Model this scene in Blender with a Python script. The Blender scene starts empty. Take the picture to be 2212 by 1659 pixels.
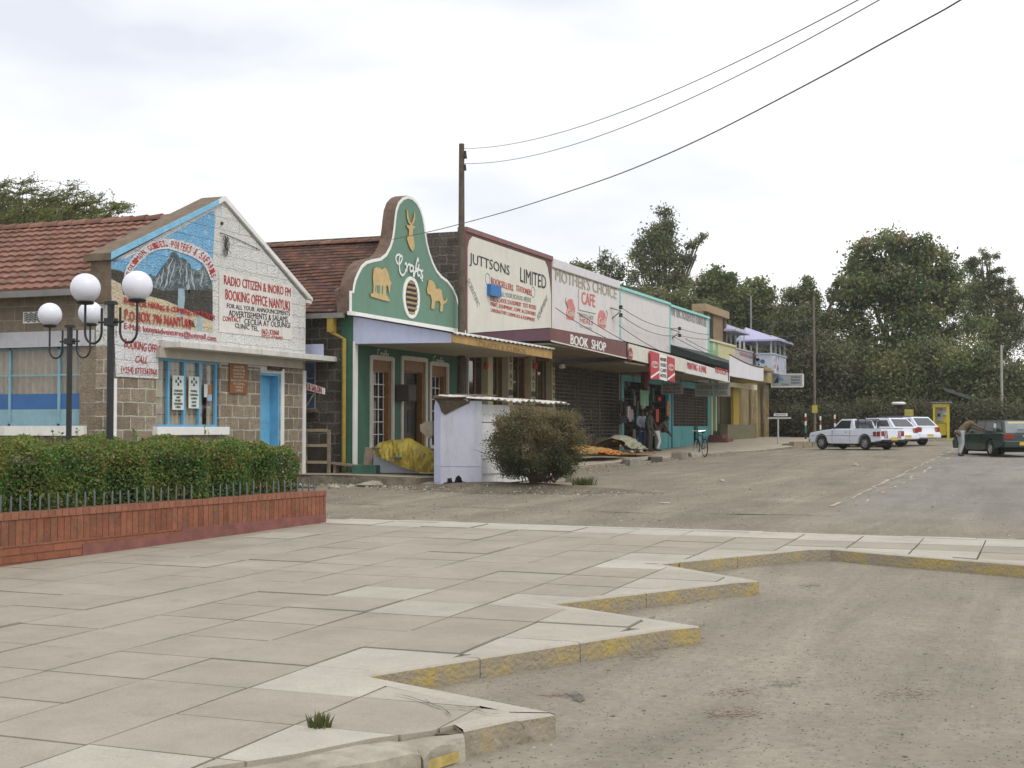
import bpy, math, random
from mathutils import Vector, Matrix
random.seed(7)
R=math.radians
S=bpy.context.scene
# ---------------------------------------------------------------- camera, sky, sun, exposure
F=2957.;CX,CY=1106.,829.5;YAW=R(21.4);P=math.atan((925-829.5)/2957);CZ=1.75
cd=bpy.data.cameras.new('camera');cam=bpy.data.objects.new('camera',cd);S.collection.objects.link(cam);S.camera=cam
cd.sensor_width=36;cd.lens=F/2212*36;cd.clip_end=3000;cd.clip_start=.1
cam.location=(0,0,CZ);cam.rotation_euler=(R(90)+P,0,YAW)
SUN_EL,SUN_AZ=R(52),R(118)      # azimuth from +Y towards +X
W=bpy.data.worlds.new('World');S.world=W;W.use_nodes=True
wn=W.node_tree.nodes;wl=W.node_tree.links;wn.clear()
wo=wn.new('ShaderNodeOutputWorld');bg=wn.new('ShaderNodeBackground')
sky=wn.new('ShaderNodeTexSky');sky.sky_type='NISHITA';sky.sun_disc=False;sky.sun_elevation=SUN_EL;sky.sun_rotation=SUN_AZ
sc=wn.new('ShaderNodeVectorMath');sc.operation='SCALE';sc.inputs['Scale'].default_value=.12
tc=wn.new('ShaderNodeTexCoord');mp=wn.new('ShaderNodeMapping');mp.inputs['Scale'].default_value=(1,1,3.2);mp.inputs['Rotation'].default_value=(.35,.1,.9)
nz=wn.new('ShaderNodeTexNoise');nz.inputs['Scale'].default_value=1.9;nz.inputs['Detail'].default_value=5;nz.inputs['Roughness'].default_value=.5
cr=wn.new('ShaderNodeValToRGB');cr.color_ramp.elements[0].position=.37;cr.color_ramp.elements[0].color=(.80,.83,.90,1)
cr.color_ramp.elements[1].position=.56;cr.color_ramp.elements[1].color=(1.22,1.21,1.2,1)
mx=wn.new('ShaderNodeMix');mx.data_type='RGBA';mx.inputs['Factor'].default_value=.9
wl.new(tc.outputs['Generated'],mp.inputs['Vector']);wl.new(mp.outputs[0],nz.inputs['Vector']);wl.new(nz.outputs['Fac'],cr.inputs[0])
wl.new(sky.outputs[0],sc.inputs[0]);wl.new(sc.outputs[0],mx.inputs['A']);wl.new(cr.outputs[0],mx.inputs['B'])
wl.new(mx.outputs['Result'],bg.inputs[0]);bg.inputs[1].default_value=1.0;wl.new(bg.outputs[0],wo.inputs[0])
sl=bpy.data.lights.new('sun','SUN');so=bpy.data.objects.new('sun',sl);S.collection.objects.link(so)
sl.energy=1.15;sl.angle=R(14);sl.color=(1,.94,.83)
so.rotation_euler=Vector((math.sin(SUN_AZ)*math.cos(SUN_EL),math.cos(SUN_AZ)*math.cos(SUN_EL),math.sin(SUN_EL))).to_track_quat('Z','Y').to_euler()
S.view_settings.view_transform='Standard';S.view_settings.look='None';S.view_settings.exposure=.14;S.view_settings.gamma=1
S.render.engine='CYCLES'
# ---------------------------------------------------------------- survey helpers (sight line -> point on a real plane)
fw=(-math.sin(YAW)*math.cos(P),math.cos(YAW)*math.cos(P),math.sin(P));rt=(math.cos(YAW),math.sin(YAW),0)
up=(rt[1]*fw[2]-rt[2]*fw[1],rt[2]*fw[0]-rt[0]*fw[2],rt[0]*fw[1]-rt[1]*fw[0])
def ray(u,v):
    a=(u-CX)/F;b=(CY-v)/F
    return tuple(fw[i]+a*rt[i]+b*up[i] for i in range(3))
def wx(u,v,X):
    d=ray(u,v);t=X/d[0];return (X,d[1]*t,CZ+d[2]*t)
def wy(u,v,Y):
    d=ray(u,v);t=Y/d[1];return (d[0]*t,Y,CZ+d[2]*t)
def sm(t): t=max(0,min(1,t));return t*t*(3-2*t)
def gz(x,y): return .0154*min(y,130)-.0043*max(-40,min(40,x))
def street(x,y): return gz(x,y)-.15-sm((-x-4)/9)*max(0,min(1,(y-38)/29))*.16
def GS(u,v):
    d=ray(u,v);h=0;x=y=z=0
    for i in range(12):
        t=(h-CZ)/(d[2]-.0154*d[1]+.0043*d[0]);x,y=d[0]*t,d[1]*t;h=street(x,y)-gz(x,y)
    return (x,y,street(x,y))
PFT=[(20,.5),(31,.62),(38,.68),(50,.74),(60,.79),(66,.93),(72,1.1),(80,1.16),(95,1.35)]
def pf(y):
    if y<=PFT[0][0]: return PFT[0][1]
    for (a,b),(c,d) in zip(PFT,PFT[1:]):
        if y<=c: return b+(d-b)*(y-a)/(c-a)
    return PFT[-1][1]
# ---------------------------------------------------------------- materials
MC={}
def nt(name):
    m=bpy.data.materials.new(name);m.use_nodes=True;n=m.node_tree.nodes;b=n['Principled BSDF'];return m,n,m.node_tree.links,b
def c4(c): return (c[0],c[1],c[2],1)
def M(name,col=(.3,.3,.3),rough=.75,var=.18,scale=3.,bump=.0,bscale=40,metal=0,dirt=None,dscale=1.2,dlo=.5,dhi=.7,spec=.4):
    if name in MC: return MC[name]
    m,n,l,b=nt(name)
    t=n.new('ShaderNodeTexCoord');nz=n.new('ShaderNodeTexNoise');nz.inputs['Scale'].default_value=scale;nz.inputs['Detail'].default_value=6;nz.inputs['Roughness'].default_value=.65
    g=n.new('ShaderNodeNewGeometry');l.new(g.outputs['Position'],nz.inputs['Vector'])
    r=n.new('ShaderNodeValToRGB');r.color_ramp.elements[0].position=.3;r.color_ramp.elements[1].position=.7
    r.color_ramp.elements[0].color=c4([x*(1-var) for x in col]);r.color_ramp.elements[1].color=c4([min(1,x*(1+var)) for x in col])
    l.new(nz.outputs['Fac'],r.inputs[0]);out=r.outputs[0]
    if dirt:
        dn=n.new('ShaderNodeTexNoise');dn.inputs['Scale'].default_value=dscale;dn.inputs['Detail'].default_value=8;dn.inputs['Roughness'].default_value=.7;mpp_=n.new('ShaderNodeVectorMath');mpp_.operation='MULTIPLY';mpp_.inputs[1].default_value=(1.5,1.5,.38);l.new(g.outputs['Position'],mpp_.inputs[0]);l.new(mpp_.outputs[0],dn.inputs['Vector'])
        dr=n.new('ShaderNodeValToRGB');dr.color_ramp.elements[0].position=dlo;dr.color_ramp.elements[1].position=dhi;l.new(dn.outputs['Fac'],dr.inputs[0])
        x=n.new('ShaderNodeMix');x.data_type='RGBA';l.new(dr.outputs[0],x.inputs['Factor']);l.new(out,x.inputs['A']);x.inputs['B'].default_value=c4(dirt);out=x.outputs['Result']
    l.new(out,b.inputs['Base Color'])
    b.inputs['Roughness'].default_value=rough;b.inputs['Metallic'].default_value=metal;b.inputs['Specular IOR Level'].default_value=spec
    if bump:
        bn=n.new('ShaderNodeTexNoise');bn.inputs['Scale'].default_value=bscale;bn.inputs['Detail'].default_value=5;l.new(g.outputs['Position'],bn.inputs['Vector'])
        bp=n.new('ShaderNodeBump');bp.inputs['Strength'].default_value=1;bp.inputs['Distance'].default_value=bump;l.new(bn.outputs['Fac'],bp.inputs['Height']);l.new(bp.outputs[0],b.inputs['Normal'])
    MC[name]=m;return m
def BR(name,c1,c2,mortar,bw,bh,ms=.012,off=.5,rough=.85,bump=.012,wob=.02,dirt=None,squash=1,dlo=.5,dhi=.7,nb=.006,var=.35,dscale=1.5,vary=6):
    if name in MC: return MC[name]
    m,n,l,b=nt(name)
    uv=n.new('ShaderNodeUVMap');g=n.new('ShaderNodeNewGeometry')
    wn_=n.new('ShaderNodeTexNoise');wn_.inputs['Scale'].default_value=4;wn_.inputs['Detail'].default_value=3;l.new(g.outputs['Position'],wn_.inputs['Vector'])
    s=n.new('ShaderNodeVectorMath');s.operation='SUBTRACT';s.inputs[1].default_value=(.5,.5,.5);l.new(wn_.outputs['Color'],s.inputs[0])
    s2=n.new('ShaderNodeVectorMath');s2.operation='SCALE';s2.inputs['Scale'].default_value=wob*2;l.new(s.outputs[0],s2.inputs[0])
    a=n.new('ShaderNodeVectorMath');a.operation='ADD';l.new(uv.outputs[0],a.inputs[0]);l.new(s2.outputs[0],a.inputs[1])
    k=n.new('ShaderNodeTexBrick');k.offset=off;k.squash=squash;k.inputs['Scale'].default_value=1;k.inputs['Brick Width'].default_value=bw;k.inputs['Row Height'].default_value=bh
    k.inputs['Mortar Size'].default_value=ms;k.inputs['Mortar Smooth'].default_value=.15;k.inputs['Bias'].default_value=0
    k.inputs['Color1'].default_value=c4(c1);k.inputs['Color2'].default_value=c4(c2);k.inputs['Mortar'].default_value=c4(mortar)
    l.new(a.outputs[0],k.inputs['Vector'])
    v=n.new('ShaderNodeTexNoise');v.inputs['Scale'].default_value=vary;v.inputs['Detail'].default_value=8;v.inputs['Roughness'].default_value=.7;l.new(g.outputs['Position'],v.inputs['Vector'])
    mr=n.new('ShaderNodeMapRange');mr.inputs['From Min'].default_value=.25;mr.inputs['From Max'].default_value=.75;mr.inputs['To Min'].default_value=1-var;mr.inputs['To Max'].default_value=1+var;l.new(v.outputs['Fac'],mr.inputs['Value'])
    x=n.new('ShaderNodeVectorMath');x.operation='SCALE';l.new(k.outputs['Color'],x.inputs[0]);l.new(mr.outputs[0],x.inputs['Scale']);out=x.outputs[0]
    if dirt:
        dn=n.new('ShaderNodeTexNoise');dn.inputs['Scale'].default_value=dscale;dn.inputs['Detail'].default_value=8;dn.inputs['Roughness'].default_value=.7;l.new(g.outputs['Position'],dn.inputs['Vector'])
        dr=n.new('ShaderNodeValToRGB');dr.color_ramp.elements[0].position=dlo;dr.color_ramp.elements[1].position=dhi;l.new(dn.outputs['Fac'],dr.inputs[0])
        y=n.new('ShaderNodeMix');y.data_type='RGBA';l.new(dr.outputs[0],y.inputs['Factor']);l.new(out,y.inputs['A']);y.inputs['B'].default_value=c4(dirt);out=y.outputs['Result']
    l.new(out,b.inputs['Base Color']);b.inputs['Roughness'].default_value=rough;b.inputs['Specular IOR Level'].default_value=.25
    h=n.new('ShaderNodeMath');h.operation='MULTIPLY';h.inputs[1].default_value=-1;l.new(k.outputs['Fac'],h.inputs[0])
    b1=n.new('ShaderNodeBump');b1.inputs['Distance'].default_value=bump;l.new(h.outputs[0],b1.inputs['Height'])
    n2=n.new('ShaderNodeTexNoise');n2.inputs['Scale'].default_value=22;n2.inputs['Detail'].default_value=6;l.new(g.outputs['Position'],n2.inputs['Vector'])
    b2=n.new('ShaderNodeBump');b2.inputs['Distance'].default_value=nb*3;l.new(n2.outputs['Fac'],b2.inputs['Height']);l.new(b1.outputs[0],b2.inputs['Normal']);l.new(b2.outputs[0],b.inputs['Normal'])
    MC[name]=m;return m
def LEAF(name,cols,rough=.6):
    if name in MC: return MC[name]
    m,n,l,b=nt(name);uv=n.new('ShaderNodeUVMap');sp=n.new('ShaderNodeSeparateXYZ');l.new(uv.outputs[0],sp.inputs[0])
    r=n.new('ShaderNodeValToRGB');e=r.color_ramp.elements
    while len(e)<len(cols): e.new(.5)
    for i,c in enumerate(cols): e[i].position=i/(len(cols)-1);e[i].color=c4(c)
    l.new(sp.outputs[0],r.inputs[0]);l.new(r.outputs[0],b.inputs['Base Color']);b.inputs['Roughness'].default_value=rough;b.inputs['Specular IOR Level'].default_value=.25
    tr=n.new('ShaderNodeBsdfTranslucent');l.new(r.outputs[0],tr.inputs[0]);ms=n.new('ShaderNodeMixShader');ms.inputs[0].default_value=.32
    l.new(b.outputs[0],ms.inputs[1]);l.new(tr.outputs[0],ms.inputs[2]);l.new(ms.outputs[0],n['Material Output'].inputs[0]);MC[name]=m;return m
def glass(name,tint=(.8,.85,.85),refl=.12):
    if name in MC: return MC[name]
    m,n,l,b=nt(name);n.remove(b);t=n.new('ShaderNodeBsdfTransparent');t.inputs[0].default_value=c4(tint);g=n.new('ShaderNodeBsdfGlossy');g.inputs['Roughness'].default_value=.03
    f=n.new('ShaderNodeFresnel');f.inputs[0].default_value=1.5;a=n.new('ShaderNodeMath');a.operation='ADD';a.inputs[1].default_value=refl*.5;l.new(f.outputs[0],a.inputs[0])
    gg=n.new('ShaderNodeNewGeometry');iv=n.new('ShaderNodeMath');iv.operation='SUBTRACT';iv.inputs[0].default_value=1;l.new(gg.outputs['Backfacing'],iv.inputs[1]);ml=n.new('ShaderNodeMath');ml.operation='MULTIPLY';l.new(a.outputs[0],ml.inputs[0]);l.new(iv.outputs[0],ml.inputs[1])
    x=n.new('ShaderNodeMixShader');l.new(ml.outputs[0],x.inputs[0]);l.new(t.outputs[0],x.inputs[1]);l.new(g.outputs[0],x.inputs[2]);l.new(x.outputs[0],n['Material Output'].inputs[0]);MC[name]=m;return m
# ---------------------------------------------------------------- mesh builder
class MB:
    def __init__(s): s.v=[];s.f=[];s.m=[];s.c=[]
    def face(s,pts,m=0,c=None):
        i=len(s.v);s.v+= [tuple(p) for p in pts];s.f.append(tuple(range(i,i+len(pts))));s.m.append(m);s.c.append(c)
    def box(s,x0,x1,y0,y1,z0,z1,m=0):
        if x0>x1:x0,x1=x1,x0
        if y0>y1:y0,y1=y1,y0
        if z0>z1:z0,z1=z1,z0
        i=len(s.v);s.v+=[(x0,y0,z0),(x1,y0,z0),(x1,y1,z0),(x0,y1,z0),(x0,y0,z1),(x1,y0,z1),(x1,y1,z1),(x0,y1,z1)]
        for f in ((0,3,2,1),(4,5,6,7),(0,1,5,4),(1,2,6,5),(2,3,7,6),(3,0,4,7)): s.f.append(tuple(i+k for k in f));s.m.append(m);s.c.append(None)
        return s
    def prism(s,pts,dv,m=0,mside=None):
        """pts: 3d polygon, dv: extrusion vector"""
        n=len(pts);i=len(s.v);s.v+=[tuple(p) for p in pts]+[tuple(p[k]+dv[k] for k in range(3)) for p in pts]
        nor=Vector((0,0,0))
        for a in range(n):
            p,q=Vector(pts[a]),Vector(pts[(a+1)%n]);nor+=p.cross(q)
        flip=nor.dot(Vector(dv))>0
        a=tuple(range(i,i+n));b=tuple(range(i+n,i+2*n))
        s.f+= [a[::-1],b] if flip else [a,b[::-1]];s.m+=[m,m];s.c+=[None,None]
        for k in range(n):
            q=(a[k],a[(k+1)%n],b[(k+1)%n],b[k]);s.f.append(q if flip else q[::-1]);s.m.append(m if mside is None else mside);s.c.append(None)
        return s
    def ring(s,outer,inner,dv,m=0):
        n=len(outer)
        for k in range(n):
            s.prism([outer[k],outer[(k+1)%n],inner[(k+1)%n],inner[k]],dv,m)
        return s
    def strip(s,left,right,dv,m=0):
        for k in range(len(left)-1): s.prism([left[k],left[k+1],right[k+1],right[k]],dv,m)
        return s
    def tube(s,pts,r,n=6,m=0,cap=True):
        pts=[Vector(p) for p in pts];rr=r if isinstance(r,(list,tuple)) else [r]*len(pts);i0=len(s.v);ref=None
        for k,p in enumerate(pts):
            d=(pts[min(k+1,len(pts)-1)]-pts[max(k-1,0)])
            d=d.normalized() if d.length>1e-9 else Vector((0,0,1))
            if ref is None: ref=Vector((0,0,1)) if abs(d.z)<.9 else Vector((1,0,0))
            a=d.cross(ref).normalized();b=a.cross(d).normalized();ref=b
            for j in range(n):
                t=2*math.pi*j/n;q=p+(a*math.cos(t)+b*math.sin(t))*rr[k];s.v.append(tuple(q))
        for k in range(len(pts)-1):
            for j in range(n):
                q=(i0+k*n+j,i0+k*n+(j+1)%n,i0+(k+1)*n+(j+1)%n,i0+(k+1)*n+j);s.f.append(q[::-1]);s.m.append(m);s.c.append(None)
        if cap:
            s.f.append(tuple(i0+j for j in range(n)));s.f.append(tuple(i0+(len(pts)-1)*n+j for j in range(n))[::-1]);s.m+=[m,m];s.c+=[None,None]
        return s
    def lathe(s,c,prof,n=20,m=0):
        """prof: (r,z) list bottom to top about vertical axis at c"""
        i0=len(s.v)
        for r,z in prof:
            for j in range(n):
                t=2*math.pi*j/n;s.v.append((c[0]+r*math.cos(t),c[1]+r*math.sin(t),c[2]+z))
        for k in range(len(prof)-1):
            for j in range(n):
                s.f.append((i0+k*n+j,i0+k*n+(j+1)%n,i0+(k+1)*n+(j+1)%n,i0+(k+1)*n+j));s.m.append(m);s.c.append(None)
        return s
    def sphere(s,c,r,n=16,m=0,sz=(1,1,1)):
        i0=len(s.v);h=n//2
        for k in range(h+1):
            a=-math.pi/2+math.pi*k/h
            for j in range(n):
                t=2*math.pi*j/n;s.v.append((c[0]+r*sz[0]*math.cos(a)*math.cos(t),c[1]+r*sz[1]*math.cos(a)*math.sin(t),c[2]+r*sz[2]*math.sin(a)))
        for k in range(h):
            for j in range(n): s.f.append((i0+k*n+j,i0+k*n+(j+1)%n,i0+(k+1)*n+(j+1)%n,i0+(k+1)*n+j));s.m.append(m);s.c.append(None)
        return s
    def build(s,name,mats,parent=None,smooth=False,local=False,bevel=0,uvr=False):
        if not isinstance(mats,(list,tuple)): mats=[mats]
        o=(0,0,0)
        if parent is not None and not local:
            q=parent
            while q: o=tuple(o[k]+q.location[k] for k in range(3));q=q.parent
        me=bpy.data.meshes.new(name);me.from_pydata([(p[0]-o[0],p[1]-o[1],p[2]-o[2]) for p in s.v],[],s.f)
        for m in mats: me.materials.append(m)
        me.polygons.foreach_set('material_index',s.m)
        uv=me.uv_layers.new(name='UVMap');
        V=s.v;U=[]
        for p in me.polygons:
            cc=s.c[p.index]
            if cc is not None:
                for _ in p.vertices: U+=[cc[0],cc[1]]
                continue
            nn=p.normal;ax=max(range(3),key=lambda k:abs(nn[k]))
            for i in p.vertices:
                q=V[i];U+= [q[1],q[2]] if ax==0 else ([q[0],q[2]] if ax==1 else [q[0],q[1]])
        uv.data.foreach_set('uv',U)
        if smooth: me.polygons.foreach_set('use_smooth',[True]*len(me.polygons))
        me.update();ob=bpy.data.objects.new(name,me);S.collection.objects.link(ob)
        if parent is not None: ob.parent=parent
        if bevel:
            bm=ob.modifiers.new('bevel','BEVEL');bm.width=bevel;bm.segments=2;bm.limit_method='ANGLE'
        return ob
def tag(o,label=None,cat=None,group=None,kind=None):
    if label:o['label']=label
    if cat:o['category']=cat
    if group:o['group']=group
    if kind:o['kind']=kind
    return o
def thing(name,label,cat,loc=(0,0,0),rz=0,group=None):
    o=bpy.data.objects.new(name,None);S.collection.objects.link(o);o.location=loc;o.rotation_euler=(0,0,rz);o.empty_display_size=.2
    return tag(o,label,cat,group)
def copy_tree(o,parent=None):
    c=o.copy();S.collection.objects.link(c)
    if parent: c.parent=parent
    for ch in list(o.children): copy_tree(ch,c)
    return c
def struct(o): o['kind']='structure';return o
# lettering -----------------------------------------------------
def text_geo(s,bold=.0,shear=0,sp=1.):
    cu=bpy.data.curves.new('t','FONT');cu.body=s;cu.offset=0;cu.shear=shear;cu.resolution_u=2;cu.space_character=sp
    ob=bpy.data.objects.new('t',cu);me=bpy.data.meshes.new_from_object(ob)
    v=[tuple(p.co) for p in me.vertices];f=[tuple(p.vertices) for p in me.polygons]
    bpy.data.objects.remove(ob);bpy.data.curves.remove(cu);bpy.data.meshes.remove(me);return v,f
def text(s,bl,br,tl,nrm,mat,parent,bold=.012,shear=0,off=.006,name='lettering',jit=.022,sp=1.,build=True,mb=None):
    """affine fit of a line of writing to the corners bl, br, tl (world points)"""
    v,f=text_geo(s,bold,shear,sp);xs=[p[0] for p in v];ys=[p[1] for p in v];x0,x1,y0,y1=min(xs),max(xs),min(ys),max(ys)
    b=Vector(bl);U=Vector(br)-b;T=Vector(tl)-b;N=Vector(nrm);mb=mb or MB()
    for k,dx in enumerate((0,bold*1.6,-bold*1.6,bold*.8) if bold>.006 else (0,)):
        i=len(mb.v);O=N*(off+.0014*k)
        for p in v:
            a=(p[0]+dx-x0)/(x1-x0);c=(p[1]-y0)/(y1-y0)
            if jit: c+=jit*math.sin(a*23+1.3)+jit*.6*math.sin(a*61)
            mb.v.append(tuple(b+U*a+T*c+O))
        for q in f: mb.f.append(tuple(i+k2 for k2 in q));mb.m.append(0);mb.c.append(None)
    if build: return mb.build(name,mat,parent)
def strokes(lines,r,nrm,mat,parent,name='lettering',off=.008):
    """hand painted strokes: ribbons on the wall along the given world polylines"""
    mb=MB();N=Vector(nrm)
    k=0
    for L in lines:
        P_=[Vector(p)+N*off for p in L];
        for a,b in zip(P_,P_[1:]):
            d=(b-a)
            if d.length<1e-6: continue
            d=d.normalized();t=N.cross(d).normalized()*r;e=d*r*.6;k+=1;a=a+N*(.0006*k);b=b+N*(.0006*k)
            mb.face([a-t-e,b-t+e,b+t+e,a+t-e]);
    return mb.build(name,mat,parent)
def smoothline(p,n=4):
    out=[]
    for i in range(len(p)-1):
        a,b,c,d=[Vector(p[max(0,min(len(p)-1,k))]) for k in (i-1,i,i+1,i+2)]
        for j in range(n):
            t=j/n;out.append(tuple(.5*((2*b)+(c-a)*t+(2*a-5*b+4*c-d)*t*t+(3*b-a-3*c+d)*t**3)))
    out.append(tuple(p[-1]));return out
X1=(1,0,0);YN=(0,-1,0)
# ---------------------------------------------------------------- common materials
m_white=M('white_paint',(.72,.72,.68),.7,.1,2.5,dirt=(.38,.36,.31),dscale=2.3,dlo=.52,dhi=.85)
m_whitep=M('clean_white_paint',(.78,.78,.76),.6,.06,3)
m_red=M('red_lettering_paint',(.42,.035,.035),.7,.35,9)
m_black=M('black_lettering_paint',(.03,.03,.035),.6,.3,9)
m_grey_l=M('faded_grey_lettering',(.33,.33,.30),.8,.35,12)
m_wood=M('weathered_wood',(.23,.19,.14),.85,.35,7,bump=.004)
m_darkmetal=M('dark_painted_metal',(.022,.024,.026),.45,.3,20)
m_conc=M('pale_concrete',(.43,.41,.35),.9,.12,2.2,bump=.004,bscale=60,dirt=(.27,.25,.21),dlo=.5,dhi=.8)
m_conc2=M('grey_concrete',(.25,.23,.19),.9,.25,5,bump=.012,bscale=18,dirt=(.16,.14,.11))
m_dirt=M('packed_dirt',(.2,.17,.13),.95,.3,4,bump=.01)
g_clear=glass('window_glass',(.95,.95,.95),.02)
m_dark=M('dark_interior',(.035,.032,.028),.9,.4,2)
# ================================================================ GROUND, ROADS, PLAZA
def grid(xs,ys,zf,name,mat,kind='structure'):
    mb=MB();nx=len(xs)
    mb.v=[(x,y,zf(x,y)) for y in ys for x in xs]
    for j in range(len(ys)-1):
        for i in range(nx-1):
            a=j*nx+i;mb.f.append((a,a+1,a+1+nx,a+nx));mb.m.append(0);mb.c.append(None)
    o=mb.build(name,mat,smooth=True);o['kind']=kind;return o
def rng(a,b,s):
    n=max(1,int(round((b-a)/s)));return [a+(b-a)*i/n for i in range(n+1)]
# gravelly ground material with pebbles, worn patches
def gravel_mat(name,c_lo,c_hi,c_st,patch,peb=26,bumpd=.012,blend=None):
    m,n,l,b=nt(name);g=n.new('ShaderNodeNewGeometry')
    def noise(s,d=6,r=.6):
        x=n.new('ShaderNodeTexNoise');x.inputs['Scale'].default_value=s;x.inputs['Detail'].default_value=d;x.inputs['Roughness'].default_value=r;l.new(g.outputs['Position'],x.inputs['Vector']);return x
    def ramp(src,a,bb,ca=(0,0,0),cb=(1,1,1)):
        x=n.new('ShaderNodeValToRGB');x.color_ramp.elements[0].position=a;x.color_ramp.elements[1].position=bb;x.color_ramp.elements[0].color=c4(ca);x.color_ramp.elements[1].color=c4(cb);l.new(src,x.inputs[0]);return x.outputs[0]
    def mix(f,a,bb):
        x=n.new('ShaderNodeMix');x.data_type='RGBA';l.new(f,x.inputs['Factor'])
        if isinstance(a,tuple): x.inputs['A'].default_value=c4(a)
        else: l.new(a,x.inputs['A'])
        if isinstance(bb,tuple): x.inputs['B'].default_value=c4(bb)
        else: l.new(bb,x.inputs['B'])
        return x.outputs['Result']
    big=noise(.35,7,.62);fine=noise(14,8,.75)
    base=ramp(fine.outputs['Fac'],.3,.7,c_lo,c_hi)
    pt=ramp(big.outputs['Fac'],.56,.66);med=noise(1.7,8,.7)
    base=mix(ramp(med.outputs['Fac'],.58,.72),base,patch)
    base=mix(pt,base,tuple(x*.9 for x in c_hi))
    if blend:   # crumbled edge: the same gravel spread thinly over the tarmac, in ragged tongues
        gc=ramp(fine.outputs['Fac'],.3,.7,blend[0],blend[1]);gc=mix(ramp(med.outputs['Fac'],.58,.72),gc,blend[2])
        sp=n.new('ShaderNodeSeparateXYZ');l.new(g.outputs['Position'],sp.inputs[0])
        def mr(src,a,b_):
            q=n.new('ShaderNodeMapRange');q.inputs['From Min'].default_value=a;q.inputs['From Max'].default_value=b_;l.new(src,q.inputs['Value']);return q.outputs[0]
        ed=noise(.9,9,.7);m1=n.new('ShaderNodeMath');m1.operation='MULTIPLY_ADD';m1.inputs[1].default_value=1.9;l.new(ed.outputs['Fac'],m1.inputs[0]);l.new(sp.outputs[0],m1.inputs[2])
        f1=mr(m1.outputs[0],-3.05,-2.3);m2=n.new('ShaderNodeMath');m2.operation='MULTIPLY_ADD';m2.inputs[1].default_value=9;l.new(ed.outputs['Fac'],m2.inputs[0]);l.new(sp.outputs[1],m2.inputs[2]);f2=mr(m2.outputs[0],25,32)
        m3_=n.new('ShaderNodeMath');m3_.operation='MULTIPLY';l.new(f1,m3_.inputs[0]);l.new(f2,m3_.inputs[1]);base=mix(m3_.outputs[0],gc,base)
    dv=n.new('ShaderNodeVectorMath');dv.operation='MULTIPLY';dv.inputs[1].default_value=(1.3,.16,1);l.new(g.outputs['Position'],dv.inputs[0])
    dn_=n.new('ShaderNodeTexNoise');dn_.inputs['Scale'].default_value=1.0;dn_.inputs['Detail'].default_value=7;dn_.inputs['Roughness'].default_value=.65;dn_.inputs['Distortion'].default_value=.6;l.new(dv.outputs[0],dn_.inputs['Vector'])
    dm=n.new('ShaderNodeMapRange');dm.inputs['From Min'].default_value=.32;dm.inputs['From Max'].default_value=.68;dm.inputs['To Min'].default_value=.78;dm.inputs['To Max'].default_value=1.14;l.new(dn_.outputs['Fac'],dm.inputs['Value'])
    wd_=noise(.55,9,.72);dm2=n.new('ShaderNodeMapRange');dm2.inputs['From Min'].default_value=.3;dm2.inputs['From Max'].default_value=.7;dm2.inputs['To Min'].default_value=.84;dm2.inputs['To Max'].default_value=1.14;l.new(wd_.outputs['Fac'],dm2.inputs['Value'])
    dmm=n.new('ShaderNodeMath');dmm.operation='MULTIPLY';l.new(dm.outputs[0],dmm.inputs[0]);l.new(dm2.outputs[0],dmm.inputs[1])
    ds=n.new('ShaderNodeVectorMath');ds.operation='SCALE';l.new(base,ds.inputs[0]);l.new(dmm.outputs[0],ds.inputs['Scale']);base=ds.outputs[0]
    v=n.new('ShaderNodeTexVoronoi');v.inputs['Scale'].default_value=peb;l.new(g.outputs['Position'],v.inputs['Vector'])
    st=ramp(v.outputs['Distance'],.16,.30,(1,1,1),(0,0,0));sel=n.new('ShaderNodeSeparateColor');l.new(v.outputs['Color'],sel.inputs[0])
    pick=ramp(sel.outputs[0],.55,.6);mm=n.new('ShaderNodeMath');mm.operation='MULTIPLY';l.new(st,mm.inputs[0]);l.new(pick,mm.inputs[1])
    dk=ramp(sel.outputs[1],.45,.55,tuple(x*.35 for x in c_lo),c_st)
    base=mix(mm.outputs[0],base,dk)
    v2=n.new('ShaderNodeTexVoronoi');v2.inputs['Scale'].default_value=peb/5;l.new(g.outputs['Position'],v2.inputs['Vector'])
    s2=n.new('ShaderNodeSeparateColor');l.new(v2.outputs['Color'],s2.inputs[0]);p2=ramp(s2.outputs[0],.8,.82);d2=ramp(v2.outputs['Distance'],.1,.16,(1,1,1),(0,0,0))
    m3=n.new('ShaderNodeMath');m3.operation='MULTIPLY';l.new(p2,m3.inputs[0]);l.new(d2,m3.inputs[1])
    base=mix(m3.outputs[0],base,(.07,.06,.05))
    l.new(base,b.inputs['Base Color']);b.inputs['Roughness'].default_value=.93;b.inputs['Specular IOR Level'].default_value=.2
    h=n.new('ShaderNodeMath');h.operation='ADD';l.new(fine.outputs['Fac'],h.inputs[0]);l.new(mm.outputs[0],h.inputs[1])
    bp=n.new('ShaderNodeBump');bp.inputs['Distance'].default_value=bumpd;l.new(h.outputs[0],bp.inputs['Height']);l.new(bp.outputs[0],b.inputs['Normal']);return m
m_ground=gravel_mat('gravel_ground',(.165,.145,.105),(.31,.275,.215),(.36,.33,.28),(.255,.215,.155))
m_bay=gravel_mat('worn_bay_asphalt',(.215,.192,.15),(.32,.288,.232),(.36,.33,.28),(.28,.24,.185),peb=34,bumpd=.006)
m_road=gravel_mat('old_asphalt',(.20,.19,.165),(.27,.255,.225),(.31,.29,.25),(.23,.205,.165),peb=36,bumpd=.006,blend=((.165,.145,.105),(.31,.275,.215),(.255,.215,.155)))
xs=[-900,-300,-120,-70]+rng(-50,8,1.)+[14,24,50,120,300,900];ys=[-200,-60,-20]+rng(-6,75,1.)+rng(78,130,4)+[160,250,500,1500]
grid(xs,ys,street,'ground',m_ground)
random.seed(3)
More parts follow.
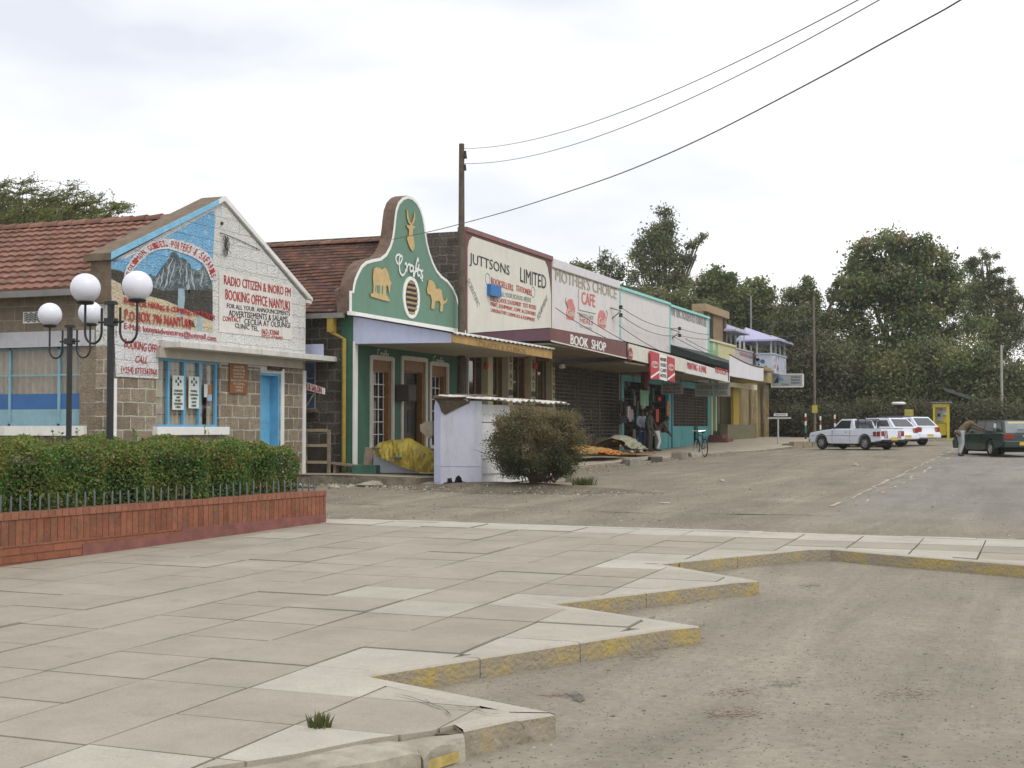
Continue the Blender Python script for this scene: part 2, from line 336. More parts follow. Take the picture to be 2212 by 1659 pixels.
# asphalt carriageway right of the old edge line, ragged left edge
mb=MB();yy=rng(19.6,78,.8);L=[];
for i,y in enumerate(yy):
    t=max(0,(27.5-y));xe=-4.6+random.uniform(-.3,.3)
    row=[xe,xe+.5,xe+3,8.5,20,40];L.append([(x,y,street(x,y)+(.012 if k else .001)) for k,x in enumerate(row)])
for a,b in zip(L,L[1:]):
    for k in range(5): mb.face([a[k],a[k+1],b[k+1],b[k]])
struct(mb.build('road',m_road))
# pale broken edge line along the carriageway
m_line=M('worn_line_paint',(.42,.36,.29),.9,.2,8)
mb=MB();y=26.2
while y<70:
    ln=random.uniform(.25,1.3);
    for off,pr in ((0,.9),(.42,.6)):
        if random.random()<pr:
            w=random.uniform(.04,.10);x=-3.78+off+random.uniform(-.05,.05);x2=x+random.uniform(-.05,.05)
            mb.face([(x-w/2,y,street(x,y)+.02),(x+w/2,y+random.uniform(0,.1),street(x,y)+.02),(x2+w/2,y+ln,street(x,y+ln)+.02),(x2-w/2,y+ln-.05,street(x,y+ln)+.02)])
    y+=ln+random.uniform(0,.25)
struct(mb.build('edge_line',m_line))
# parking bay surface between the saw-tooth kerb and the near carriageway
grid(rng(-4.6,14,.8),rng(-3,17.6,.7),lambda x,y:street(x,y)+.006,'parking_bay',m_bay)
# long ruts and dark worn marks in the gravel
m_rut=M('dark_damp_rut',(.13,.115,.09),.95,.35,8)
mb=MB()
for (u0,v0,u1,v1,w) in ((1520,1110,1800,1116,.13),(1250,1104,1420,1110,.07),(706,1087,905,1095,.05),(905,1093,1120,1100,.05),(1480,1148,1700,1152,.03)):
    n=int(abs(u1-u0)/8);pa=[];pb=[]
    for i in range(n+1):
        t=i/n;x,y,_=GS(u0+(u1-u0)*t,v0+(v1-v0)*t);q=w*random.uniform(.2,1)*math.sin(math.pi*min(max(t,.04),.96))**.5
        pa.append((x,y-q*.6,street(x,y-q*.6)+.012));pb.append((x,y+q,street(x,y+q)+.012))
    for i in range(n): mb.face([pa[i],pa[i+1],pb[i+1],pb[i]])
struct(mb.build('rut_marks',m_rut))
m_redearth=M('red_earth',(.285,.215,.165),.95,.2,9);m_oil=M('oil_stain',(.165,.148,.12),.8,.3,9)
def blotch(name,u,v,ru,rv,mat,off):
    x,y,_=GS(u,v);x2,_,_=GS(u+ru,v);_,y2,_=GS(u,v-rv);a=abs(x2-x);b=abs(y2-y);pts=[];k=18;ph=random.random()*6
    for i in range(k):
        t=2*math.pi*i/k;q=1+.3*math.sin(3*t+ph)+.25*math.sin(5*t+ph*2)+random.uniform(-.12,.12);px=x+a*q*math.cos(t);py=y+b*q*math.sin(t);pts.append((px,py,street(px,py)+off))
    return pts
def specks(mb,u,v,ru,rv,off,k):
    for _ in range(k):
        uu=u+random.gauss(0,.75)*ru;vv=v+random.gauss(0,.8)*rv;x,y,_z=GS(uu,vv);q=random.uniform(.003,.011);n=random.randrange(5,8);a0=random.random()*6
        mb.face([(x+q*random.uniform(.6,1.3)*math.cos(a0+2*math.pi*i/n),y+q*random.uniform(.6,1.3)*math.sin(a0+2*math.pi*i/n),street(x,y)+off) for i in range(n)])
mb=MB()
for u,v,ru,rv in ((1590,1497,45,8),(1610,1543,38,7),(1555,1545,22,4),(1200,1503,22,3),(1300,1340,14,3),(1480,1245,26,3),(1905,1238,60,6),(1380,1420,40,7),(1960,1500,50,8)): specks(mb,u,v,ru,rv,.010+.001*random.random(),150)
struct(mb.build('red_earth_patches',m_redearth))
mb=MB()
for u,v,ru,rv in ((1700,1481,30,6),(1250,1513,8,4),(1240,1504,12,3),(1745,1267,20,3),(905,1094,20,2)): specks(mb,u,v,ru,rv,.013+.001*random.random(),130)
struct(mb.build('oil_stains',m_oil))
# ---- plaza: individual slabs on a bed, clipped to the saw-tooth outline
edge=[(-5.6,2.6),(-4.75,4.5),(-4.0,5.45),(-3.55,6.08),(-3.34,6.5),(-3.12,6.77),(-2.96,6.84),(-2.79,7.2),(-2.64,7.42),(-4.15,7.99),(-2.8,10.52),(-2.6,10.74),(-4.13,11.48),(-2.95,13.5),(-2.72,13.72),(-4.04,14.8),(-2.75,16.95),(-2.5,17.06),(-1.72,16.68),(-.3,16.11),(1.5,15.4),(6,13.8),(14,12)]
plaza=edge+[(14,19.1),(-30,19.1),(-30,2.6)]
def inset(poly,d):
    out=[]
    for i in range(len(poly)):
        if i==0: a=Vector(poly[1])-Vector(poly[0]);n=Vector((-a.y,a.x)).normalized();out.append(tuple(Vector(poly[0])+n*d));continue
        if i==len(poly)-1: a=Vector(poly[i])-Vector(poly[i-1]);n=Vector((-a.y,a.x)).normalized();out.append(tuple(Vector(poly[i])+n*d));continue
        a=(Vector(poly[i])-Vector(poly[i-1])).normalized();b=(Vector(poly[i+1])-Vector(poly[i])).normalized()
        n1=Vector((-a.y,a.x));n2=Vector((-b.y,b.x));mm_=(n1+n2);q=mm_.length
        mm_=mm_.normalized()*min(d/max(.35,mm_.normalized().dot(n1)),d*2.4);out.append(tuple(Vector(poly[i])+mm_))
    return out
ein=inset(edge,.13)
ein[6]=(-3.06,6.94);ein[7]=ein[8]=(-2.90,7.34)
def clip(poly,x0,x1,y0,y1):
    for ax,val,sg in ((0,x0,1),(0,x1,-1),(1,y0,1),(1,y1,-1)):
        out=[];n=len(poly)
        for i in range(n):
            a,b=poly[i],poly[(i+1)%n];ia=(a[ax]-val)*sg>=0;ib=(b[ax]-val)*sg>=0
            if ia: out.append(a)
            if ia!=ib:
                t=(val-a[ax])/(b[ax]-a[ax]);out.append((a[0]+(b[0]-a[0])*t,a[1]+(b[1]-a[1])*t))
        poly=out
        if not poly: return []
    return poly
def inside(x,y,pp):
    j=False;c_=len(pp)-1
    for i in range(len(pp)):
        if ((pp[i][1]>y)!=(pp[c_][1]>y)) and (x<(pp[c_][0]-pp[i][0])*(y-pp[i][1])/(pp[c_][1]-pp[i][1])+pp[i][0]): j=not j
        c_=i
    return j
def area(p): return .5*sum(p[i][0]*p[(i+1)%len(p)][1]-p[(i+1)%len(p)][0]*p[i][1] for i in range(len(p)))
subj=edge[:6]+[ein[6]]+ein[8:]+[(14,18.86),(-30,18.86),(-30,2.6)]
def slab_mat():
    m,n,l,b=nt('paving_slab_concrete');uv=n.new('ShaderNodeUVMap');sp=n.new('ShaderNodeSeparateXYZ');l.new(uv.outputs[0],sp.inputs[0])
    r=n.new('ShaderNodeValToRGB');e=r.color_ramp.elements;e[0].color=(.325,.292,.24,1);e[1].color=(.35,.318,.262,1);e[1].position=.72;x=e.new(.78);x.color=(.375,.345,.29,1);x=e.new(1.);x.color=(.46,.43,.37,1)
    l.new(sp.outputs[0],r.inputs[0]);g=n.new('ShaderNodeNewGeometry')
    a=n.new('ShaderNodeTexNoise');a.inputs['Scale'].default_value=1.1;a.inputs['Detail'].default_value=10;a.inputs['Roughness'].default_value=.75;l.new(g.outputs['Position'],a.inputs['Vector'])
    mr=n.new('ShaderNodeMapRange');mr.inputs['From Min'].default_value=.3;mr.inputs['From Max'].default_value=.7;mr.inputs['To Min'].default_value=.80;mr.inputs['To Max'].default_value=1.12;l.new(a.outputs['Fac'],mr.inputs['Value'])
    s=n.new('ShaderNodeVectorMath');s.operation='SCALE';l.new(r.outputs[0],s.inputs[0]);l.new(mr.outputs[0],s.inputs['Scale'])
    f=n.new('ShaderNodeTexNoise');f.inputs['Scale'].default_value=70;f.inputs['Detail'].default_value=4;l.new(g.outputs['Position'],f.inputs['Vector'])
    m2=n.new('ShaderNodeMapRange');m2.inputs['From Min'].default_value=.35;m2.inputs['From Max'].default_value=.65;m2.inputs['To Min'].default_value=.93;m2.inputs['To Max'].default_value=1.06;l.new(f.outputs['Fac'],m2.inputs['Value'])
    s2=n.new('ShaderNodeVectorMath');s2.operation='SCALE';l.new(s.outputs[0],s2.inputs[0]);l.new(m2.outputs[0],s2.inputs['Scale'])
    st=n.new('ShaderNodeTexNoise');st.inputs['Scale'].default_value=3.4;st.inputs['Detail'].default_value=12;st.inputs['Roughness'].default_value=.82;l.new(g.outputs['Position'],st.inputs['Vector'])
    sr=n.new('ShaderNodeValToRGB');sr.color_ramp.elements[0].position=.56;sr.color_ramp.elements[1].position=.78;sr.color_ramp.elements[0].color=(1,1,1,1);sr.color_ramp.elements[1].color=(.66,.62,.54,1);l.new(st.outputs['Fac'],sr.inputs[0])
    s3=n.new('ShaderNodeVectorMath');s3.operation='MULTIPLY';l.new(s2.outputs[0],s3.inputs[0]);l.new(sr.outputs[0],s3.inputs[1]);s2=s3
    l.new(s2.outputs[0],b.inputs['Base Color']);b.inputs['Roughness'].default_value=.9;b.inputs['Specular IOR Level'].default_value=.25
    bp=n.new('ShaderNodeBump');bp.inputs['Distance'].default_value=.003;l.new(f.outputs['Fac'],bp.inputs['Height']);l.new(bp.outputs[0],b.inputs['Normal']);return m
m_slab=slab_mat()
random.seed(11)
mb=MB();SX_,SY_=.776,.765
for i in range(-34,20):
    oy=random.uniform(-.03,.03)
    for j in range(-4,26):
        x0=-3.88+i*SX_;y0=5.84+j*SY_+oy
        if x0<-14 or y0>18.9: continue
        j1,j2=[random.uniform(.006,.011) for _ in range(2)];j3,j4=[random.uniform(.004,.008) for _ in range(2)]
        if random.random()<.3: j2+=.006
        c=clip(subj,x0+j1,x0+SX_-j2,max(y0+j3,2.7),min(y0+SY_-j4,18.86))
        if len(c)<3: continue
        ar=abs(area(c))
        if ar<.01: continue
        lift=random.uniform(0,.003)+(random.uniform(.005,.011) if random.random()<.14 else 0);tx,ty=random.uniform(-.003,.003),random.uniform(-.005,.005)
        xm,ym=x0+SX_/2,y0+SY_/2
        full=ar>SX_*SY_*.9
        col=random.uniform(0,.72) if ar>SX_*SY_*.93 else random.uniform(.8,1)
        if full and random.random()<.02: col=.84
        if y0+SY_>18.5: col=.95
        z=lambda x,y:gz(x,y)+lift+tx*(x-xm)+ty*(y-ym)
        if area(c)<0: c=c[::-1]
        top=[(x,y,z(x,y)) for x,y in c];mb.face(top,0,(col,random.random()))
        k=len(c)
        for q in range(k):
            a,b=top[q],top[(q+1)%k];nx_,ny_=(a[0]+b[0])/2,(a[1]+b[1])/2
            if not full and not inside(nx_-(b[1]-a[1])*.02,ny_+(b[0]-a[0])*.02,subj): continue
            mb.face([(a[0],a[1],a[2]-.045),(b[0],b[1],b[2]-.045),b,a],0,(col*.6,0))
pl=mb.build('plaza_paving',m_slab);struct(pl)
# bed under the slabs
sub2=edge+[(14,19.05),(-30,19.05),(-30,2.6)]
mb=MB()
for i in range(-30,14,2):
    for j in range(2,20,2):
        c=clip(inset(edge,.015)+[(14,19.05),(-30,19.05),(-30,2.6)],i,i+2,j,j+2)
        if len(c)>=3 and abs(area(c))>1e-3:
            if area(c)<0:c=c[::-1]
            mb.face([(x,y,gz(x,y)-.022) for x,y in c])
for T_ in ([(-4.3,5.1),(-3.55,6.08),(-3.34,6.5),(-3.12,6.77),(-2.97,6.86),(-2.68,7.42),(-4.15,7.97),(-5,7)],[(-4.15,7.99),(-2.84,10.52),(-2.66,10.73),(-4.13,11.46),(-5,10)],[(-4.13,11.48),(-2.98,13.5),(-2.78,13.71),(-4.04,14.78),(-5,13)],[(-4.04,14.8),(-2.79,16.95),(-2.52,17.08),(-3,18.9),(-5,17)]): mb.face([(x,y,gz(x,y)-.027) for x,y in T_])
struct(mb.build('plaza_bed',M('joint_dirt',(.15,.125,.085),.95,.3,6)))
# kerb with worn yellow paint on its face
def kerb_mat():
    m,n,l,b=nt('yellow_kerb_paint');g=n.new('ShaderNodeNewGeometry')
    a=n.new('ShaderNodeTexNoise');a.inputs['Scale'].default_value=3.;a.inputs['Detail'].default_value=10;a.inputs['Roughness'].default_value=.78;l.new(g.outputs['Position'],a.inputs['Vector'])
    r=n.new('ShaderNodeValToRGB');e=r.color_ramp.elements;e[0].position=.45;e[0].color=(.30,.26,.195,1);e[1].position=.64;e[1].color=(.44,.33,.09,1);x=e.new(.54);x.color=(.37,.295,.145,1)
    l.new(a.outputs['Fac'],r.inputs[0])
    sx=n.new('ShaderNodeSeparateXYZ');uv=n.new('ShaderNodeUVMap');l.new(uv.outputs[0],sx.inputs[0])
    mr=n.new('ShaderNodeMapRange');mr.inputs['From Min'].default_value=.0;mr.inputs['From Max'].default_value=.55;l.new(sx.outputs[1],mr.inputs['Value'])
    mx_=n.new('ShaderNodeMix');mx_.data_type='RGBA';l.new(mr.outputs[0],mx_.inputs['Factor']);mx_.inputs['A'].default_value=(.25,.225,.185,1);l.new(r.outputs[0],mx_.inputs['B'])
    l.new(mx_.outputs['Result'],b.inputs['Base Color']);b.inputs['Roughness'].default_value=.88
    f=n.new('ShaderNodeTexNoise');f.inputs['Scale'].default_value=30;f.inputs['Detail'].default_value=6;l.new(g.outputs['Position'],f.inputs['Vector'])
    bp=n.new('ShaderNodeBump');bp.inputs['Distance'].default_value=.02;l.new(f.outputs['Fac'],bp.inputs['Height']);l.new(bp.outputs[0],b.inputs['Normal']);return m
m_kerb=kerb_mat()
def kerb_run(outer,inner,name,mtop,mface,drop=.2,yellow=None):
    mb=MB()
    for i in range(len(outer)-1):
        a,b=Vector(outer[i]),Vector(outer[i+1]);c,d=Vector(inner[i]),Vector(inner[i+1]);ln=(b-a).length;n=max(1,int(ln/.9))
        for k in range(n):
            t0,t1=k/n+(.0025/ln if k else 0),(k+1)/n-(.0025/ln if k<n-1 else 0)
            p,q=a.lerp(b,t0),a.lerp(b,t1);r_,s_=c.lerp(d,t0),c.lerp(d,t1);w=random.uniform(-.003,.004)
            m_=8 if ln>1 else 2
            for j in range(m_):
                f0,f1=j/m_,(j+1)/m_;P0,P1=p.lerp(q,f0),p.lerp(q,f1);Q0,Q1=r_.lerp(s_,f0),r_.lerp(s_,f1)
                z=lambda v:gz(v.x,v.y)+w
                dr0=.012
                # rounded arris: top, chamfer, face
                e0,e1=P0.lerp(Q0,.12),P1.lerp(Q1,.12)
                mb.face([(e0.x,e0.y,z(e0)),(e1.x,e1.y,z(e1)),(Q1.x,Q1.y,z(Q1)),(Q0.x,Q0.y,z(Q0))],0,(.92,.5))
                mb.face([(P0.x,P0.y,z(P0)-dr0),(P1.x,P1.y,z(P1)-dr0),(e1.x,e1.y,z(e1)),(e0.x,e0.y,z(e0))],0,(.85,.5))
                hi=1 if not yellow or yellow(i) else 0
                mb.face([(P0.x,P0.y,z(P0)-.2),(P1.x,P1.y,z(P1)-.2),(P1.x,P1.y,z(P1)-dr0),(P0.x,P0.y,z(P0)-dr0)],1,None)
                mb.c[-1]=None
    a=outer[0];b=inner[0];mb.face([(a[0],a[1],gz(*a)-.2),(a[0],a[1],gz(*a)-.012),(b[0],b[1],gz(*b)),(b[0],b[1],gz(*b)-.2)],1)
    o=mb.build(name,[mtop,mface]);
    # store height above foot in v so that the paint starts a little above the ground
    uv=o.data.uv_layers[0].data
    for p in o.data.polygons:
        if p.material_index==1:
            for li,h in zip(p.loop_indices,(0,0,1,1)): uv[li].uv=(0,h)
    return struct(o)
m_kgrey=M('bare_kerb_face',(.30,.26,.2),.9,.25,7,bump=.02,bscale=22,dirt=(.36,.28,.12),dscale=3,dlo=.52,dhi=.66)
kerb_run(edge[6:9],ein[6:9],'front_kerb',m_slab,m_kgrey);kerb_run(edge[8:],ein[8:],'saw_tooth_kerb',m_slab,m_kerb)
# far kerb strip of the plaza
mb=MB();x=-10.2
while x<14:
    ln=.93;w=random.uniform(-.003,.006);mb.prism([(x+.004,18.875,gz(x,19)+w),(x+ln-.004,18.875,gz(x+ln,19)+w),(x+ln-.004,19.1,gz(x+ln,19)+w),(x+.004,19.1,gz(x,19)+w)],(0,0,-.25));x+=ln
struct(mb.build('far_kerb',m_conc))
# broken near kerb: separate weathered blocks and a crack, where the paving has slumped
m_kb=M('broken_kerb_concrete',(.36,.33,.27),.92,.25,6,bump=.02,bscale=14,dirt=(.2,.17,.12),dlo=.45,dhi=.7)
def rock(mb,c,r,sz=(1,1,.6),seed=0,m=0):
    rr=random.Random(seed);i0=len(mb.v);n=7;h=4
    for k in range(h+1):
        a=-math.pi/2+math.pi*k/h
        for j in range(n):
            t=2*math.pi*j/n;q=r*(1+rr.uniform(-.28,.28));mb.v.append((c[0]+q*sz[0]*math.cos(a)*math.cos(t),c[1]+q*sz[1]*math.cos(a)*math.sin(t),c[2]+q*sz[2]*math.sin(a)))
    for k in range(h):
        for j in range(n): mb.f.append((i0+k*n+j,i0+k*n+(j+1)%n,i0+(k+1)*n+(j+1)%n,i0+(k+1)*n+j));mb.m.append(m);mb.c.append(None)
KB=(((-3.30,6.57),(-2.975,6.835),(-3.035,6.47),(-2.935,6.775),'short worn kerb block with yellow paint beside the crack'),((-3.84,5.74),(-3.285,6.57),(-3.50,5.66),(-3.045,6.455),'long crumbling grey kerb block at the bottom edge by the grass tuft'),((-4.5,4.75),(-3.87,5.7),(-4.15,4.6),(-3.52,5.63),'weathered kerb block leaving the bottom edge of the view'))
for k,(a,b,c,d,lab) in enumerate(KB):
    a,b,c,d=[Vector(q) for q in (a,b,c,d)];mb=MB();N=16 if k else 8;secs=[];rr=random.Random(k+3);ph=rr.random()*6
    for i in range(N+1):
        t=i/N;p=a.lerp(b,t);q=c.lerp(d,t)+Vector((.012*math.sin(t*7+ph),-.008*math.sin(t*5+ph)));zt=gz(p.x,p.y)-.012-.007*math.sin(t*4+ph)-.003*rr.random();e=.028+.008*math.sin(t*9+ph)+(.02 if i in (0,N) else 0)
        r_=p.lerp(q,.5);s_=p.lerp(q,.86);secs.append([(p.x,p.y,zt-.2),(p.x,p.y,zt-.012),(r_.x,r_.y,zt),(s_.x,s_.y,zt-.012),(q.x,q.y,zt-e),(q.x+.006,q.y-.006,zt-.09),(q.x+.01,q.y-.012,zt-.2)])
    for i in range(N):
        for j in range(6): mb.face([secs[i][j],secs[i+1][j],secs[i+1][j+1],secs[i][j+1]])
    mb.face(secs[0]);mb.face(secs[-1][::-1])
    o=mb.build('kerb_block',m_kb,smooth=True);tag(o,lab,'kerb stone')
    if k==0:
        p,q=c.lerp(d,.12),c.lerp(d,.85);z=gz(p.x,p.y)-.03;MB().face([(p.x+.016,p.y-.014,z-.11),(q.x+.016,q.y-.014,z-.10),(q.x+.013,q.y-.01,z-.045),(p.x+.013,p.y-.01,z-.05)]);mm_=MB();mm_.face([(p.x+.016,p.y-.014,z-.11),(q.x+.016,q.y-.014,z-.10),(q.x+.013,q.y-.01,z-.045),(p.x+.013,p.y-.01,z-.05)]);mm_.build('paint_patch',M('kerb_yellow_patch',(.42,.33,.11),.9,.3,14),o)
mb=MB();P_=[(-4.2,4.95),(-3.52,5.64),(-3.08,6.45),(-2.97,6.7),(-2.965,6.83),(-3.02,6.95),(-3.25,6.9),(-3.5,6.5),(-4.1,5.7),(-4.75,4.95)];mb.face([(p[0],p[1],gz(p[0],p[1])-.04) for p in P_])
struct(mb.build('kerb_joint_soil',M('joint_dirt')))
# cracks in the front tooth
m_crack=M('crack_dirt',(.09,.08,.06),.95,.2,10)
mb=MB()
def crack(px,w):
    P_=[];
    for (u,v) in px:
        d=ray(u,v);t=(.03-CZ)/(d[2]-.0154*d[1]+.0043*d[0]);x,y=d[0]*t,d[1]*t
        P_.append(Vector((x,y,gz(x,y)+.016)))
    P_=[Vector(p) for p in smoothline(P_,3)]
    for a,b in zip(P_,P_[1:]):
        d=(b-a).normalized();t=Vector((-d.y,d.x,0))*w*random.uniform(.4,1.2);mb.face([a-t,b-t,b+t,a+t])
Z2=lambda x,y:(691.2+.41667*x,1094.5+.41667*y)
crack([Z2(*p) for p in ((1020,1098),(1045,1112),(1060,1142))],.006);crack([Z2(*p) for p in ((700,1020),(760,1030),(810,1022),(840,1035))],.004)
crack([Z2(*p) for p in ((385,958),(450,968),(520,990),(600,1015),(640,1030),(680,1070))],.004)
crack([Z2(*p) for p in ((545,985),(600,1020),(700,1028),(800,1038),(860,1055),(940,1062))],.004)
struct(mb.build('paving_cracks',m_crack))
# ================================================================ PAVEMENT ALONG THE SHOPS
def pave_edge(y):
    T=[(29.7,-14.2),(31.5,-13.3),(34,-12.95),(58,-12.9),(61.5,-11.9),(66,-11.4),(72,-11.2),(95,-11.2)]
    for (a,b),(c,d) in zip(T,T[1:]):
        if y<=c: return b+(d-b)*max(0,y-a)/(c-a)
    return -11.2
m_pave=M('dusty_pavement',(.36,.32,.25),.93,.15,3,bump=.008,bscale=30,dirt=(.25,.21,.16))
m_pside=M('pavement_side_stone',(.24,.2,.15),.93,.35,6,bump=.03,bscale=12)
mb=MB();random.seed(5)
ys=[29.65]+rng(30.5,94,1.);rows=[]
for y in ys:
    e=pave_edge(y)+random.uniform(-.05,.05);z=pf(y);rows.append([(-30,y,z),(-16,y,z),(e-.3,y,z-.02),(e,y,z-.05)])
for a,b in zip(rows,rows[1:]):
    for k in range(3): mb.face([a[k],a[k+1],b[k+1],b[k]],0)
    mb.face([(a[3][0]+.02,a[3][1],a[3][2]-.6),(b[3][0]+.02,b[3][1],b[3][2]-.6),b[3],a[3]],1)
r0=rows[0]
pts=[(-30+i*.6,29.65+random.uniform(-.09,.05)) for i in range(27)]+[(-14.1,29.66)]
for a,b in zip(pts,pts[1:]):
    mb.face([(a[0],a[1],.585),(b[0],b[1],.585),(b[0],29.66,.587),(a[0],29.66,.587)],0);mb.face([(a[0],a[1]+.02,0),(b[0],b[1]+.02,0),(b[0],b[1],.585),(a[0],a[1],.585)],1)
struct(mb.build('shop_pavement',[m_pave,m_pside]))
# ================================================================ BOOKING OFFICE (stone gable with mural)
m_stone=BR('brown_stone_white_joints',(.20,.16,.115),(.31,.26,.195),(.50,.48,.42),.5,.285,ms=.015,bump=.014,wob=.022,nb=.012,var=.4)
m_stone2=BR('brown_stone_grey_joints',(.185,.15,.11),(.26,.215,.16),(.30,.27,.22),.52,.285,ms=.012,bump=.014,wob=.018,nb=.012,var=.3)
def painted(name,c,dirt,lo=.5,hi=.75): return BR(name,c,tuple(x*.93 for x in c),tuple(x*.72 for x in c),.5,.285,ms=.008,bump=.018,wob=.03,nb=.02,var=.1,dirt=dirt,dlo=lo,dhi=hi,dscale=7,rough=.8)
m_wblock=painted('whitewashed_stone',(.76,.76,.73),(.42,.41,.37),.55,.74)
m_sky=painted('mural_sky_blue',(.20,.46,.72),(.42,.60,.74),.52,.66)
m_mtn=painted('mural_mountain_grey',(.10,.13,.145),(.25,.30,.31),.48,.6)
m_hill=painted('mural_dark_hills',(.07,.065,.055),(.12,.115,.11))
m_sand=painted('mural_sand',(.62,.54,.38),(.45,.36,.24),.6,.8)
m_band=painted('mural_white_band',(.74,.74,.75),(.5,.5,.5),.62,.8)
m_aqua=M('mural_pale_water',(.30,.42,.48),.8,.2,6)
m_cop=M('brown_coping_cement',(.17,.13,.09),.9,.3,5,bump=.01)
m_lblue=M('light_blue_gloss_paint',(.13,.40,.63),.45,.14,4,dirt=(.22,.36,.46),dlo=.5,dhi=.75)
m_curt=M('beige_curtain',(.50,.45,.36),.9,.15,5)
X0=-17.5;YS=22.7
bo=thing('booking_office','stone gabled booking office with a blue mountain mural and red lettering','building',(X0,YS,.6))
Y1,Y2=22.7,30.32;yp,zp=26.55,6.92;zl,zr=5.15,5.0
mb=MB();T=-.45
def wallX(mb,y0,y1,z0,z1,m,X=X0,t=T): mb.prism([(X,y0,z0),(X,y1,z0),(X,y1,z1),(X,y0,z1)],(t,0,0),m)
wy0,wy1,wz0,wz1=24.1,26.48,1.78,3.24;dy0,dy1,dz0,dz1=28.2,29.12,.62,3.08
for a in ((Y1,wy0,.2,3.42,0),(wy0,wy1,.2,wz0,0),(wy0,wy1,wz1,3.42,1),(wy1,dy0,.2,3.2,0),(wy1,dy0,3.2,3.42,1),(dy0,dy1,.2,dz0,0),(dy0,dy1,dz1,3.42,1),(dy1,Y2,.2,3.42,0)): wallX(mb,*a)
mb.prism([(X0,Y1,3.42),(X0,Y2,3.42),(X0,Y2,zr),(X0,yp,zp),(X0,Y1,zl)],(T,0,0),1)
gw=mb.build('gable_wall',[m_stone,m_wblock],bo)
# side wall facing the plaza, with its window opening
mb=MB();sx0,sx1,sz0,sz1=-26,-18.36,1.8,3.42
def wallY(mb,x0,x1,z0,z1,m,Y=YS,t=.4): mb.prism([(x0,Y,z0),(x1,Y,z0),(x1,Y,z1),(x0,Y,z1)],(0,t,0),m)
s0=-20.42
for a in ((-32,-22.4,.2,4.6,0),(-22.4,-18.34,.2,1.8,0),(-22.4,-18.34,3.42,4.6,0),(-18.34,X0-.455,.2,4.95,0)): wallY(mb,*a)
sw=mb.build('side_wall',[m_stone2],bo)
mb=MB();mb.box(-22.7,-17.98,YS-.05,YS+.1,3.42,3.74);mb.build('lintel',M('pale_lilac_lintel',(.50,.50,.53),.8,.12,3,dirt=(.33,.32,.3)),sw)
mb=MB();mb.box(-22.6,-18.15,YS-.09,YS+.1,1.6,1.8);mb.build('sill',m_white,sw)
sd=MB();sd.box(-22.4,-22.36,YS+.1,YS+.16,1.8,3.42);win=None
# side window: blue frame, curtain above, painted lower panels
fr=MB()
for x in (-18.38,-18.95,-20.22,-21.5,-22.36): fr.box(x-.03,x+.03,YS+.1,YS+.16,1.8,3.42)
fr.box(-22.4,-18.34,YS+.1,YS+.16,3.38,3.42);fr.box(-22.4,-18.34,YS+.1,YS+.16,1.8,1.84);fr.box(-22.39,-18.35,YS+.105,YS+.155,2.83,2.86)
wf=fr.build('window_frame',M('pale_blue_steel',(.22,.40,.48),.5,.15,5),sw)
mb=MB();mb.box(-22.38,-18.36,YS+.125,YS+.135,2.14,2.46);mb.build('dark_blue_panel',M('dark_blue_panel_paint',(.035,.13,.34),.4,.12,3),sw)
mb=MB();mb.box(-22.38,-18.36,YS+.125,YS+.135,1.82,2.14);mb.build('pale_blue_panel',M('pale_blue_panel_paint',(.24,.40,.46),.4,.15,3),sw)
def curtain(x0,x1,z0,z1,axis,d,name,mat,parent,amp=.035,fold=.16):
    mb=MB();n=max(8,int(abs(x1-x0)/.03));L=[]
    for i in range(n+1):
        a=x0+(x1-x0)*i/n;o=d+amp*math.sin(a*2*math.pi/fold+1.2*math.sin(a*3))
        L.append(((o,a) if axis=='x' else (a,o)))
    for p,q in zip(L,L[1:]): mb.face([(p[0],p[1],z0),(q[0],q[1],z0),(q[0],q[1],z1),(p[0],p[1],z1)])
    return mb.build(name,mat,parent,smooth=True)
curtain(-22.38,-18.36,2.4,3.42,'y',YS+.24,'curtain',m_curt,sw)
mb=MB();mb.box(-22.38,-18.36,YS+.122,YS+.126,2.46,3.4);mb.build('pane',g_clear,sw)
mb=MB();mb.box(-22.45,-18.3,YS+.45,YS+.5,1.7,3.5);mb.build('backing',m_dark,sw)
# vent brick with wavy bars
mb=MB();a=wy(51,699,YS);b=wy(82,673,YS);mb.box(a[0],b[0]+.12,YS-.02,YS+.05,a[2],b[2]);vb=mb.build('vent_brick',m_white,sw)
mb=MB()
for k in range(4):
    z=a[2]+.05+k*(b[2]-a[2]-.08)/3.4;pts=[(a[0]+.04+i*(b[0]+.06-a[0])/10,YS-.024,z+.03*math.sin(i*1.9)) for i in range(11)];mb.tube(pts,.012,4)
mb.build('vent_slots',m_black,vb)
# corner pier
mb=MB();mb.box(X0-.5,X0+.004,YS-.12,YS+.001,4.28,5.12);mb.box(X0-.62,X0+.03,YS-.2,YS+.001,5.12,5.26);mb.build('corner_pier',m_cop,bo)
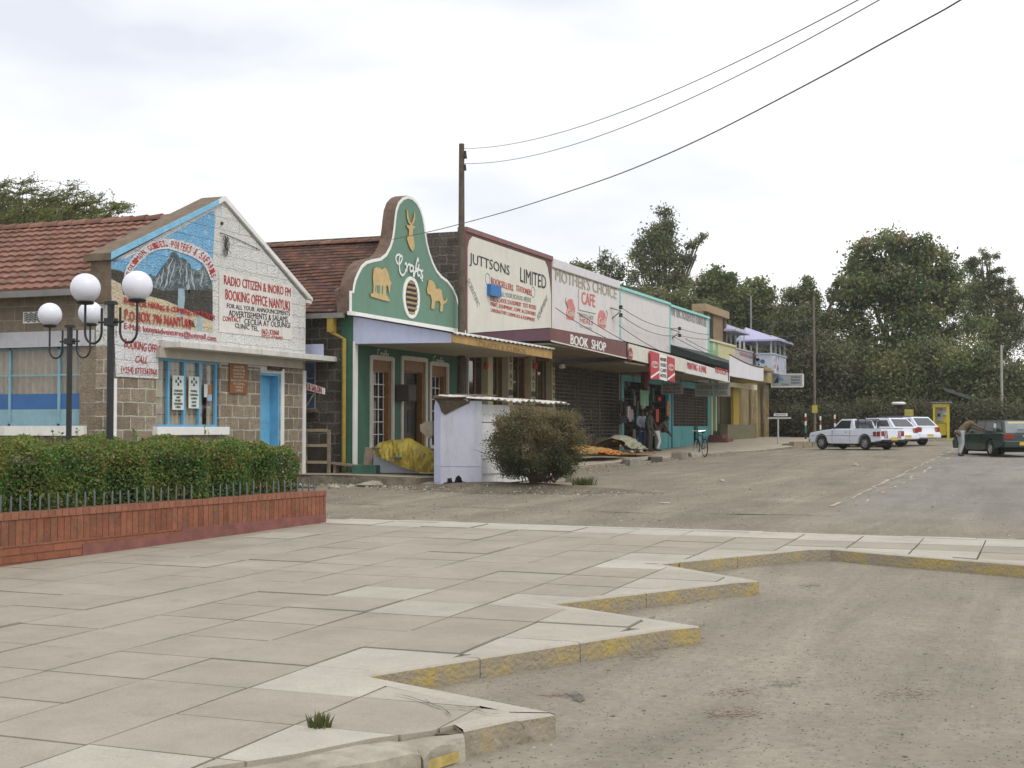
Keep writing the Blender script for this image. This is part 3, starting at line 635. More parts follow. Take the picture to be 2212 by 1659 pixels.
# coping on the two rakes
mb=MB()
for (ya,za,yb,zb,m) in ((Y1-.15,zl+.02,yp,zp+.02,0),(yp,zp+.02,Y2+.1,zr+.02,1)):
    h=.1;mb.prism([(X0+.06,ya,za),(X0+.06,yb,zb),(X0+.06,yb,zb+h),(X0+.06,ya,za+h)],(-.62,0,0),m)
cp=mb.build('coping',[m_cop,m_white],bo)
mb=MB();pts=[(Y1-.1,zl-.06),(23.1,zl+.04),(26.0,6.62),(26.0,6.78),(Y1-.1,zl+.14)]
mb.prism([(X0+.055,Y1-.2,zl-.02),(X0+.055,26.3,6.81),(X0+.055,26.3,6.93),(X0+.055,Y1-.2,zl+.12)],(.012,0,0));mb.build('painted_rake_edge',M('mural_rake_blue',(.22,.50,.72),.7,.15,5),cp)
mb=MB();mb.prism([(X0+.055,26.3,6.82),(X0+.055,yp,6.94),(X0+.055,Y2+.25,zr-.02),(X0+.055,Y2+.25,zr+.07),(X0+.055,yp,7.06),(X0+.055,26.3,6.93)],(.012,0,0));mb.build('white_rake_edge',m_whitep,cp)
mb=MB();mb.box(X0-.3,X0+.05,Y2-.02,Y2+.22,zr-.08,zr+.0);mb.build('kneeler',m_white,cp)
# mural, painted on the wall: thin coats, each a little proud of the one below
ZA=lambda x,y:(x*.25,345.6+y*.25)
ZB=lambda x,y:(172.8+x*.25,403.2+y*.25)
def coat(pts,k,mat,name,parent,Z=ZA,X=X0,th=.003):
    P_=[wx(*Z(*p),X) for p in pts];P_=[(X+.003*k,p[1],p[2]) for p in P_];return MB().prism(P_,(th,0,0)).build(name,mat,parent)
mu=coat([(958,850),(1090,850),(1830,445),(1858,440),(1850,640),(1835,900),(1830,1500),(990,1390),(958,1200)],1,m_sky,'mural',bo)
coat([(958,935),(1060,965),(1130,1010),(1200,1040),(1290,985),(1340,1010),(1400,920),(1440,870),(1480,800),(1510,790),(1545,840),(1590,850),(1640,900),(1650,935),(1700,955),(1730,945),(1760,905),(1790,960),(1820,1040),(1834,1080),(1834,1400),(958,1200)],2,m_mtn,'mountain_picture',mu)
coat([(958,945),(1050,965),(1150,1040),(1300,1100),(1420,1130),(1640,1120),(1834,1130),(1834,1400),(1400,1300),(958,1200)],3,m_hill,'hills_picture',mu)
coat([(958,1030),(1040,1070),(1060,1165),(1300,1180),(1420,1212),(1560,1272),(1834,1395),(1834,1500),(985,1395),(958,1180)],4,m_sand,'sand_picture',mu)
coat([(1535,1110),(1588,1112),(1592,1200),(1570,1400),(1545,1400),(1530,1230)],5,m_aqua,'waterfall_picture',mu)
coat([(1700,1340),(1742,1350),(1740,1480),(1698,1478)],5,m_aqua,'pool_picture',mu)
mb=MB();random.seed(2)
for (x,y,l,w,s) in ((1490,840,190,8,.9),(1520,860,230,6,1.0),(1600,900,230,9,-.35),(1420,930,180,7,.7),(1660,960,170,10,-.25),(1380,980,120,6,.8),(1560,880,160,5,.1),(1750,950,150,7,.3),(1450,1000,120,9,.5),(1620,1020,140,12,-.2)):
    P_=[];Q=[]
    for i in range(7):
        t=i/6;px=x+s*-60*t+random.uniform(-8,8);py=y+l*t;ww=w*math.sin(math.pi*(t*.9+.05));P_.append(wx(*ZA(px-ww,py),X0+.012));Q.append(wx(*ZA(px+ww,py),X0+.012))
    for i in range(6): mb.face([P_[i],P_[i+1],Q[i+1],Q[i]])
mb.build('snow_streaks',M('mural_snow',(.34,.40,.43),.8,.25,8),mu)
arco=[(1062,1010),(1085,930),(1150,830),(1235,745),(1330,695),(1430,678),(1560,698),(1700,745),(1790,810),(1845,900),(1872,1040)]
arci=[(1115,1015),(1140,960),(1205,880),(1290,805),(1370,775),(1440,768),(1540,795),(1650,835),(1730,885),(1780,950),(1815,1040)]
ao=[wx(*ZA(*p),X0) for p in arco];ai=[wx(*ZA(*p),X0) for p in arci]
ao=[(X0+.018,p[1],p[2]) for p in smoothline(ao,3)];ai=[(X0+.018,p[1],p[2]) for p in smoothline(ai,3)]
bn=MB().strip(ao,ai,(.004,0,0)).build('arched_banner',m_band,mu)
# lettering following the arch, character by character
s='SOLIMON GUIDES, PORTERS & SAFARIS';mb=MB();N=len(s);nseg=len(ao)-1
ln=[0]
for i in range(nseg): ln.append(ln[-1]+(Vector(ao[i+1])-Vector(ao[i])).length)
def at(L,t):
    d=t*ln[-1]
    for i in range(nseg):
        if d<=ln[i+1]+1e-9: f=(d-ln[i])/(ln[i+1]-ln[i]);return Vector(L[i]).lerp(Vector(L[i+1]),f)
    return Vector(L[-1])
for k,ch in enumerate(s):
    if ch==' ': continue
    t0,t1=.015+(k+.08)/N*.97,.015+(k+.85)/N*.97;o0,o1,i0,i1=at(ao,t0),at(ao,t1),at(ai,t0),at(ai,t1)
    bl=i0.lerp(o0,.2);br=i1.lerp(o1,.2);tl=i0.lerp(o0,.82)
    if ch in ',': tl=i0.lerp(o0,.4);
    text(ch,bl,br,tl,X1,None,None,bold=.014,off=.006,build=False,mb=mb)
mb.build('lettering',m_red,bn)
coat([(1000,1392),(1862,1500),(1862,1605),(1360,1555),(1360,1700),(1000,1660)],6,m_band,'white_text_ground',mu)
b2=coat([(290,1290),(668,1330),(668,1652),(668,1660),(300,1640)],8,m_band,'white_text_ground',gw,Z=ZB)
def tX(s,bl,br,tl,mat,parent,Z,X=X0,off=.006,**k): return text(s,wx(*Z(*bl),X),wx(*Z(*br),X),wx(*Z(*tl),X),X1,mat,parent,off=off,**k)
tX('BASE FOR HIKING & CLIMBING MT KENYA',(1065,1240),(1850,1380),(1065,1190),m_red,mu,ZA,off=.032,bold=.03,jit=.1)
tX('P.O BOX 796 NANYUKI',(1068,1385),(1640,1455),(1068,1295),m_red,mu,ZA,off=.032,bold=.02,jit=.06)
tX('E-Mail: kenyaadventures@hotmail.com',(1064,1478),(1858,1580),(1064,1405),m_red,mu,ZA,off=.032,bold=.012,jit=.03)
tX('BOOKING OFFICE HRS',(372,1392),(785,1462),(374,1318),m_red,b2,ZB,off=.032,bold=.015,jit=.05)
tX('CALL',(465,1520),(570,1530),(470,1458),m_red,b2,ZB,off=.032,bold=.01,shear=.2)
tX('(+254) 0733342860',(345,1620),(655,1645),(345,1550),m_red,b2,ZB,off=.032,bold=.01,jit=.04)
mb=MB()
for k in range(5):
    a=wx(*ZA(1630+k*9,1395+k*4),X0+.028);mb.tube([wx(*ZA(1628+k*10+q*4,1378+k*3+q*14),X0+.028) for q in range(5)],.008,4)
mb.build('small_vent_slots',m_black,mu)
# painted notice on the right half
nb_=coat([(1198,728),(1825,852),(1832,1325),(1198,1255)],3,M('cream_notice_paint',(.70,.68,.64),.8,.08,3,dirt=(.5,.48,.45)),'painted_notice',gw,Z=ZB)
for s,bl,br,tl,mt in (('RADIO CITIZEN & INORO FM',(1240,845),(1815,950),(1240,765),m_red),('BOOKING OFFICE NANYUKI',(1252,975),(1808,1072),(1252,885),m_red),('FOR ALL YOUR  ANNOUNCEMENTS',(1265,1048),(1808,1115),(1265,1008),m_black),
    ('ADVERTISEMENTS & SALAMS',(1280,1118),(1790,1170),(1280,1065),m_black),('CONTACT',(1228,1160),(1385,1172),(1228,1118),m_red),('CECILIA AT OLSUNGI',(1415,1190),(1810,1222),(1415,1140),m_black),('CLINIC TEL.',(1335,1218),(1540,1250),(1335,1178),m_black),
    ('062-32060',(1565,1272),(1715,1285),(1565,1228),m_red),('0722-474683',(1565,1300),(1745,1320),(1565,1276),m_red)):
    tX(s,bl,br,tl,mt,nb_,ZB,off=.016,bold=.02 if mt is m_red else .008)
# bare cable tuft and dark stain on the gable
mb=MB();random.seed(4)
a=wx(*ZB(1245,425),X0)
for k in range(12):
    y0=a[1]+random.uniform(-.05,.06);pts=[(X0+.05,y0,a[2])];
    for i in range(1,7): pts.append((X0+.03+random.uniform(0,.06),y0+.05*math.sin(k+i*.7)+.02*i*random.uniform(-.6,1),a[2]-i*random.uniform(.055,.085)))
    mb.tube(pts,.006,4)
mb.tube([(X0+.03,a[1]-.22,a[2]+.04),(X0+.04,a[1],a[2]+.03),(X0+.02,a[1]+.6,a[2]-.02),(X0+.02,a[1]+1.5,a[2]-.14)],.009,4);mb.sphere(wx(*ZB(1225,318),X0+.01),.045,8)
mb.build('cable_tuft',M('old_cable_brown',(.06,.05,.04),.9,.2),gw)
# canopy slab over window and door
cx=wy(390,750,24.2)[0]
mb=MB();mb.box(X0,cx,24.2,31.4,3.45,3.58);cn=mb.build('canopy',M('canopy_white',(.62,.61,.57),.8,.12,3,dirt=(.42,.40,.34)),bo,bevel=.01)
mb=MB();mb.box(X0+.005,X0+.12,wy0-.05,30.0,3.24,3.45);mb.build('lintel_beam',M('lintel_cream',(.42,.39,.32),.85,.12),bo)
# front window: four blue mullions, curtains, posters
mb=MB();xf=X0-.08
for y in (wy0+.03,24.62,25.2,25.78,26.42): mb.box(xf-.03,xf+.03,y-.032,y+.032,wz0,wz1)
mb.box(xf-.029,xf+.029,wy0,wy1,wz1-.05,wz1);mb.box(xf-.029,xf+.029,wy0,wy1,wz0,wz0+.05)
fw_=mb.build('window_frame',m_lblue,bo)
mb=MB();mb.box(xf-.035,xf-.03,wy0,wy1,wz0,wz1);mb.build('pane',g_clear,fw_)
curtain(wy0,26.0,wz0,wz1,'x',X0-.16,'curtain',m_curt,fw_,fold=.2)
curtain(26.2,wy1,wz0,wz1,'x',X0-.16,'curtain',m_curt,fw_,fold=.2)
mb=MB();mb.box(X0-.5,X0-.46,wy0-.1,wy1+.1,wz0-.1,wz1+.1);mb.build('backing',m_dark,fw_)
mb=MB();mb.box(X0-.05,X0+.12,wy0-.1,26.72,1.6,wz0);mb.build('sill',m_whitep,bo,bevel=.01)
mb=MB()
for z in (2.05,2.4,2.8,3.0): mb.tube([(xf-.06,wy0,z),(xf-.06,wy1,z)],.006,4)
mb.build('window_bars',m_darkmetal,fw_)
m_post=M('poster_paper',(.66,.72,.66),.6,.04);m_navy=M('navy_ink',(.02,.03,.1),.6,.2)
for (u0,u1,v0,v1,wd) in ((372,397,812,885,['FOREIGN','EXCHANGE','AND','MONEY','TRANSFER','HERE']),(407,430,814,882,['MOBILE','CHARGING','CARDS','SOLD','HERE'])):
    a=wx(u0,v1,xf+.035);b=wx(u1,v0,xf+.035);mb=MB();mb.box(xf+.034,xf+.038,a[1],b[1],a[2],b[2]);po=mb.build('poster',m_post,fw_)
    yc=(a[1]+b[1])/2;w=(b[1]-a[1]);h=b[2]-a[2];mb=MB();zc=b[2]-.17*h
    for dy,dz in ((0,.065),(0,-.065),(.08,0),(-.08,0)): mb.prism([(xf+.04,yc+dy-.035,zc+dz-.03),(xf+.04,yc+dy+.035,zc+dz-.03),(xf+.04,yc+dy+.02,zc+dz+.035),(xf+.04,yc+dy-.02,zc+dz+.035)],(.002,0,0))
    mb.build('cross_emblem',m_navy,po)
    for i,s in enumerate(wd):
        z=b[2]-h*(.4+.57*(i+.8)/len(wd));hw=w*.4*(len(s)/9+.1);text(s,(xf+.04,yc-hw,z),(xf+.04,yc+hw,z),(xf+.04,yc-hw,z+h*.065),X1,m_black,po,off=.002,bold=.02)
for (u0,u1,v0,v1,c) in ((441,449,830,858,(.6,.6,.6)),(450,457,832,852,(.38,.14,.04)),(448,458,852,866,(.3,.45,.6))):
    a=wx(u0,v1,xf+.04);b=wx(u1,v0,xf+.04);MB().box(xf+.034,xf+.037,a[1],b[1],a[2],b[2]).build('sticker',M('sticker_%d'%u0,c,.6,.05),fw_)
# door
mb=MB();mb.box(X0-.3,X0-.25,dy0,dy1,dz0,dz1-.06);dr=mb.build('door',m_lblue,bo)
mb=MB();mb.box(X0-.3,X0-.02,dy1-.07,dy1-.002,dz0,dz1);mb.box(X0-.3,X0-.02,dy0+.002,dy0+.05,dz0,dz1);mb.box(X0-.3,X0-.02,dy0+.05,dy1-.07,dz1-.06,dz1);mb.build('door_frame',m_lblue,dr)
mb=MB();mb.box(X0-.25,X0-.24,dy0+.1,dy1-.12,.9,1.7);mb.box(X0-.25,X0-.24,dy0+.1,dy1-.12,1.9,2.8);mb.build('door_panel',M('light_blue_panel',(.15,.43,.66),.4,.1,4),dr)
mb=MB();mb.tube([(X0-.24,dy0+.12,1.75),(X0-.17,dy0+.12,1.75),(X0-.17,dy0+.2,1.75)],.015,6);mb.build('handle',m_darkmetal,dr)
mb=MB();mb.box(X0,X0+.03,dy1,dy1+.14,.62,3.2);mb.box(X0,X0+.028,Y2-.14,Y2,.4,3.2);mb.box(X0,X0+.028,Y1,Y1+.07,.2,2.75);mb.build('painted_margin',m_whitep,gw)
def board(name,label,cat,X,u0,v0,u1,v1,mat,lines,tm,th=.03,group=None,parent=None,fr=None):
    a=wx(u0,v1,X);b=wx(u1,v0,X);mb=MB();mb.box(X,X+th,a[1],b[1],a[2],b[2])
    o=mb.build(name,mat,parent)
    if parent is None: tag(o,label,cat,group)
    n=len(lines);h=(b[2]-a[2])
    for i,s in enumerate(lines):
        z=b[2]-h*(.06+.9*(i+.85)/n);hw=(b[1]-a[1])*.44*min(1,(len(s)+2)/14);yc=(a[1]+b[1])/2
        text(s,(X+th,yc-hw,z),(X+th,yc+hw,z),(X+th,yc-hw,z+h/n*.6),X1,tm,o,off=.003,bold=.01)
    return o
board('notice_board','brown wooden notice board with pale lettering between the blue window and blue door','sign',X0+.01,494,787,533,849,M('brown_board',(.24,.10,.035),.7,.15,6),['GLACIER','ADVENTURE','GUIDES &','PORTERS','BASECAMP FOR','MT KENYA','TREKS','OPEN'],M('cream_lettering',(.6,.52,.42),.8,.1))
board('door_sign','small dark brown name plate fixed above the light blue door','sign',X0+.01,578,779,608,799,M('dark_brown_board',(.06,.04,.03),.7,.2),['OFFICE'],M('dim_lettering',(.25,.2,.15),.8,.1))
# tiled roofs --------------------------------------------------
def tile_roof(x0,x1,ya,za,yb,zb,row,wave,amp,step,name,mat,parent,dx=.075,slack=.0):
    """front slope from eave (ya,za) up to ridge (yb,zb), courses as real steps, pan and roll as waves"""
    mb=MB();L=math.hypot(yb-ya,zb-za);ny,nz=-(zb-za)/L,(yb-ya)/L;rows=int(L/row);nx=int((x1-x0)/dx);rr=random.Random(5)
    xs_=[x0+(x1-x0)*i/nx for i in range(nx+1)]
    for r in range(rows):
        sag=[slack*math.sin(x*.9+r*.4)+slack*.7*math.sin(x*2.3+r) for x in xs_]
        sh=(r%2)*.5*wave*0
        for e,(t,h) in enumerate(((r/rows,step),((r+1.04)/rows,0))):
            yy_=ya+(yb-ya)*min(1,t);zz=za+(zb-za)*min(1,t)
            for i,x in enumerate(xs_):
                w=amp*(abs(math.sin(math.pi*(x+sh)/wave))**1.5)+h+sag[i]
                mb.v.append((x,yy_+ny*w,zz+nz*w))
        for i,x in enumerate(xs_):
            t=r/rows;w=-.01;mb.v.append((x,ya+(yb-ya)*t+ny*w,za+(zb-za)*t+nz*w))
        b=r*3*(nx+1)
        cs=[rr.random() for _ in range(int((x1-x0)/wave)+3)]
        for i in range(nx):
            c=cs[int((xs_[i]-x0)/wave)]
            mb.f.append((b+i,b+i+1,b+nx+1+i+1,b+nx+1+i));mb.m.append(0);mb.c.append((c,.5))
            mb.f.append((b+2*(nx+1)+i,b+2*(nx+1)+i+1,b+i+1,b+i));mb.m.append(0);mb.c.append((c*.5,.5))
    return mb.build(name,mat,parent,smooth=False)
def tile_mat(name,cols,dirt,lo,hi):
    m,n,l,b=nt(name);uv=n.new('ShaderNodeUVMap');sp=n.new('ShaderNodeSeparateXYZ');l.new(uv.outputs[0],sp.inputs[0])
    r=n.new('ShaderNodeValToRGB');e=r.color_ramp.elements
    for c in cols[2:]: e.new(.5)
    for i,c in enumerate(cols): e[i].position=i/(len(cols)-1);e[i].color=c4(c)
    l.new(sp.outputs[0],r.inputs[0]);g=n.new('ShaderNodeNewGeometry');a=n.new('ShaderNodeTexNoise');a.inputs['Scale'].default_value=2.4;a.inputs['Detail'].default_value=10;a.inputs['Roughness'].default_value=.8;l.new(g.outputs['Position'],a.inputs['Vector'])
    d=n.new('ShaderNodeValToRGB');d.color_ramp.elements[0].position=lo;d.color_ramp.elements[1].position=hi;l.new(a.outputs['Fac'],d.inputs[0])
    x=n.new('ShaderNodeMix');x.data_type='RGBA';l.new(d.outputs[0],x.inputs['Factor']);l.new(r.outputs[0],x.inputs['A']);x.inputs['B'].default_value=c4(dirt);l.new(x.outputs['Result'],b.inputs['Base Color']);b.inputs['Roughness'].default_value=.9;b.inputs['Specular IOR Level'].default_value=.2
    return m
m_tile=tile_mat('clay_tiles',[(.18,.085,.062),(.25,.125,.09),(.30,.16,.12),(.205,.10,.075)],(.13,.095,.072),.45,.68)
m_tile2=tile_mat('aged_clay_tiles',[(.11,.055,.04),(.19,.085,.06),(.075,.045,.038),(.24,.105,.075)],(.05,.038,.03),.44,.6)
def ridge(x0,x1,y,z,r,name,mat,parent,L=.42):
    mb=MB();x=x0;k=0
    while x<x1:
        e=min(x1,x+L);n=8;rr=random.Random(k)
        c0=rr.random();P0=[];P1=[]
        for j in range(n+1):
            t=math.pi*j/n;P0.append((x,y-math.cos(t)*r*.98,z+math.sin(t)*r*.9));P1.append((e+.04,y-math.cos(t)*r*1.12,z+math.sin(t)*r*1.12+.012))
        for j in range(n): mb.face([P0[j],P0[j+1],P1[j+1],P1[j]],0,(c0,.5))
        mb.face(P0,0,(c0,.5));mb.face(P1[::-1],0,(c0,.5));x=e;k+=1
    return mb.build(name,mat,parent)
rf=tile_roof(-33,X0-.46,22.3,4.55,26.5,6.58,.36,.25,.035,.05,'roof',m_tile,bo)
ridge(-33,X0-.46,26.5,6.58,.13,'ridge_tiles',m_tile,rf)
mb=MB();mb.prism([(-33,26.55,6.6),(-33,30.6,4.7),(-33,30.6,4.6),(-33,26.55,6.5)],(33+X0-.46,0,0));mb.build('rear_slope',m_tile,rf)
mb=MB();mb.box(-33,X0-.5,22.24,22.34,4.42,4.55);mb.build('gutter',M('grey_gutter',(.2,.2,.19),.6,.2),rf)
mb=MB();mb.box(-32,X0-.5,Y2-.3,Y2,.2,4.7);mb.build('rear_wall',m_stone2,bo)
# small things on the far corner: lilac board and slanted red-white sign
# ================================================================ CRAFT SHOP (green curved gable)
XC=-16.5;YC=31.0;YE=37.9
ZC=lambda x,y:(553+x*.20835,391.7+y*.20835)
ZD=lambda x,y:(633.6+x*.2361,679.7+y*.2361)
cs=thing('craft_shop','green craft shop with tall curved gable, wooden animals and white script','building',(XC,YC,.62))
m_dstone=BR('dark_rubble_stone',(.085,.075,.06),(.14,.125,.10),(.21,.19,.155),.46,.27,ms=.02,bump=.03,wob=.05,nb=.03,var=.4,dirt=(.045,.038,.03),dlo=.5,dhi=.75)
m_green=M('dark_green_wall_paint',(.045,.135,.085),.65,.12,3,dirt=(.04,.09,.06),dscale=1.5)
m_green2=M('gable_green_paint',(.125,.235,.17),.65,.06,2,dirt=(.12,.21,.15),dscale=2)
m_tan=M('carved_tan_wood',(.52,.38,.17),.7,.18,9)
m_brownw=M('brown_varnished_wood',(.24,.115,.035),.5,.2,7)
m_gside=M('weathered_gable_edge',(.15,.10,.075),.9,.35,5,bump=.01)
zt=4.66
# openings
def op(z0u,z0v,z1u,z1v): a=wx(*ZD(z0u,z1v),XC);b=wx(*ZD(z1u,z0v),XC);return a[1],b[1],a[2],b[2]
w1=op(700,395,915,1160);dd=op(985,405,1220,1290);w2=op(1245,470,1415,1160)
w1=(w1[0],w1[1],1.25,w1[3]);w2=(w2[0],w2[1],1.25,w1[3]);dd=(dd[0],dd[1],.66,dd[3]);b0=.45
mb=MB()
def wc(y0,y1,z0,z1,m=0): mb.prism([(XC,y0,z0),(XC,y1,z0),(XC,y1,z1),(XC,y0,z1)],(-.35,0,0),m)
wc(YC,w1[0],b0,zt);wc(w1[0],w1[1],b0,w1[2]);wc(w1[0],w1[1],w1[3],zt);wc(w1[1],dd[0],b0,zt);wc(dd[0],dd[1],dd[3],zt);wc(dd[1],w2[0],b0,zt);wc(w2[0],w2[1],b0,w2[2]);wc(w2[0],w2[1],w2[3],zt);wc(w2[1],YE,b0,zt)
fr_=mb.build('front_wall',[m_green],cs)
mb=MB();mb.prism([(XC-.36,YC,b0),(-22,YC,b0),(-22,YC,4.75),(XC-.36,YC,4.75)],(0,.35,0));mb.build('side_wall',m_dstone,cs)
mb=MB();mb.box(XC,XC+.05,YC-.02,YC+.16,b0,zt-.7);mb.build('corner_trim',m_whitep,fr_)
def cwin(o,door=False):
    y0,y1,z0,z1=o;mb=MB();t=.1
    for a in ((y0-.02,y0+t,z0,z1),(y1-t,y1+.02,z0,z1),(y0+t,y1-t,z1-t,z1+.02)): mb.box(XC-.02,XC+.035,*a)
    if not door: mb.box(XC-.02,XC+.06,y0-.03,y1+.03,z0-.08,z0)
    f=mb.build('door_trim' if door else 'window_trim',M('cream_trim',(.60,.57,.50),.7,.1,5),fr_)
    mb=MB();mb.box(XC-.2,XC-.03,y0+t,y0+t+.13,z0,z1-t);mb.box(XC-.2,XC-.03,y1-t-.13,y1-t,z0,z1-t);mb.box(XC-.2,XC-.03,y0+t+.13,y1-t-.13,z1-t-.3,z1-t);mb.build('reveal',m_brownw,f)
    ya,yb,zb=y0+t+.13,y1-t-.13,z1-t-.3
    if door:
        mb=MB();mb.box(XC-.3,XC-.25,ya,yb,z0,zb);d=mb.build('door',M('dark_carved_door',(.07,.055,.045),.6,.3,8),f)
        mb=MB()
        for (p,q,r_,s_) in ((.12,.42,.1,.3),(.58,.88,.1,.3),(.12,.42,.36,.6),(.58,.88,.36,.6),(.12,.42,.66,.93),(.58,.88,.66,.93)): mb.box(XC-.25,XC-.235,ya+(yb-ya)*p,ya+(yb-ya)*q,z0+(zb-z0)*r_,z0+(zb-z0)*s_)
        mb.build('carved_panels',M('darker_carved_wood',(.035,.03,.03),.6,.3,10),d)
        mb=MB();mb.box(XC-.22,XC-.19,ya,yb,zb-.02,zb+.26);s=mb.build('name_plate',M('grey_plate',(.42,.40,.36),.7,.1),f)
        text('Crafts',(XC-.19,ya+.15,zb+.05),(XC-.19,yb-.2,zb+.05),(XC-.19,ya+.15,zb+.2),X1,m_black,s,off=.004)
    else:
        mb=MB();mb.box(XC-.22,XC-.21,ya,yb,z0,zb);mb.build('pane',g_clear,f)
        mb=MB();n=3;
        for i in range(n+1): y=ya+(yb-ya)*i/n;mb.box(XC-.19,XC-.17,y-.014,y+.014,z0,zb)
        k=6
        for i in range(k+1): z=z0+(zb-z0)*i/k;mb.box(XC-.165,XC-.15,ya,yb,z-.012,z+.012)
        mb.build('security_grille',m_whitep,f)
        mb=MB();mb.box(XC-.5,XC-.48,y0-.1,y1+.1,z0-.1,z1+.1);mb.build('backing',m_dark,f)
        mb=MB()
        for i in range(5): mb.box(XC-.4,XC-.36,ya+(yb-ya)*(i+.2)/5,ya+(yb-ya)*(i+.6)/5,z0+.2,zb-.1-(i%2)*.5)
        mb.build('displayed_carvings',M('dim_carvings',(.22,.13,.07),.7,.4,9),f)
cwin(w1);cwin(dd,True);cwin(w2)
# dark box on the wall
a=wx(853,866,XC);b=wx(873,832,XC);tag(MB().box(XC,XC+.42,a[1],b[1]-.1,a[2],b[2]).build('meter_box',M('dark_brown_steel',(.05,.04,.035),.6,.2),None,bevel=.01),'dark brown meter box on the green wall between the grille window and door','meter box')
# curved gable -------------------------------------------------
oc=[(970,1345),(968,1136),(1000,1134),(1006,1080),(1022,1010),(1052,940),(1090,870),(1140,825),(1210,805),(1290,790),(1345,745),(1385,670),(1410,590),(1425,480),(1435,380),(1448,290),(1475,215),(1520,165),(1570,147),(1620,162),(1668,210),(1705,280),(1730,360),(1748,450),(1760,545),(1775,640),(1800,740),(1835,840),(1875,920),(1920,975),(1985,1025),(2040,1100),(2080,1190),(2102,1290),(2108,1570)]
gp=[wx(*ZC(*p),XC+.06) for p in oc];gp[0]=(XC+.06,gp[0][1],zt);gp[-1]=(XC+.06,gp[-1][1],zt)
gt=MB().prism(gp,(-.36,0,0),0,1).build('gable',[m_green2,m_gside],cs)
def insetp(pts,d,cl=False):
    out=[];n=len(pts)
    for i in range(n):
        a=Vector(pts[max(0,i-1)][1:]);b=Vector(pts[min(n-1,i+1)][1:]);t=(b-a).normalized();nn=Vector((t.y,-t.x));out.append((pts[i][0],pts[i][1]+nn.x*d,pts[i][2]+nn.y*d))
    return out
gi=insetp(gp,.085);g2=insetp(gp,.005)
MB().strip([(p[0]+.0,p[1],p[2]) for p in g2[1:-1]],[(p[0],p[1],p[2]) for p in gi[1:-1]],(.016,0,0)).build('white_outline',m_whitep,gt)
mb=MB();mb.box(XC+.03,XC+.13,gp[0][1]-.06,YE+.05,zt-.05,zt+.05);mb.box(XC+.06,XC+.085,gp[1][1]-.01,gp[1][1]+.09,zt+.05,gp[1][2]);mb.build('white_ledge',m_whitep,gt)
# louvred round vent
cv=wx(*ZC(1605,1205),XC+.06);a1=wx(*ZC(1690,1230),XC+.06);a2=wx(*ZC(1518,1175),XC+.06);rv=(a1[1]-a2[1])/2;rz=(wx(*ZC(1590,985),XC)[2]-wx(*ZC(1615,1425),XC)[2])/2;yv,zv=cv[1],cv[2]
O=[];I=[]
for k in range(33):
    t=2*math.pi*k/32;O.append((XC+.06,yv+rv*math.cos(t),zv+rz*math.sin(t)));I.append((XC+.06,yv+rv*.74*math.cos(t),zv+rz*.82*math.sin(t)))
MB().strip(O,I,(.03,0,0)).build('vent_ring',m_whitep,gt)
ve=MB().prism(I[:-1],(.008,0,0)).build('vent',M('vent_dark',(.05,.035,.025),.8,.2),gt)
mb=MB()
for k in range(7):
    z=zv-rz*.72+k*rz*1.44/6;h=math.sqrt(max(0,1-((z-zv)/(rz*.82))**2))*rv*.72;mb.prism([(XC+.07,yv-h,z-.05),(XC+.07,yv+h,z-.05),(XC+.105,yv+h,z-.03),(XC+.105,yv-h,z-.03)],(0,0,.05))
mb.build('louvre_slats',M('tan_slats',(.36,.27,.15),.8,.2,6),ve)
def cutout(name,pts,parts=None):
    P_=[wx(*ZC(*p),XC+.068) for p in pts];o=MB().prism(P_,(.025,0,0)).build(name,m_tan,gt);
    Q=insetp([(p[0]-.004,p[1],p[2]) for p in P_],-.018);return o
m_tand=M('dark_cutout_edge',(.20,.12,.04),.8,.2)
def cut2(name,pts):
    P_=[wx(*ZC(*p),XC+.064) for p in pts];cy=sum(p[1] for p in P_)/len(P_);cz=sum(p[2] for p in P_)/len(P_)
    o=MB().prism(P_,(.03,0,0),0,1).build(name,[m_tan,m_tand],gt);return o
an=[[(1550,290),(1562,300),(1572,370),(1585,415),(1600,440),(1612,415),(1625,380),(1628,330),(1638,325),(1640,385),(1628,430),(1612,455),(1622,462),(1640,468),(1638,480),(1618,500),(1616,560),(1628,600),(1635,680),(1618,722),(1600,715),(1575,660),(1556,600),(1560,575),(1575,560),(1578,500),(1560,480),(1550,458),(1562,452),(1582,458),(1590,452),(1570,425),(1556,375)],
 [(1212,905),(1240,890),(1275,900),(1295,915),(1320,893),(1345,910),(1365,960),(1378,1020),(1392,1050),(1400,1055),(1392,1065),(1383,1080),(1378,1150),(1368,1155),(1362,1100),(1350,1075),(1340,1090),(1338,1170),(1345,1185),(1375,1225),(1378,1245),(1340,1240),(1180,1195),(1176,1165),(1205,1160),(1210,1080),(1202,1000)],
 [(1780,1025),(1800,1020),(1830,1040),(1850,1080),(1856,1115),(1890,1112),(1915,1130),(1925,1200),(1935,1240),(1955,1235),(1965,1205),(1975,1210),(1968,1250),(1945,1270),(1932,1275),(1925,1350),(1898,1348),(1905,1270),(1890,1240),(1850,1245),(1838,1325),(1808,1320),(1815,1230),(1800,1180),(1770,1165),(1762,1120),(1775,1080)]]
for nme,p in zip(('antelope_head_cutout','elephant_cutout','lion_cutout'),an): cut2(nme,p)
mb=MB()
for q in (((1252,1075),(1285,1080),(1285,1165),(1255,1155)),((1305,1085),(1320,1085),(1318,1170),(1304,1168)),((1240,1080),(1246,1080),(1244,1150),(1238,1148))): mb.prism([wx(*ZC(*p),XC+.096) for p in q],(.004,0,0))
mb.build('leg_gaps',m_green2,gt)
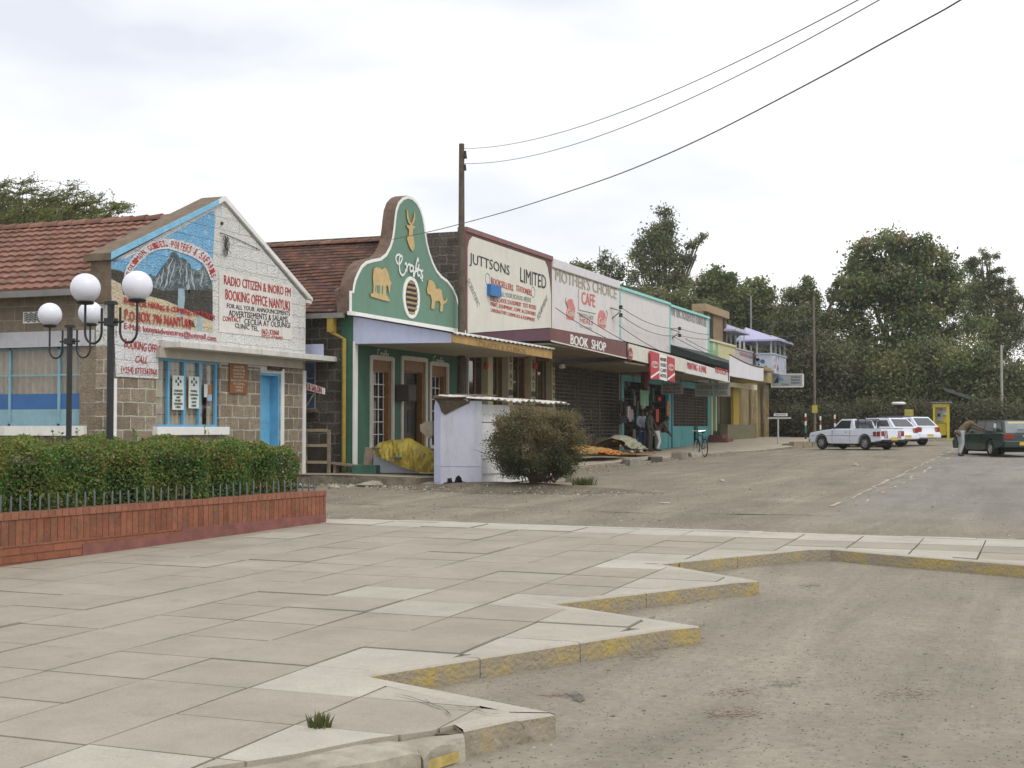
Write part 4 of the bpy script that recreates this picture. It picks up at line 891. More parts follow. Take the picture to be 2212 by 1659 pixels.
# 'Crafts' in white brush script
SC=[[(1490,760),(1460,765),(1446,800),(1462,850),(1490,850),(1510,800),(1500,770),(1480,800),(1478,870),(1485,940),(1510,975),(1535,950),(1540,915)],
 [(1535,860),(1548,850),(1552,890),(1550,930),(1555,890),(1570,862),(1585,865)],[(1615,885),(1595,870),(1582,900),(1590,935),(1608,925),(1618,885),(1615,930),(1628,950)],
 [(1665,830),(1660,800),(1645,850),(1630,940),(1618,985),(1612,960),(1640,930),(1655,935)],[(1668,865),(1655,940),(1658,975),(1675,975)],[(1640,905),(1685,925)],
 [(1705,925),(1690,935),(1690,960),(1702,985),(1692,1005),(1678,995)],[(1696,1025),(1698,1032)]]
strokes([smoothline([wx(*ZC(*p),XC+.06) for p in L],3) for L in SC],.03,X1,m_whitep,gt)
def script(u,v,w,h,X,mat,parent):
    L=[[(.2,.1),(.05,.15),(.0,.5),(.08,.9),(.22,.85)],[(.3,.45),(.32,.9),(.32,.6),(.4,.45)],[(.55,.5),(.46,.5),(.45,.85),(.55,.8),(.56,.5),(.58,.9)],[(.76,.1),(.68,.3),(.66,.95)],[(.6,.55),(.88,.55)],[(.82,.25),(.8,.88),(.86,.88)],[(1,.5),(.92,.55),(1,.75),(.9,.92)]]
    return strokes([[wx(u+p[0]*w,v+p[1]*h+p[0]*w*.12,X) for p in q] for q in L],.018,X1,mat,parent,off=.006)
m_creaml=M('cream_script',(.55,.53,.45),.8,.1)
script(815,752,23,20,XC,m_creaml,fr_);script(936,767,22,20,XC,m_creaml,fr_)
# roof of the craft shop
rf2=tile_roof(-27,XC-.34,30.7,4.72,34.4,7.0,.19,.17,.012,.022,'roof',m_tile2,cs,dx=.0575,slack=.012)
ridge(-27,XC-.34,34.4,7.0,.12,'ridge_tiles',m_tile,rf2,L=.4)
mb=MB();mb.prism([(-27,34.45,7.0),(-27,38.0,4.9),(-27,38.0,4.8),(-27,34.45,6.9)],(27+XC-.34,0,0));mb.build('rear_slope',m_tile2,rf2)
mb=MB();mb.box(-27,XC-.1,30.62,30.74,4.55,4.68);mb.build('gutter',M('grey_gutter'),rf2)
mb=MB();mb.box(XC-.5,XC-.35,YC-.02,34.0,4.66,4.95);mb.prism([(XC-.48,30.9,4.66),(XC-.48,31.4,4.66),(XC-.48,31.4,5.5),(XC-.48,30.9,5.3)],(.12,0,0));mb.build('gable_back',m_gside,gt)
# downpipe
m_yel=M('yellow_pipe_paint',(.36,.25,.045),.5,.2,7)
dp=wy(742,900,YC-.12)
mb=MB();mb.tube([(dp[0]-.28,YC-.28,4.62),(dp[0]-.28,YC-.28,4.2),(dp[0],YC-.1,4.02),(dp[0],YC-.1,.66)],.055,8);mb.box(dp[0]-.36,dp[0]-.18,YC-.36,YC-.18,4.2,4.62);mb.build('downpipe',m_yel,cs)
# side window with blue curtain
a=wy(655,883,YC);b=wy(682,783,YC);mb=MB();mb.box(a[0]-.35,b[0],YC-.02,YC-.004,a[2],b[2]);sw2=mb.build('side_window',M('blue_curtain_cloth',(.07,.11,.20),.8,.35,14),cs)
mb=MB();
for t in (0,.33,.66,1): z=a[2]+(b[2]-a[2])*t;mb.box(a[0]-.35,b[0]+.02,YC-.04,YC-.02,z-.015,z+.015)
for x in (a[0]+.02,b[0]): mb.box(x-.02,x+.02,YC-.039,YC-.021,a[2],b[2])
mb.build('window_frame',M('grey_frame',(.3,.3,.3),.6,.1),sw2);mb=MB();mb.box(a[0]-.4,b[0]+.05,YC-.08,YC,a[2]-.09,a[2]-.01);mb.build('sill',m_cop,sw2)
# canopy of the craft shop
m_lav=M('lavender_panel_paint',(.50,.55,.74),.7,.05,3,dirt=(.42,.44,.56),dscale=3,dlo=.48,dhi=.8)
m_soff=M('beige_soffit',(.36,.32,.24),.85,.15,2)
a,b,c,d=[wy(u,v,YC) for u,v in ((755,681),(975,718),(975,740),(757,740))]
xo=c[0]
ca=MB().prism([(XC,YC,c[2]+.03),(xo,YC,c[2]+.0),(xo,YC,b[2]-.02),(XC,YC,a[2]-.03)],(0,.04,0)).build('canopy_end_panel',m_lav,cs)
mb=MB();mb.box(XC,xo-.02,YC+.05,YE+.3,c[2]+.02,c[2]+.04);mb.build('canopy_soffit',m_soff,cs)
mb=MB();
n=90
for i in range(n):
    y0=YC-.1+(YE+.55-YC)*i/n;y1=YC-.1+(YE+.55-YC)*(i+1)/n;w0,w1_=.014*math.sin(i*math.pi/2.),.014*math.sin((i+1)*math.pi/2.)
    mb.face([(XC,y0,a[2]-.0+w0),(XC,y1,a[2]+w1_),(xo+.1,y1,b[2]+.0+w1_),(xo+.1,y0,b[2]+w0)]);mb.face([(xo+.1,y0,b[2]-.035+w0),(xo+.1,y1,b[2]-.035+w1_),(xo+.1,y1,b[2]+w1_),(xo+.1,y0,b[2]+w0)])
mb.build('canopy_roof_sheet',M('white_corrugated_sheet',(.62,.62,.6),.5,.1,5,dirt=(.3,.27,.22)),cs)
mb=MB();mb.prism([(xo,YC,b[2]-.04),(xo,YE+.4,b[2]-.06),(xo,YE+.4,c[2]-.06),(xo,YC,c[2]+.01)],(.04,0,0));fa=mb.build('canopy_fascia',M('mustard_fascia_wood',(.40,.255,.085),.75,.2,5,dirt=(.28,.18,.07)),cs)
Z7=lambda x,y:(979.3+x*.1945,472.4+y*.1945)
tX('CRAFTS & CURIOS',(280,1420),(800,1500),(280,1362),M('worn_brown_lettering',(.24,.15,.06),.8,.3,12),fa,Z7,X=xo+.04,bold=.02)
# window boxes, benches on the craft shop side
mb=MB()
for (y,u0) in ((YE-.25,990),(YE+.22,1009)): mb.box(XC+.05,XC+.13,y,y+.08,.66,zt-.72)
mb.build('verandah_posts',M('pale_post_paint',(.5,.5,.44),.7,.2,9),cs)
# electricity pole ---------------------------------------------
m_pole=M('grey_timber_pole',(.10,.08,.06),.9,.35,5,bump=.01,bscale=14)
px_=-16.15;py_=YE+.0
pp=wx(997,500,px_);py_=pp[1]
po=thing('electricity_pole','tall dark timber electricity pole rising beside the green curved gable','utility pole',(px_,py_,.66))
mb=MB();mb.tube([(px_,py_,.5),(px_,py_,5),(px_,py_,10.2)],[.13,.105,.08],10);mb.build('pole',m_pole,po)
mb=MB();mb.box(px_-.06,px_+.16,py_-.04,py_+.04,9.75,9.82);mb.tube([(px_+.12,py_,9.8),(px_+.12,py_,9.98)],[.05,.03],8);mb.tube([(px_+.1,py_+.02,9.4),(px_+.1,py_+.02,9.58)],[.05,.03],8);mb.build('insulators',m_darkmetal,po)
def cat(a,b,sag,n=40):
    a,b=Vector(a),Vector(b);out=[]
    for i in range(n+1): t=i/n;p=a.lerp(b,t);p.z-=4*sag*t*(1-t);out.append(tuple(p))
    return out
def on_ray(u,v,dist):
    d=Vector(ray(u,v));d=d*(dist/d.length);return (d.x,d.y,CZ+d.z)
m_wire=M('black_cable',(.07,.065,.06),.6,.1)
def wire(label,a,b,sag,r=.008,name='overhead_wire',group='overhead wires'):
    mb=MB();mb.tube(cat(a,b,sag),r,5);return tag(mb.build(name,m_wire),label,'wire',group)
wire('upper of the two thin overhead wires from the pole top to the upper right',(px_+.1,py_,10.05),on_ray(2050,-108,17),.55)
wire('lower of the two thin overhead wires from the pole top to the upper right',(px_+.1,py_,9.6),on_ray(2085,-108,17),.62,.008)
A_=Vector(wx(848,517,XC+.13));B_=Vector(on_ray(2240,-108,15));d_=(B_-A_);nn=Vector((d_.y,-d_.x,0)).normalized();C_=Vector((0,0,CZ));L_=[tuple(A_)]
for u,v in ((930,500),(1010,480),(1100,455),(1170,433),(1255,405),(1340,375),(1430,338),(1520,297),(1610,252),(1700,205),(1800,152),(1900,97),(1990,48),(2075,0)):
    r0_=Vector(ray(u,v));L_.append(tuple(C_+r0_*((A_-C_).dot(nn)/r0_.dot(nn))))
L_.append(tuple(B_));mb=MB();mb.tube(smoothline(L_,3),.010,5);tag(mb.build('overhead_wire',m_wire),'thick dark cable slung from the curved green gable across the pole to the upper right','wire','overhead wires')
# ================================================================ ROW OF SHOPS
XS=-16.4;XF=-13.7
ZS=(37.98,45.74,53.98,61.96,69.85)
m_maroon=M('maroon_paint',(.17,.075,.07),.7,.15,2.5,dirt=(.13,.06,.055))
m_cream=M('cream_wall_paint',(.68,.67,.59),.75,.06,2,dirt=(.55,.53,.46),dlo=.55,dhi=.85)
m_offw=M('off_white_wall',(.68,.66,.65),.75,.06,2,dirt=(.5,.48,.46),dscale=1.6,dlo=.55,dhi=.9)
m_turq=M('turquoise_paint',(.10,.37,.37),.55,.1,3,dirt=(.08,.25,.25))
m_turql=M('pale_turquoise_trim',(.28,.60,.57),.6,.08,3)
m_soffit=M('brown_soffit',(.20,.165,.115),.9,.25,2)
def bay(name,label,y0,y1,ztop,z0,mfront,mside=None):
    b=thing(name,label,'building',(XS,y0,z0));mb=MB()
    mb.box(XS-.22,XS,y0+.004,y1-.004,4.1,ztop);w=mb.build('parapet_wall',mfront,b)
    mb=MB();mb.box(XS-9,XS-.23,y0+.003,y0+.2,z0-.4,ztop-.05);mb.box(XS-9,XS-.23,y1-.2,y1-.003,z0-.4,ztop-.05);mb.box(XS-9.2,XS-9,y0+.003,y1-.003,z0-.4,ztop-.3);mb.build('side_walls',mside or m_dstone,b)
    mb=MB();mb.box(XS-9,XS-.23,y0+.21,y1-.21,4.0,4.1);mb.build('roof_slab',m_soffit,b)
    return b,w
def soffit(b,y0,y1,z,xf=XF): mb=MB();mb.box(XS+.004,xf-.02,y0,y1,z,z+.06);return mb.build('canopy_slab',m_soffit,b)
# --- stationer's shop
jb,jw=bay('stationery_shop','shop with maroon framed cream parapet painted with black and red lettering above a maroon canopy',ZS[0],ZS[1],7.78,.66,m_maroon)
a=[wx(*Z7(*p),XS) for p in ((132,1232),(128,900),(135,480),(148,330),(172,245),(208,198),(1010,470),(1040,540),(1062,680),(1078,850),(1082,1205))]
zb=4.6;a[0]=(XS,a[0][1]+.12,zb);a[-1]=(XS,a[-1][1],zb);a=[(XS+.004,max(p[1],ZS[0]+.14),p[2]) for p in a]
jp=MB().prism(a,(.02,0,0)).build('cream_panel',m_cream,jw)
mb=MB();mb.box(XS-.26,XS+.05,ZS[0],ZS[1]-.003,7.72,7.86);mb.build('coping',M('maroon_coping',(.24,.13,.12),.8,.15,3),jw)
kk=dict(X=XS+.024)
tX('JUTTSONS',(178,530),(622,662),(178,378),m_black,jp,Z7,bold=.008,**kk);tX('LIMITED',(742,700),(1028,782),(742,545),m_black,jp,Z7,bold=.008,**kk)
m_rl=M('faded_red_lettering',(.50,.08,.07),.75,.3,14)
for s_,bl,br,tl,mt in (('BOOKSELLERS',(418,722),(662,805),(418,650),m_rl),('STATIONERS',(698,800),(868,858),(698,735),m_rl),('ALL YOUR SCHOOL NEEDS',(518,858),(860,930),(518,805),m_grey_l),('FULL SCHOOL STATIONERY  TEXT BOOKS',(412,912),(918,1010),(412,862),m_rl),('PRINT, EQUIPMENT, COMP. ACCESSORIES',(412,975),(912,1085),(412,925),m_rl),('LABORATORY CHEMICALS & EQUIPMENT',(415,1040),(905,1150),(415,992),m_rl)):
    tX(s_,bl,br,tl,mt,jp,Z7,bold=.02,**kk)
for s_,bl,br,tl in (('SCIENTIFIC',(150,690),(268,980),(176,660)),('EQUIPMENT',(945,1140),(1050,905),(930,1075))): tX(s_,bl,br,tl,m_grey_l,jp,Z7,bold=.03,**kk)
for u in (382,886):
    c=wx(*Z7(u,670 if u<500 else 815),XS+.03);O=[];I=[]
    for k in range(17): t=2*math.pi*k/16;O.append((XS+.026,c[1]+.2*math.cos(t),c[2]+.2*math.sin(t)));I.append((XS+.026,c[1]+.16*math.cos(t),c[2]+.16*math.sin(t)))
    MB().strip(O,I,(.003,0,0)).build('ring_emblem',m_grey_l,jp)
a=wx(*Z7(375,850),XS+.03);b=wx(*Z7(492,755),XS+.03);MB().box(XS,XS+.16,a[1],b[1],a[2],b[2]).build('blue_box',M('blue_sign_box',(.02,.16,.42),.5,.1),jp)
# maroon canopy with its end face
ztl,zbl=4.7,4.34
mb=MB();mb.prism([(XS+.004,ZS[0],zb),(XF,ZS[0],ztl),(XF,ZS[0],zbl),(XS+.004,ZS[0],zbl)],(0,.05,0));mb.build('canopy_end',M('purple_maroon_paint',(.13,.065,.085),.7,.15,2.5),jb)
a=wx(1355,740,XF);b=wx(1355,774,XF)
mb=MB();mb.prism([(XF,ZS[0],ztl),(XF,ZS[1],a[2]),(XF,ZS[1],b[2]),(XF,ZS[0],zbl)],(.05,0,0));jf=mb.build('canopy_fascia',m_maroon,jb)
mb=MB();mb.prism([(XF+.05,ZS[0]-.02,zbl),(XF+.05,ZS[1],b[2]),(XF+.05,ZS[1],b[2]-.035),(XF+.05,ZS[0]-.02,zbl-.035)],(.02,0,0));mb.build('fascia_trim',m_cream,jf)
tX('BOOK  SHOP',(1300,1395),(1690,1478),(1302,1285),m_whitep,jf,Z7,X=XF+.052,bold=.03)
soffit(jb,ZS[0]+.06,ZS[1]-.01,b[2]+.02)
mb=MB();mb.face([(XS,ZS[0],4.62),(XF,ZS[0],ztl+.02),(XF,ZS[1],a[2]+.02),(XS,ZS[1],4.9)]);mb.build('canopy_top',m_conc2,jb)
# shopfront
m_pil=M('pillar_cream',(.42,.38,.24),.75,.12,4);m_glass_d=glass('shop_glass',(.55,.6,.58),.3)
mb=MB();mb.box(XS-.2,XS-.02,ZS[0]+.3,ZS[1],.3,1.3);mb.build('shopfront_plinth',M('brown_plinth',(.16,.11,.08),.8,.2),jb)
py=[wx(u,820,XS)[1] for u in (1052,1096,1145,1190)]
for y,sx_ in zip(py,('','STATIONER','STATIONERY','BOOKSHOP')):
    mb=MB();mb.box(XS-.1,XS+.12,y-.22,y+.2 if y+.2<ZS[1] else ZS[1]-.01,.3,4.2);p=mb.build('pillar',m_pil,jb)
    for i,ch in enumerate(sx_):
        z=3.9-i*.27;text(ch,(XS+.12,y-.13,z),(XS+.12,y+.1,z),(XS+.12,y-.13,z+.18),X1,m_black,p,bold=.02)
mb=MB();mb.box(XS-.12,XS-.1,ZS[0]+.3,ZS[1],1.3,4.1);mb.build('shop_window',m_glass_d,jb)
mb=MB();
for y in rng(ZS[0]+.3,ZS[1]-.1,.62): mb.box(XS-.14,XS-.06,y-.02,y+.02,1.3,4.1)
mb.build('window_mullions',m_brownw,jb)
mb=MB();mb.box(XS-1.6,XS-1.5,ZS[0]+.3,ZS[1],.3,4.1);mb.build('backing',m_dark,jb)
random.seed(9)
mb=MB()
for i in range(60):
    y=random.uniform(ZS[0]+.5,ZS[1]-.3);z=random.choice((1.35,1.9,2.5,3.0));h=random.uniform(.15,.4);MB().box(XS-.5,XS-.4,y,y+random.uniform(.06,.25),z,z+h).build('book',[M('goods_red',(.35,.06,.04),.6,.1),M('goods_cream',(.45,.42,.33),.6,.1),M('goods_brown',(.2,.12,.07),.6,.1),M('goods_blue',(.07,.13,.25),.6,.1)][random.randrange(4)],jb)
for k,u in enumerate((1050,1155)):
    c=wx(u,790,XS+.6);t=tag(MB().sphere(c,.10,12,sz=(.8,.8,1.3)).build('paper_lantern',M('red_paper',(.5,.04,.03),.6,.1),None,smooth=True),['red paper lantern under the canopy nearest the white posts','red paper lantern hanging just left of the last lettered pillar'][k],'lantern','red lanterns under the canopy')
    MB().tube([(c[0],c[1],c[2]+.16),(c[0],c[1],4.3)],.006,4).build('cord',m_darkmetal,t)
# --- cafe
cb,cw=bay('corner_cafe','off-white cafe parapet with faded lettering and red jug pictures beside the maroon shop',ZS[1],ZS[2],7.74,.72,m_offw)
mb=MB();mb.box(XS-.24,XS+.04,ZS[1]+.02,ZS[2]-.02,7.5,7.8);mb.build('coping',M('pale_lilac_white',(.68,.66,.68),.7,.06,3),cw)
mb=MB();mb.box(XS+.04,XS+.05,ZS[1]+.02,ZS[2]-.02,7.46,7.5);mb.build('coping_shadow_strip',m_grey_l,cw)  # raised grey strip painted as the shadow line under the coping
m_khaki=M('faded_khaki_lettering',(.38,.355,.27),.85,.3,12)
kk=dict(X=XS+.002)
tX("MOTHER'S CHOICE",(1132,690),(1812,893),(1132,548),m_khaki,cw,Z7,bold=.02,**kk)
tX('CAFE',(1424,945),(1572,984),(1424,805),M('faded_pink_red',(.62,.17,.14),.8,.15,10),cw,Z7,bold=.02,**kk)
m_jug=M('faded_red_picture',(.60,.20,.18),.8,.3,10,dirt=(.66,.55,.53),dscale=5)
def flat(pts,mat,name,parent,X,Z,th=.004):
    return MB().prism([wx(*Z(*p),X) for p in pts],(th,0,0)).build(name,mat,parent)
j1=flat([(1255,940),(1270,900),(1300,888),(1330,905),(1340,960),(1352,1000),(1350,1080),(1335,1135),(1255,1115),(1250,1050),(1262,990)],m_jug,'jug_picture',cw,XS,Z7)
j2=flat([(1612,1050),(1630,1015),(1665,1020),(1690,1060),(1700,1110),(1695,1200),(1670,1225),(1605,1195),(1600,1110)],m_jug,'jug_picture',cw,XS,Z7)
for jx,(p,q) in ((j1,((1262,1070),(1345,1090))),(j2,((1612,1165),(1692,1185)))): text('Cola',wx(*Z7(p[0],p[1]),XS+.006),wx(*Z7(q[0],q[1]),XS+.006),wx(*Z7(p[0],p[1]-70),XS+.006),X1,m_cream,jx,bold=.02,shear=.3)
mb=MB();mb.tube([wx(*Z7(*p),XS+.01) for p in ((1250,880),(1245,915),(1262,960),(1270,990))],.03,5);mb.tube([wx(*Z7(*p),XS+.01) for p in ((1700,1020),(1712,1060),(1700,1110))],.02,5);mb.build('jug_handle_picture',m_grey_l,cw)
tX('SNACKS & HOT',(1395,1090),(1555,1130),(1395,1040),m_khaki,cw,Z7,bold=.01,**kk);tX('MEALS',(1405,1150),(1550,1185),(1405,1100),m_jug,cw,Z7,bold=.02,**kk);tX('TEA & COFFEE',(1400,1205),(1540,1240),(1400,1175),m_khaki,cw,Z7,bold=.0,**kk)
mb=MB();mb.tube([wx(*Z7(*p),XS+.01) for p in ((1390,780),(1390,1010),(1580,1055))],.015,4);mb.build('picture_frame_line',m_khaki,cw)
def fascia(b,u0,v0,v0b,u1,v1,v1b,mat,name='canopy_fascia',xf=XF,th=.05):
    p=[wx(u0,v0,xf),wx(u1,v1,xf),wx(u1,v1b,xf),wx(u0,v0b,xf)]
    return MB().prism(p,(th,0,0)).build(name,mat,b),p
cf,p=fascia(cb,1355.5,742,775,1479,776,805,M('cream_fascia_paint',(.62,.60,.52),.7,.08,3))
c=wx(1362,765,XF+.05);mb=MB();O=[(XF+.05,c[1]+.28*math.cos(2*math.pi*k/20),c[2]+.23*math.sin(2*math.pi*k/20)) for k in range(20)];mb.prism(O,(.004,0,0));lg=mb.build('round_red_emblem',M('deep_red_enamel',(.28,.03,.025),.5,.15,9),cf)
text('Cola',(XF+.055,c[1]-.2,c[2]-.06),(XF+.055,c[1]+.2,c[2]-.06),(XF+.055,c[1]-.2,c[2]+.07),X1,m_cream,lg,bold=.02,shear=.3)
soffit(cb,ZS[1]+.01,ZS[2]-.01,4.02)
# projecting red and white drinks board
a=wx(1403,818,XF+.1);b=wx(1455,768,XF+.1);
db=thing('drinks_board','red and white drinks sign with black cafe lettering hung on the canopy edge','sign',(XF+.1,a[1],a[2]));H=b[2]-a[2];Wd=b[1]-a[1]
mr_=M('enamel_red',(.45,.02,.03),.4,.12,5)
for k,(t0,t1) in enumerate(((0,.34),(.36,.66),(.68,1))):
    mb=MB();mb.prism([(XF+.1,a[1]+Wd*t0,a[2]+H*(.02 if k else 0)),(XF+.1,a[1]+Wd*t1,a[2]-H*.02*k),(XF+.1,a[1]+Wd*t1,b[2]-H*.12*t1),(XF+.1,a[1]+Wd*t0,b[2]-H*.12*t0)],(.05,0,0));p=mb.build('panel',m_whitep if k==1 else mr_,db)
    y0=a[1]+Wd*t0;w=Wd*(t1-t0)
    if k==1:
        for i,s_ in enumerate(("MOTHER'S",'CHOICE','CAFE','HOTEL')):
            z=b[2]-H*(.3+.2*i);text(s_,(XF+.152,y0+.08*w,z),(XF+.152,y0+.92*w,z),(XF+.152,y0+.08*w,z+H*.13),X1,m_black,p,bold=.02)
    else:
        c=(a[2]+b[2])/2+H*.0;O=[(XF+.15,y0+w*.5+w*.4*math.cos(2*math.pi*i/18),c+H*.03+H*.13*math.sin(2*math.pi*i/18)) for i in range(18)]
        mb=MB();mb.prism(O,(.004,0,0));d_=mb.build('round_emblem',M('pale_pink_enamel',(.62,.45,.42),.5,.1),p);text('Cola',(XF+.156,y0+.2*w,c-.02),(XF+.156,y0+.8*w,c-.02),(XF+.156,y0+.2*w,c+H*.09),X1,mr_,d_,bold=.03,shear=.3)
        mb=MB();mb.prism([(XF+.151,y0,a[2]+H*.08),(XF+.151,y0+w,a[2]+H*.34),(XF+.151,y0+w,a[2]+H*.26),(XF+.151,y0,a[2]+.01)],(.003,0,0));mb.build('white_wave',m_whitep,p)
# security grille front of the cafe
m_grl=M('rusty_grille_steel',(.10,.085,.065),.7,.35,6)
def grille(b,y0,y1,z0,z1,X,mat,nx=.28,nz=.14,name='security_grille'):
    mb=MB()
    for y in rng(y0,y1,nx): mb.box(X-.02,X+.02,y-.012,y+.012,z0,z1)
    for z in rng(z0,z1,nz): mb.box(X-.012,X+.012,y0,y1,z-.022,z+.022)
    for y in rng(y0,y1,(y1-y0)/3): mb.box(X-.04,X+.04,y-.04,y+.04,z0,z1)
    return mb.build(name,mat,b)
grille(cb,ZS[1]+.15,ZS[2]-.25,.7,4.0,XS+.0,m_grl)
mb=MB();mb.box(XS-.7,XS-.6,ZS[1]+.1,ZS[2]-.1,.4,4.05);mb.build('inner_wall',M('dim_grey_inner_wall',(.13,.115,.09),.9,.45,1.6,dirt=(.05,.045,.04),dscale=2,dlo=.45,dhi=.6),cb)
mb=MB();mb.box(XS-.05,XS+.06,ZS[2]-.25,ZS[2]-.05,.4,4.1);mb.box(XS-.05,XS+.06,ZS[1]+.0,ZS[1]+.15,.4,4.1);mb.build('pillar',M('dusty_pillar',(.28,.23,.18),.9,.2),cb)
random.seed(8);mb=MB()
for i in range(26):
    y=random.uniform(ZS[1]+.4,ZS[2]-.6);z=random.uniform(.8,3.2);MB().box(XS-.58,XS-.5,y,y+random.uniform(.1,.4),z,z+random.uniform(.1,.5)).build('shelf_box',[M('goods_brown'),M('goods_grey',(.25,.24,.22),.7,.2),M('goods_teal',(.05,.16,.16),.7,.2)][random.randrange(3)],cb)
c=wx(1214,790,XS+.5);lp=thing('wall_lantern','small white lantern light under the canopy by the brown grille','lamp',c)
mb=MB();mb.lathe((c[0],c[1],c[2]-.08),[(.03,-.02),(.13,0),(.1,.12),(.03,.14)],10);mb.build('shade',m_whitep,lp);mb=MB();mb.tube([(c[0],c[1],c[2]+.05),(c[0],c[1],4.1)],.015,5);mb.build('rod',m_darkmetal,lp)
# --- third and fourth bays, white with turquoise edging
def turq_edges(w,y0,y1,zt_,left=True):
    mb=MB();mb.box(XS-.26,XS+.09,y0,y1,zt_+.06,zt_+.17);mb.build('turquoise_coping',M('turquoise_coping_paint',(.30,.68,.62),.6,.08,3),w)
    mb=MB();mb.box(XS,XS+.04,y0+.0,y0+.1,4.7,zt_+.06);mb.build('turquoise_margin',m_turql,w)
Z1R=lambda x,y:(1290.3+x*.14583,564.5+y*.14583)
tb,tw=bay('general_shop','plain white parapet with turquoise edges over a turquoise doorway where people stand',ZS[2],ZS[3],7.49,.78,m_offw)
turq_edges(tw,ZS[2]+.003,ZS[3]-.003,7.42)
hb,hw=bay('furniture_shop','turquoise edged white parapet with grey household furniture lettering and dark awning',ZS[3],ZS[4],7.43,.95,m_offw)
turq_edges(hw,ZS[3]+.003,ZS[4],7.36);mb=MB();mb.box(XS,XS+.04,ZS[4]-.22,ZS[4]-.01,5.3,7.36);mb.build('end_margin',m_turql,hw)
tX('MAI TINC HOUSEHOLD FURNITURE',(1092,800),(1618,975),(1092,655),M('grey_sign_lettering',(.34,.33,.32),.8,.2,9),hw,Z1R,X=XS+.004,bold=.035)
tfa,p=fascia(tb,1479.5,777,806,1574,806,826,M('white_cloth_banner',(.66,.64,.62),.8,.06,3))
Z8=lambda x,y:(1129+x*.20835,691.2+y*.20835)
tX('PRINTING  & EMAIL',(1705,505),(1905,552),(1705,435),m_rl,tfa,Z8,X=XF+.052,bold=.03);tX('PHOTOCOPY',(1995,548),(2125,578),(1995,485),m_rl,tfa,Z8,X=XF+.052,bold=.03);
soffit(tb,ZS[2],ZS[3]-.01,3.95)
mb=MB();mb.face([(XS,ZS[1],4.95),(XF,ZS[1],4.78),(XF,ZS[3]-.01,4.5),(XS,ZS[3]-.01,4.8)]);mb.build('canopy_top',M('rusty_roof_sheet',(.14,.09,.07),.8,.3,3),tb)
# dark awning end + slack white cloth valance of the furniture shop
m_tarp=M('dark_green_black_tarpaulin',(.022,.035,.034),.7,.2,3,bump=.02,bscale=3)
a,b,c,d=[wy(*q,ZS[3]+.01) for q in ((1449,744),(1574.5,784),(1574.5,823),(1449,792))]
mb=MB();N=10
for i in range(N):
    t0,t1=i/N,(i+1)/N;L=lambda p,q,t:tuple(Vector(p).lerp(Vector(q),t));s0,s1=-.06*math.sin(math.pi*t0),-.06*math.sin(math.pi*t1)
    A,B,C,D=L(a,b,t0),L(a,b,t1),L(d,c,t1),L(d,c,t0);mb.prism([(A[0],A[1],A[2]+s0),(B[0],B[1],B[2]+s1),C,D],(0,.04,0))
aw=mb.build('awning_side',m_tarp,hb)
mb=MB();mb.face([(XS,ZS[3],a[2]),(XF,ZS[3],b[2]),(XF,ZS[4],b[2]-.1),(XS,ZS[4],a[2])]);mb.build('awning_top',m_tarp,hb)
pts=[(1575,767,812),(1590,775,815),(1605,783,817),(1620,789,820),(1634,793,822),(1648,795,823)]
mb=MB();W_=[];
for u,v,vb in pts: W_.append((wx(u,v,XF),wx(u,vb,XF)))
for i in range(len(W_)-1): mb.prism([W_[i][0],W_[i+1][0],W_[i+1][1],W_[i][1]],(.03,0,0))
wv=mb.build('white_valance',M('white_awning_cloth',(.66,.65,.68),.8,.05,2,bump=.03,bscale=2),hb)
mb=MB();mb.tube([(p[0][0]+.02,p[0][1],p[0][2]+.02) for p in W_],.035,5);mb.build('valance_pole',m_darkmetal,wv)
# shop fronts
def turqfront(b,y0,y1,z0,low=1.45,gap=None):
    mb=MB()
    mb.box(XS-.08,XS+.08,y0,y0+.35,z0-.4,4.0);mb.box(XS-.08,XS+.08,y1-.5,y1-.06,z0-.4,4.0);mb.box(XS-.07,XS+.07,y0+.35,y1-.5,3.72,4.0)
    f=mb.build('turquoise_frame',m_turq,b)
    mb=MB()
    for a,c in (gap or [(y0+.35,y1-.5)]): mb.box(XS-.06,XS+.06,a,c,z0-.4,low)
    mb.build('low_wall',m_turq,b);return f
f3=turqfront(tb,ZS[2],ZS[3],.78,1.55,[(59.6,ZS[3]-.5)])
f4=turqfront(hb,ZS[3],ZS[4],.95,1.85,[(ZS[3]+.35,66.3),(67.2,ZS[4]-.5)])
mb=MB();mb.box(XS-.02,XS+.1,ZS[3]-.06,ZS[3]+.16,.4,4.1);mb.build('dark_blue_strip',M('dark_teal_blue',(.02,.10,.17),.6,.1),f3)
grille(hb,ZS[3]+.4,ZS[4]-.5,1.85,3.7,XS-.02,m_grl);mb=MB();mb.box(XS-.8,XS-.7,ZS[3],ZS[4],.5,4);mb.build('inner_wall',M('dim_grey_inner_wall'),hb)
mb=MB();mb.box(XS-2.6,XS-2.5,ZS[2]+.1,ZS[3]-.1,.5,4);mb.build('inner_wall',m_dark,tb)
random.seed(21)
mb=MB()
for i in range(46):
    y=random.uniform(ZS[2]+.5,ZS[3]-.9);z=random.uniform(1.0,3.6);w=random.uniform(.12,.4);d_=random.uniform(.3,1.2);MB().box(XS-d_-.06,XS-d_,y,y+w,z,z+random.uniform(.15,.7)).build('hanging_garment',[M('goods_red'),M('goods_teal'),M('goods_brown'),M('goods_grey'),M('goods_green',(.08,.22,.15),.7,.2)][random.randrange(5)],tb)
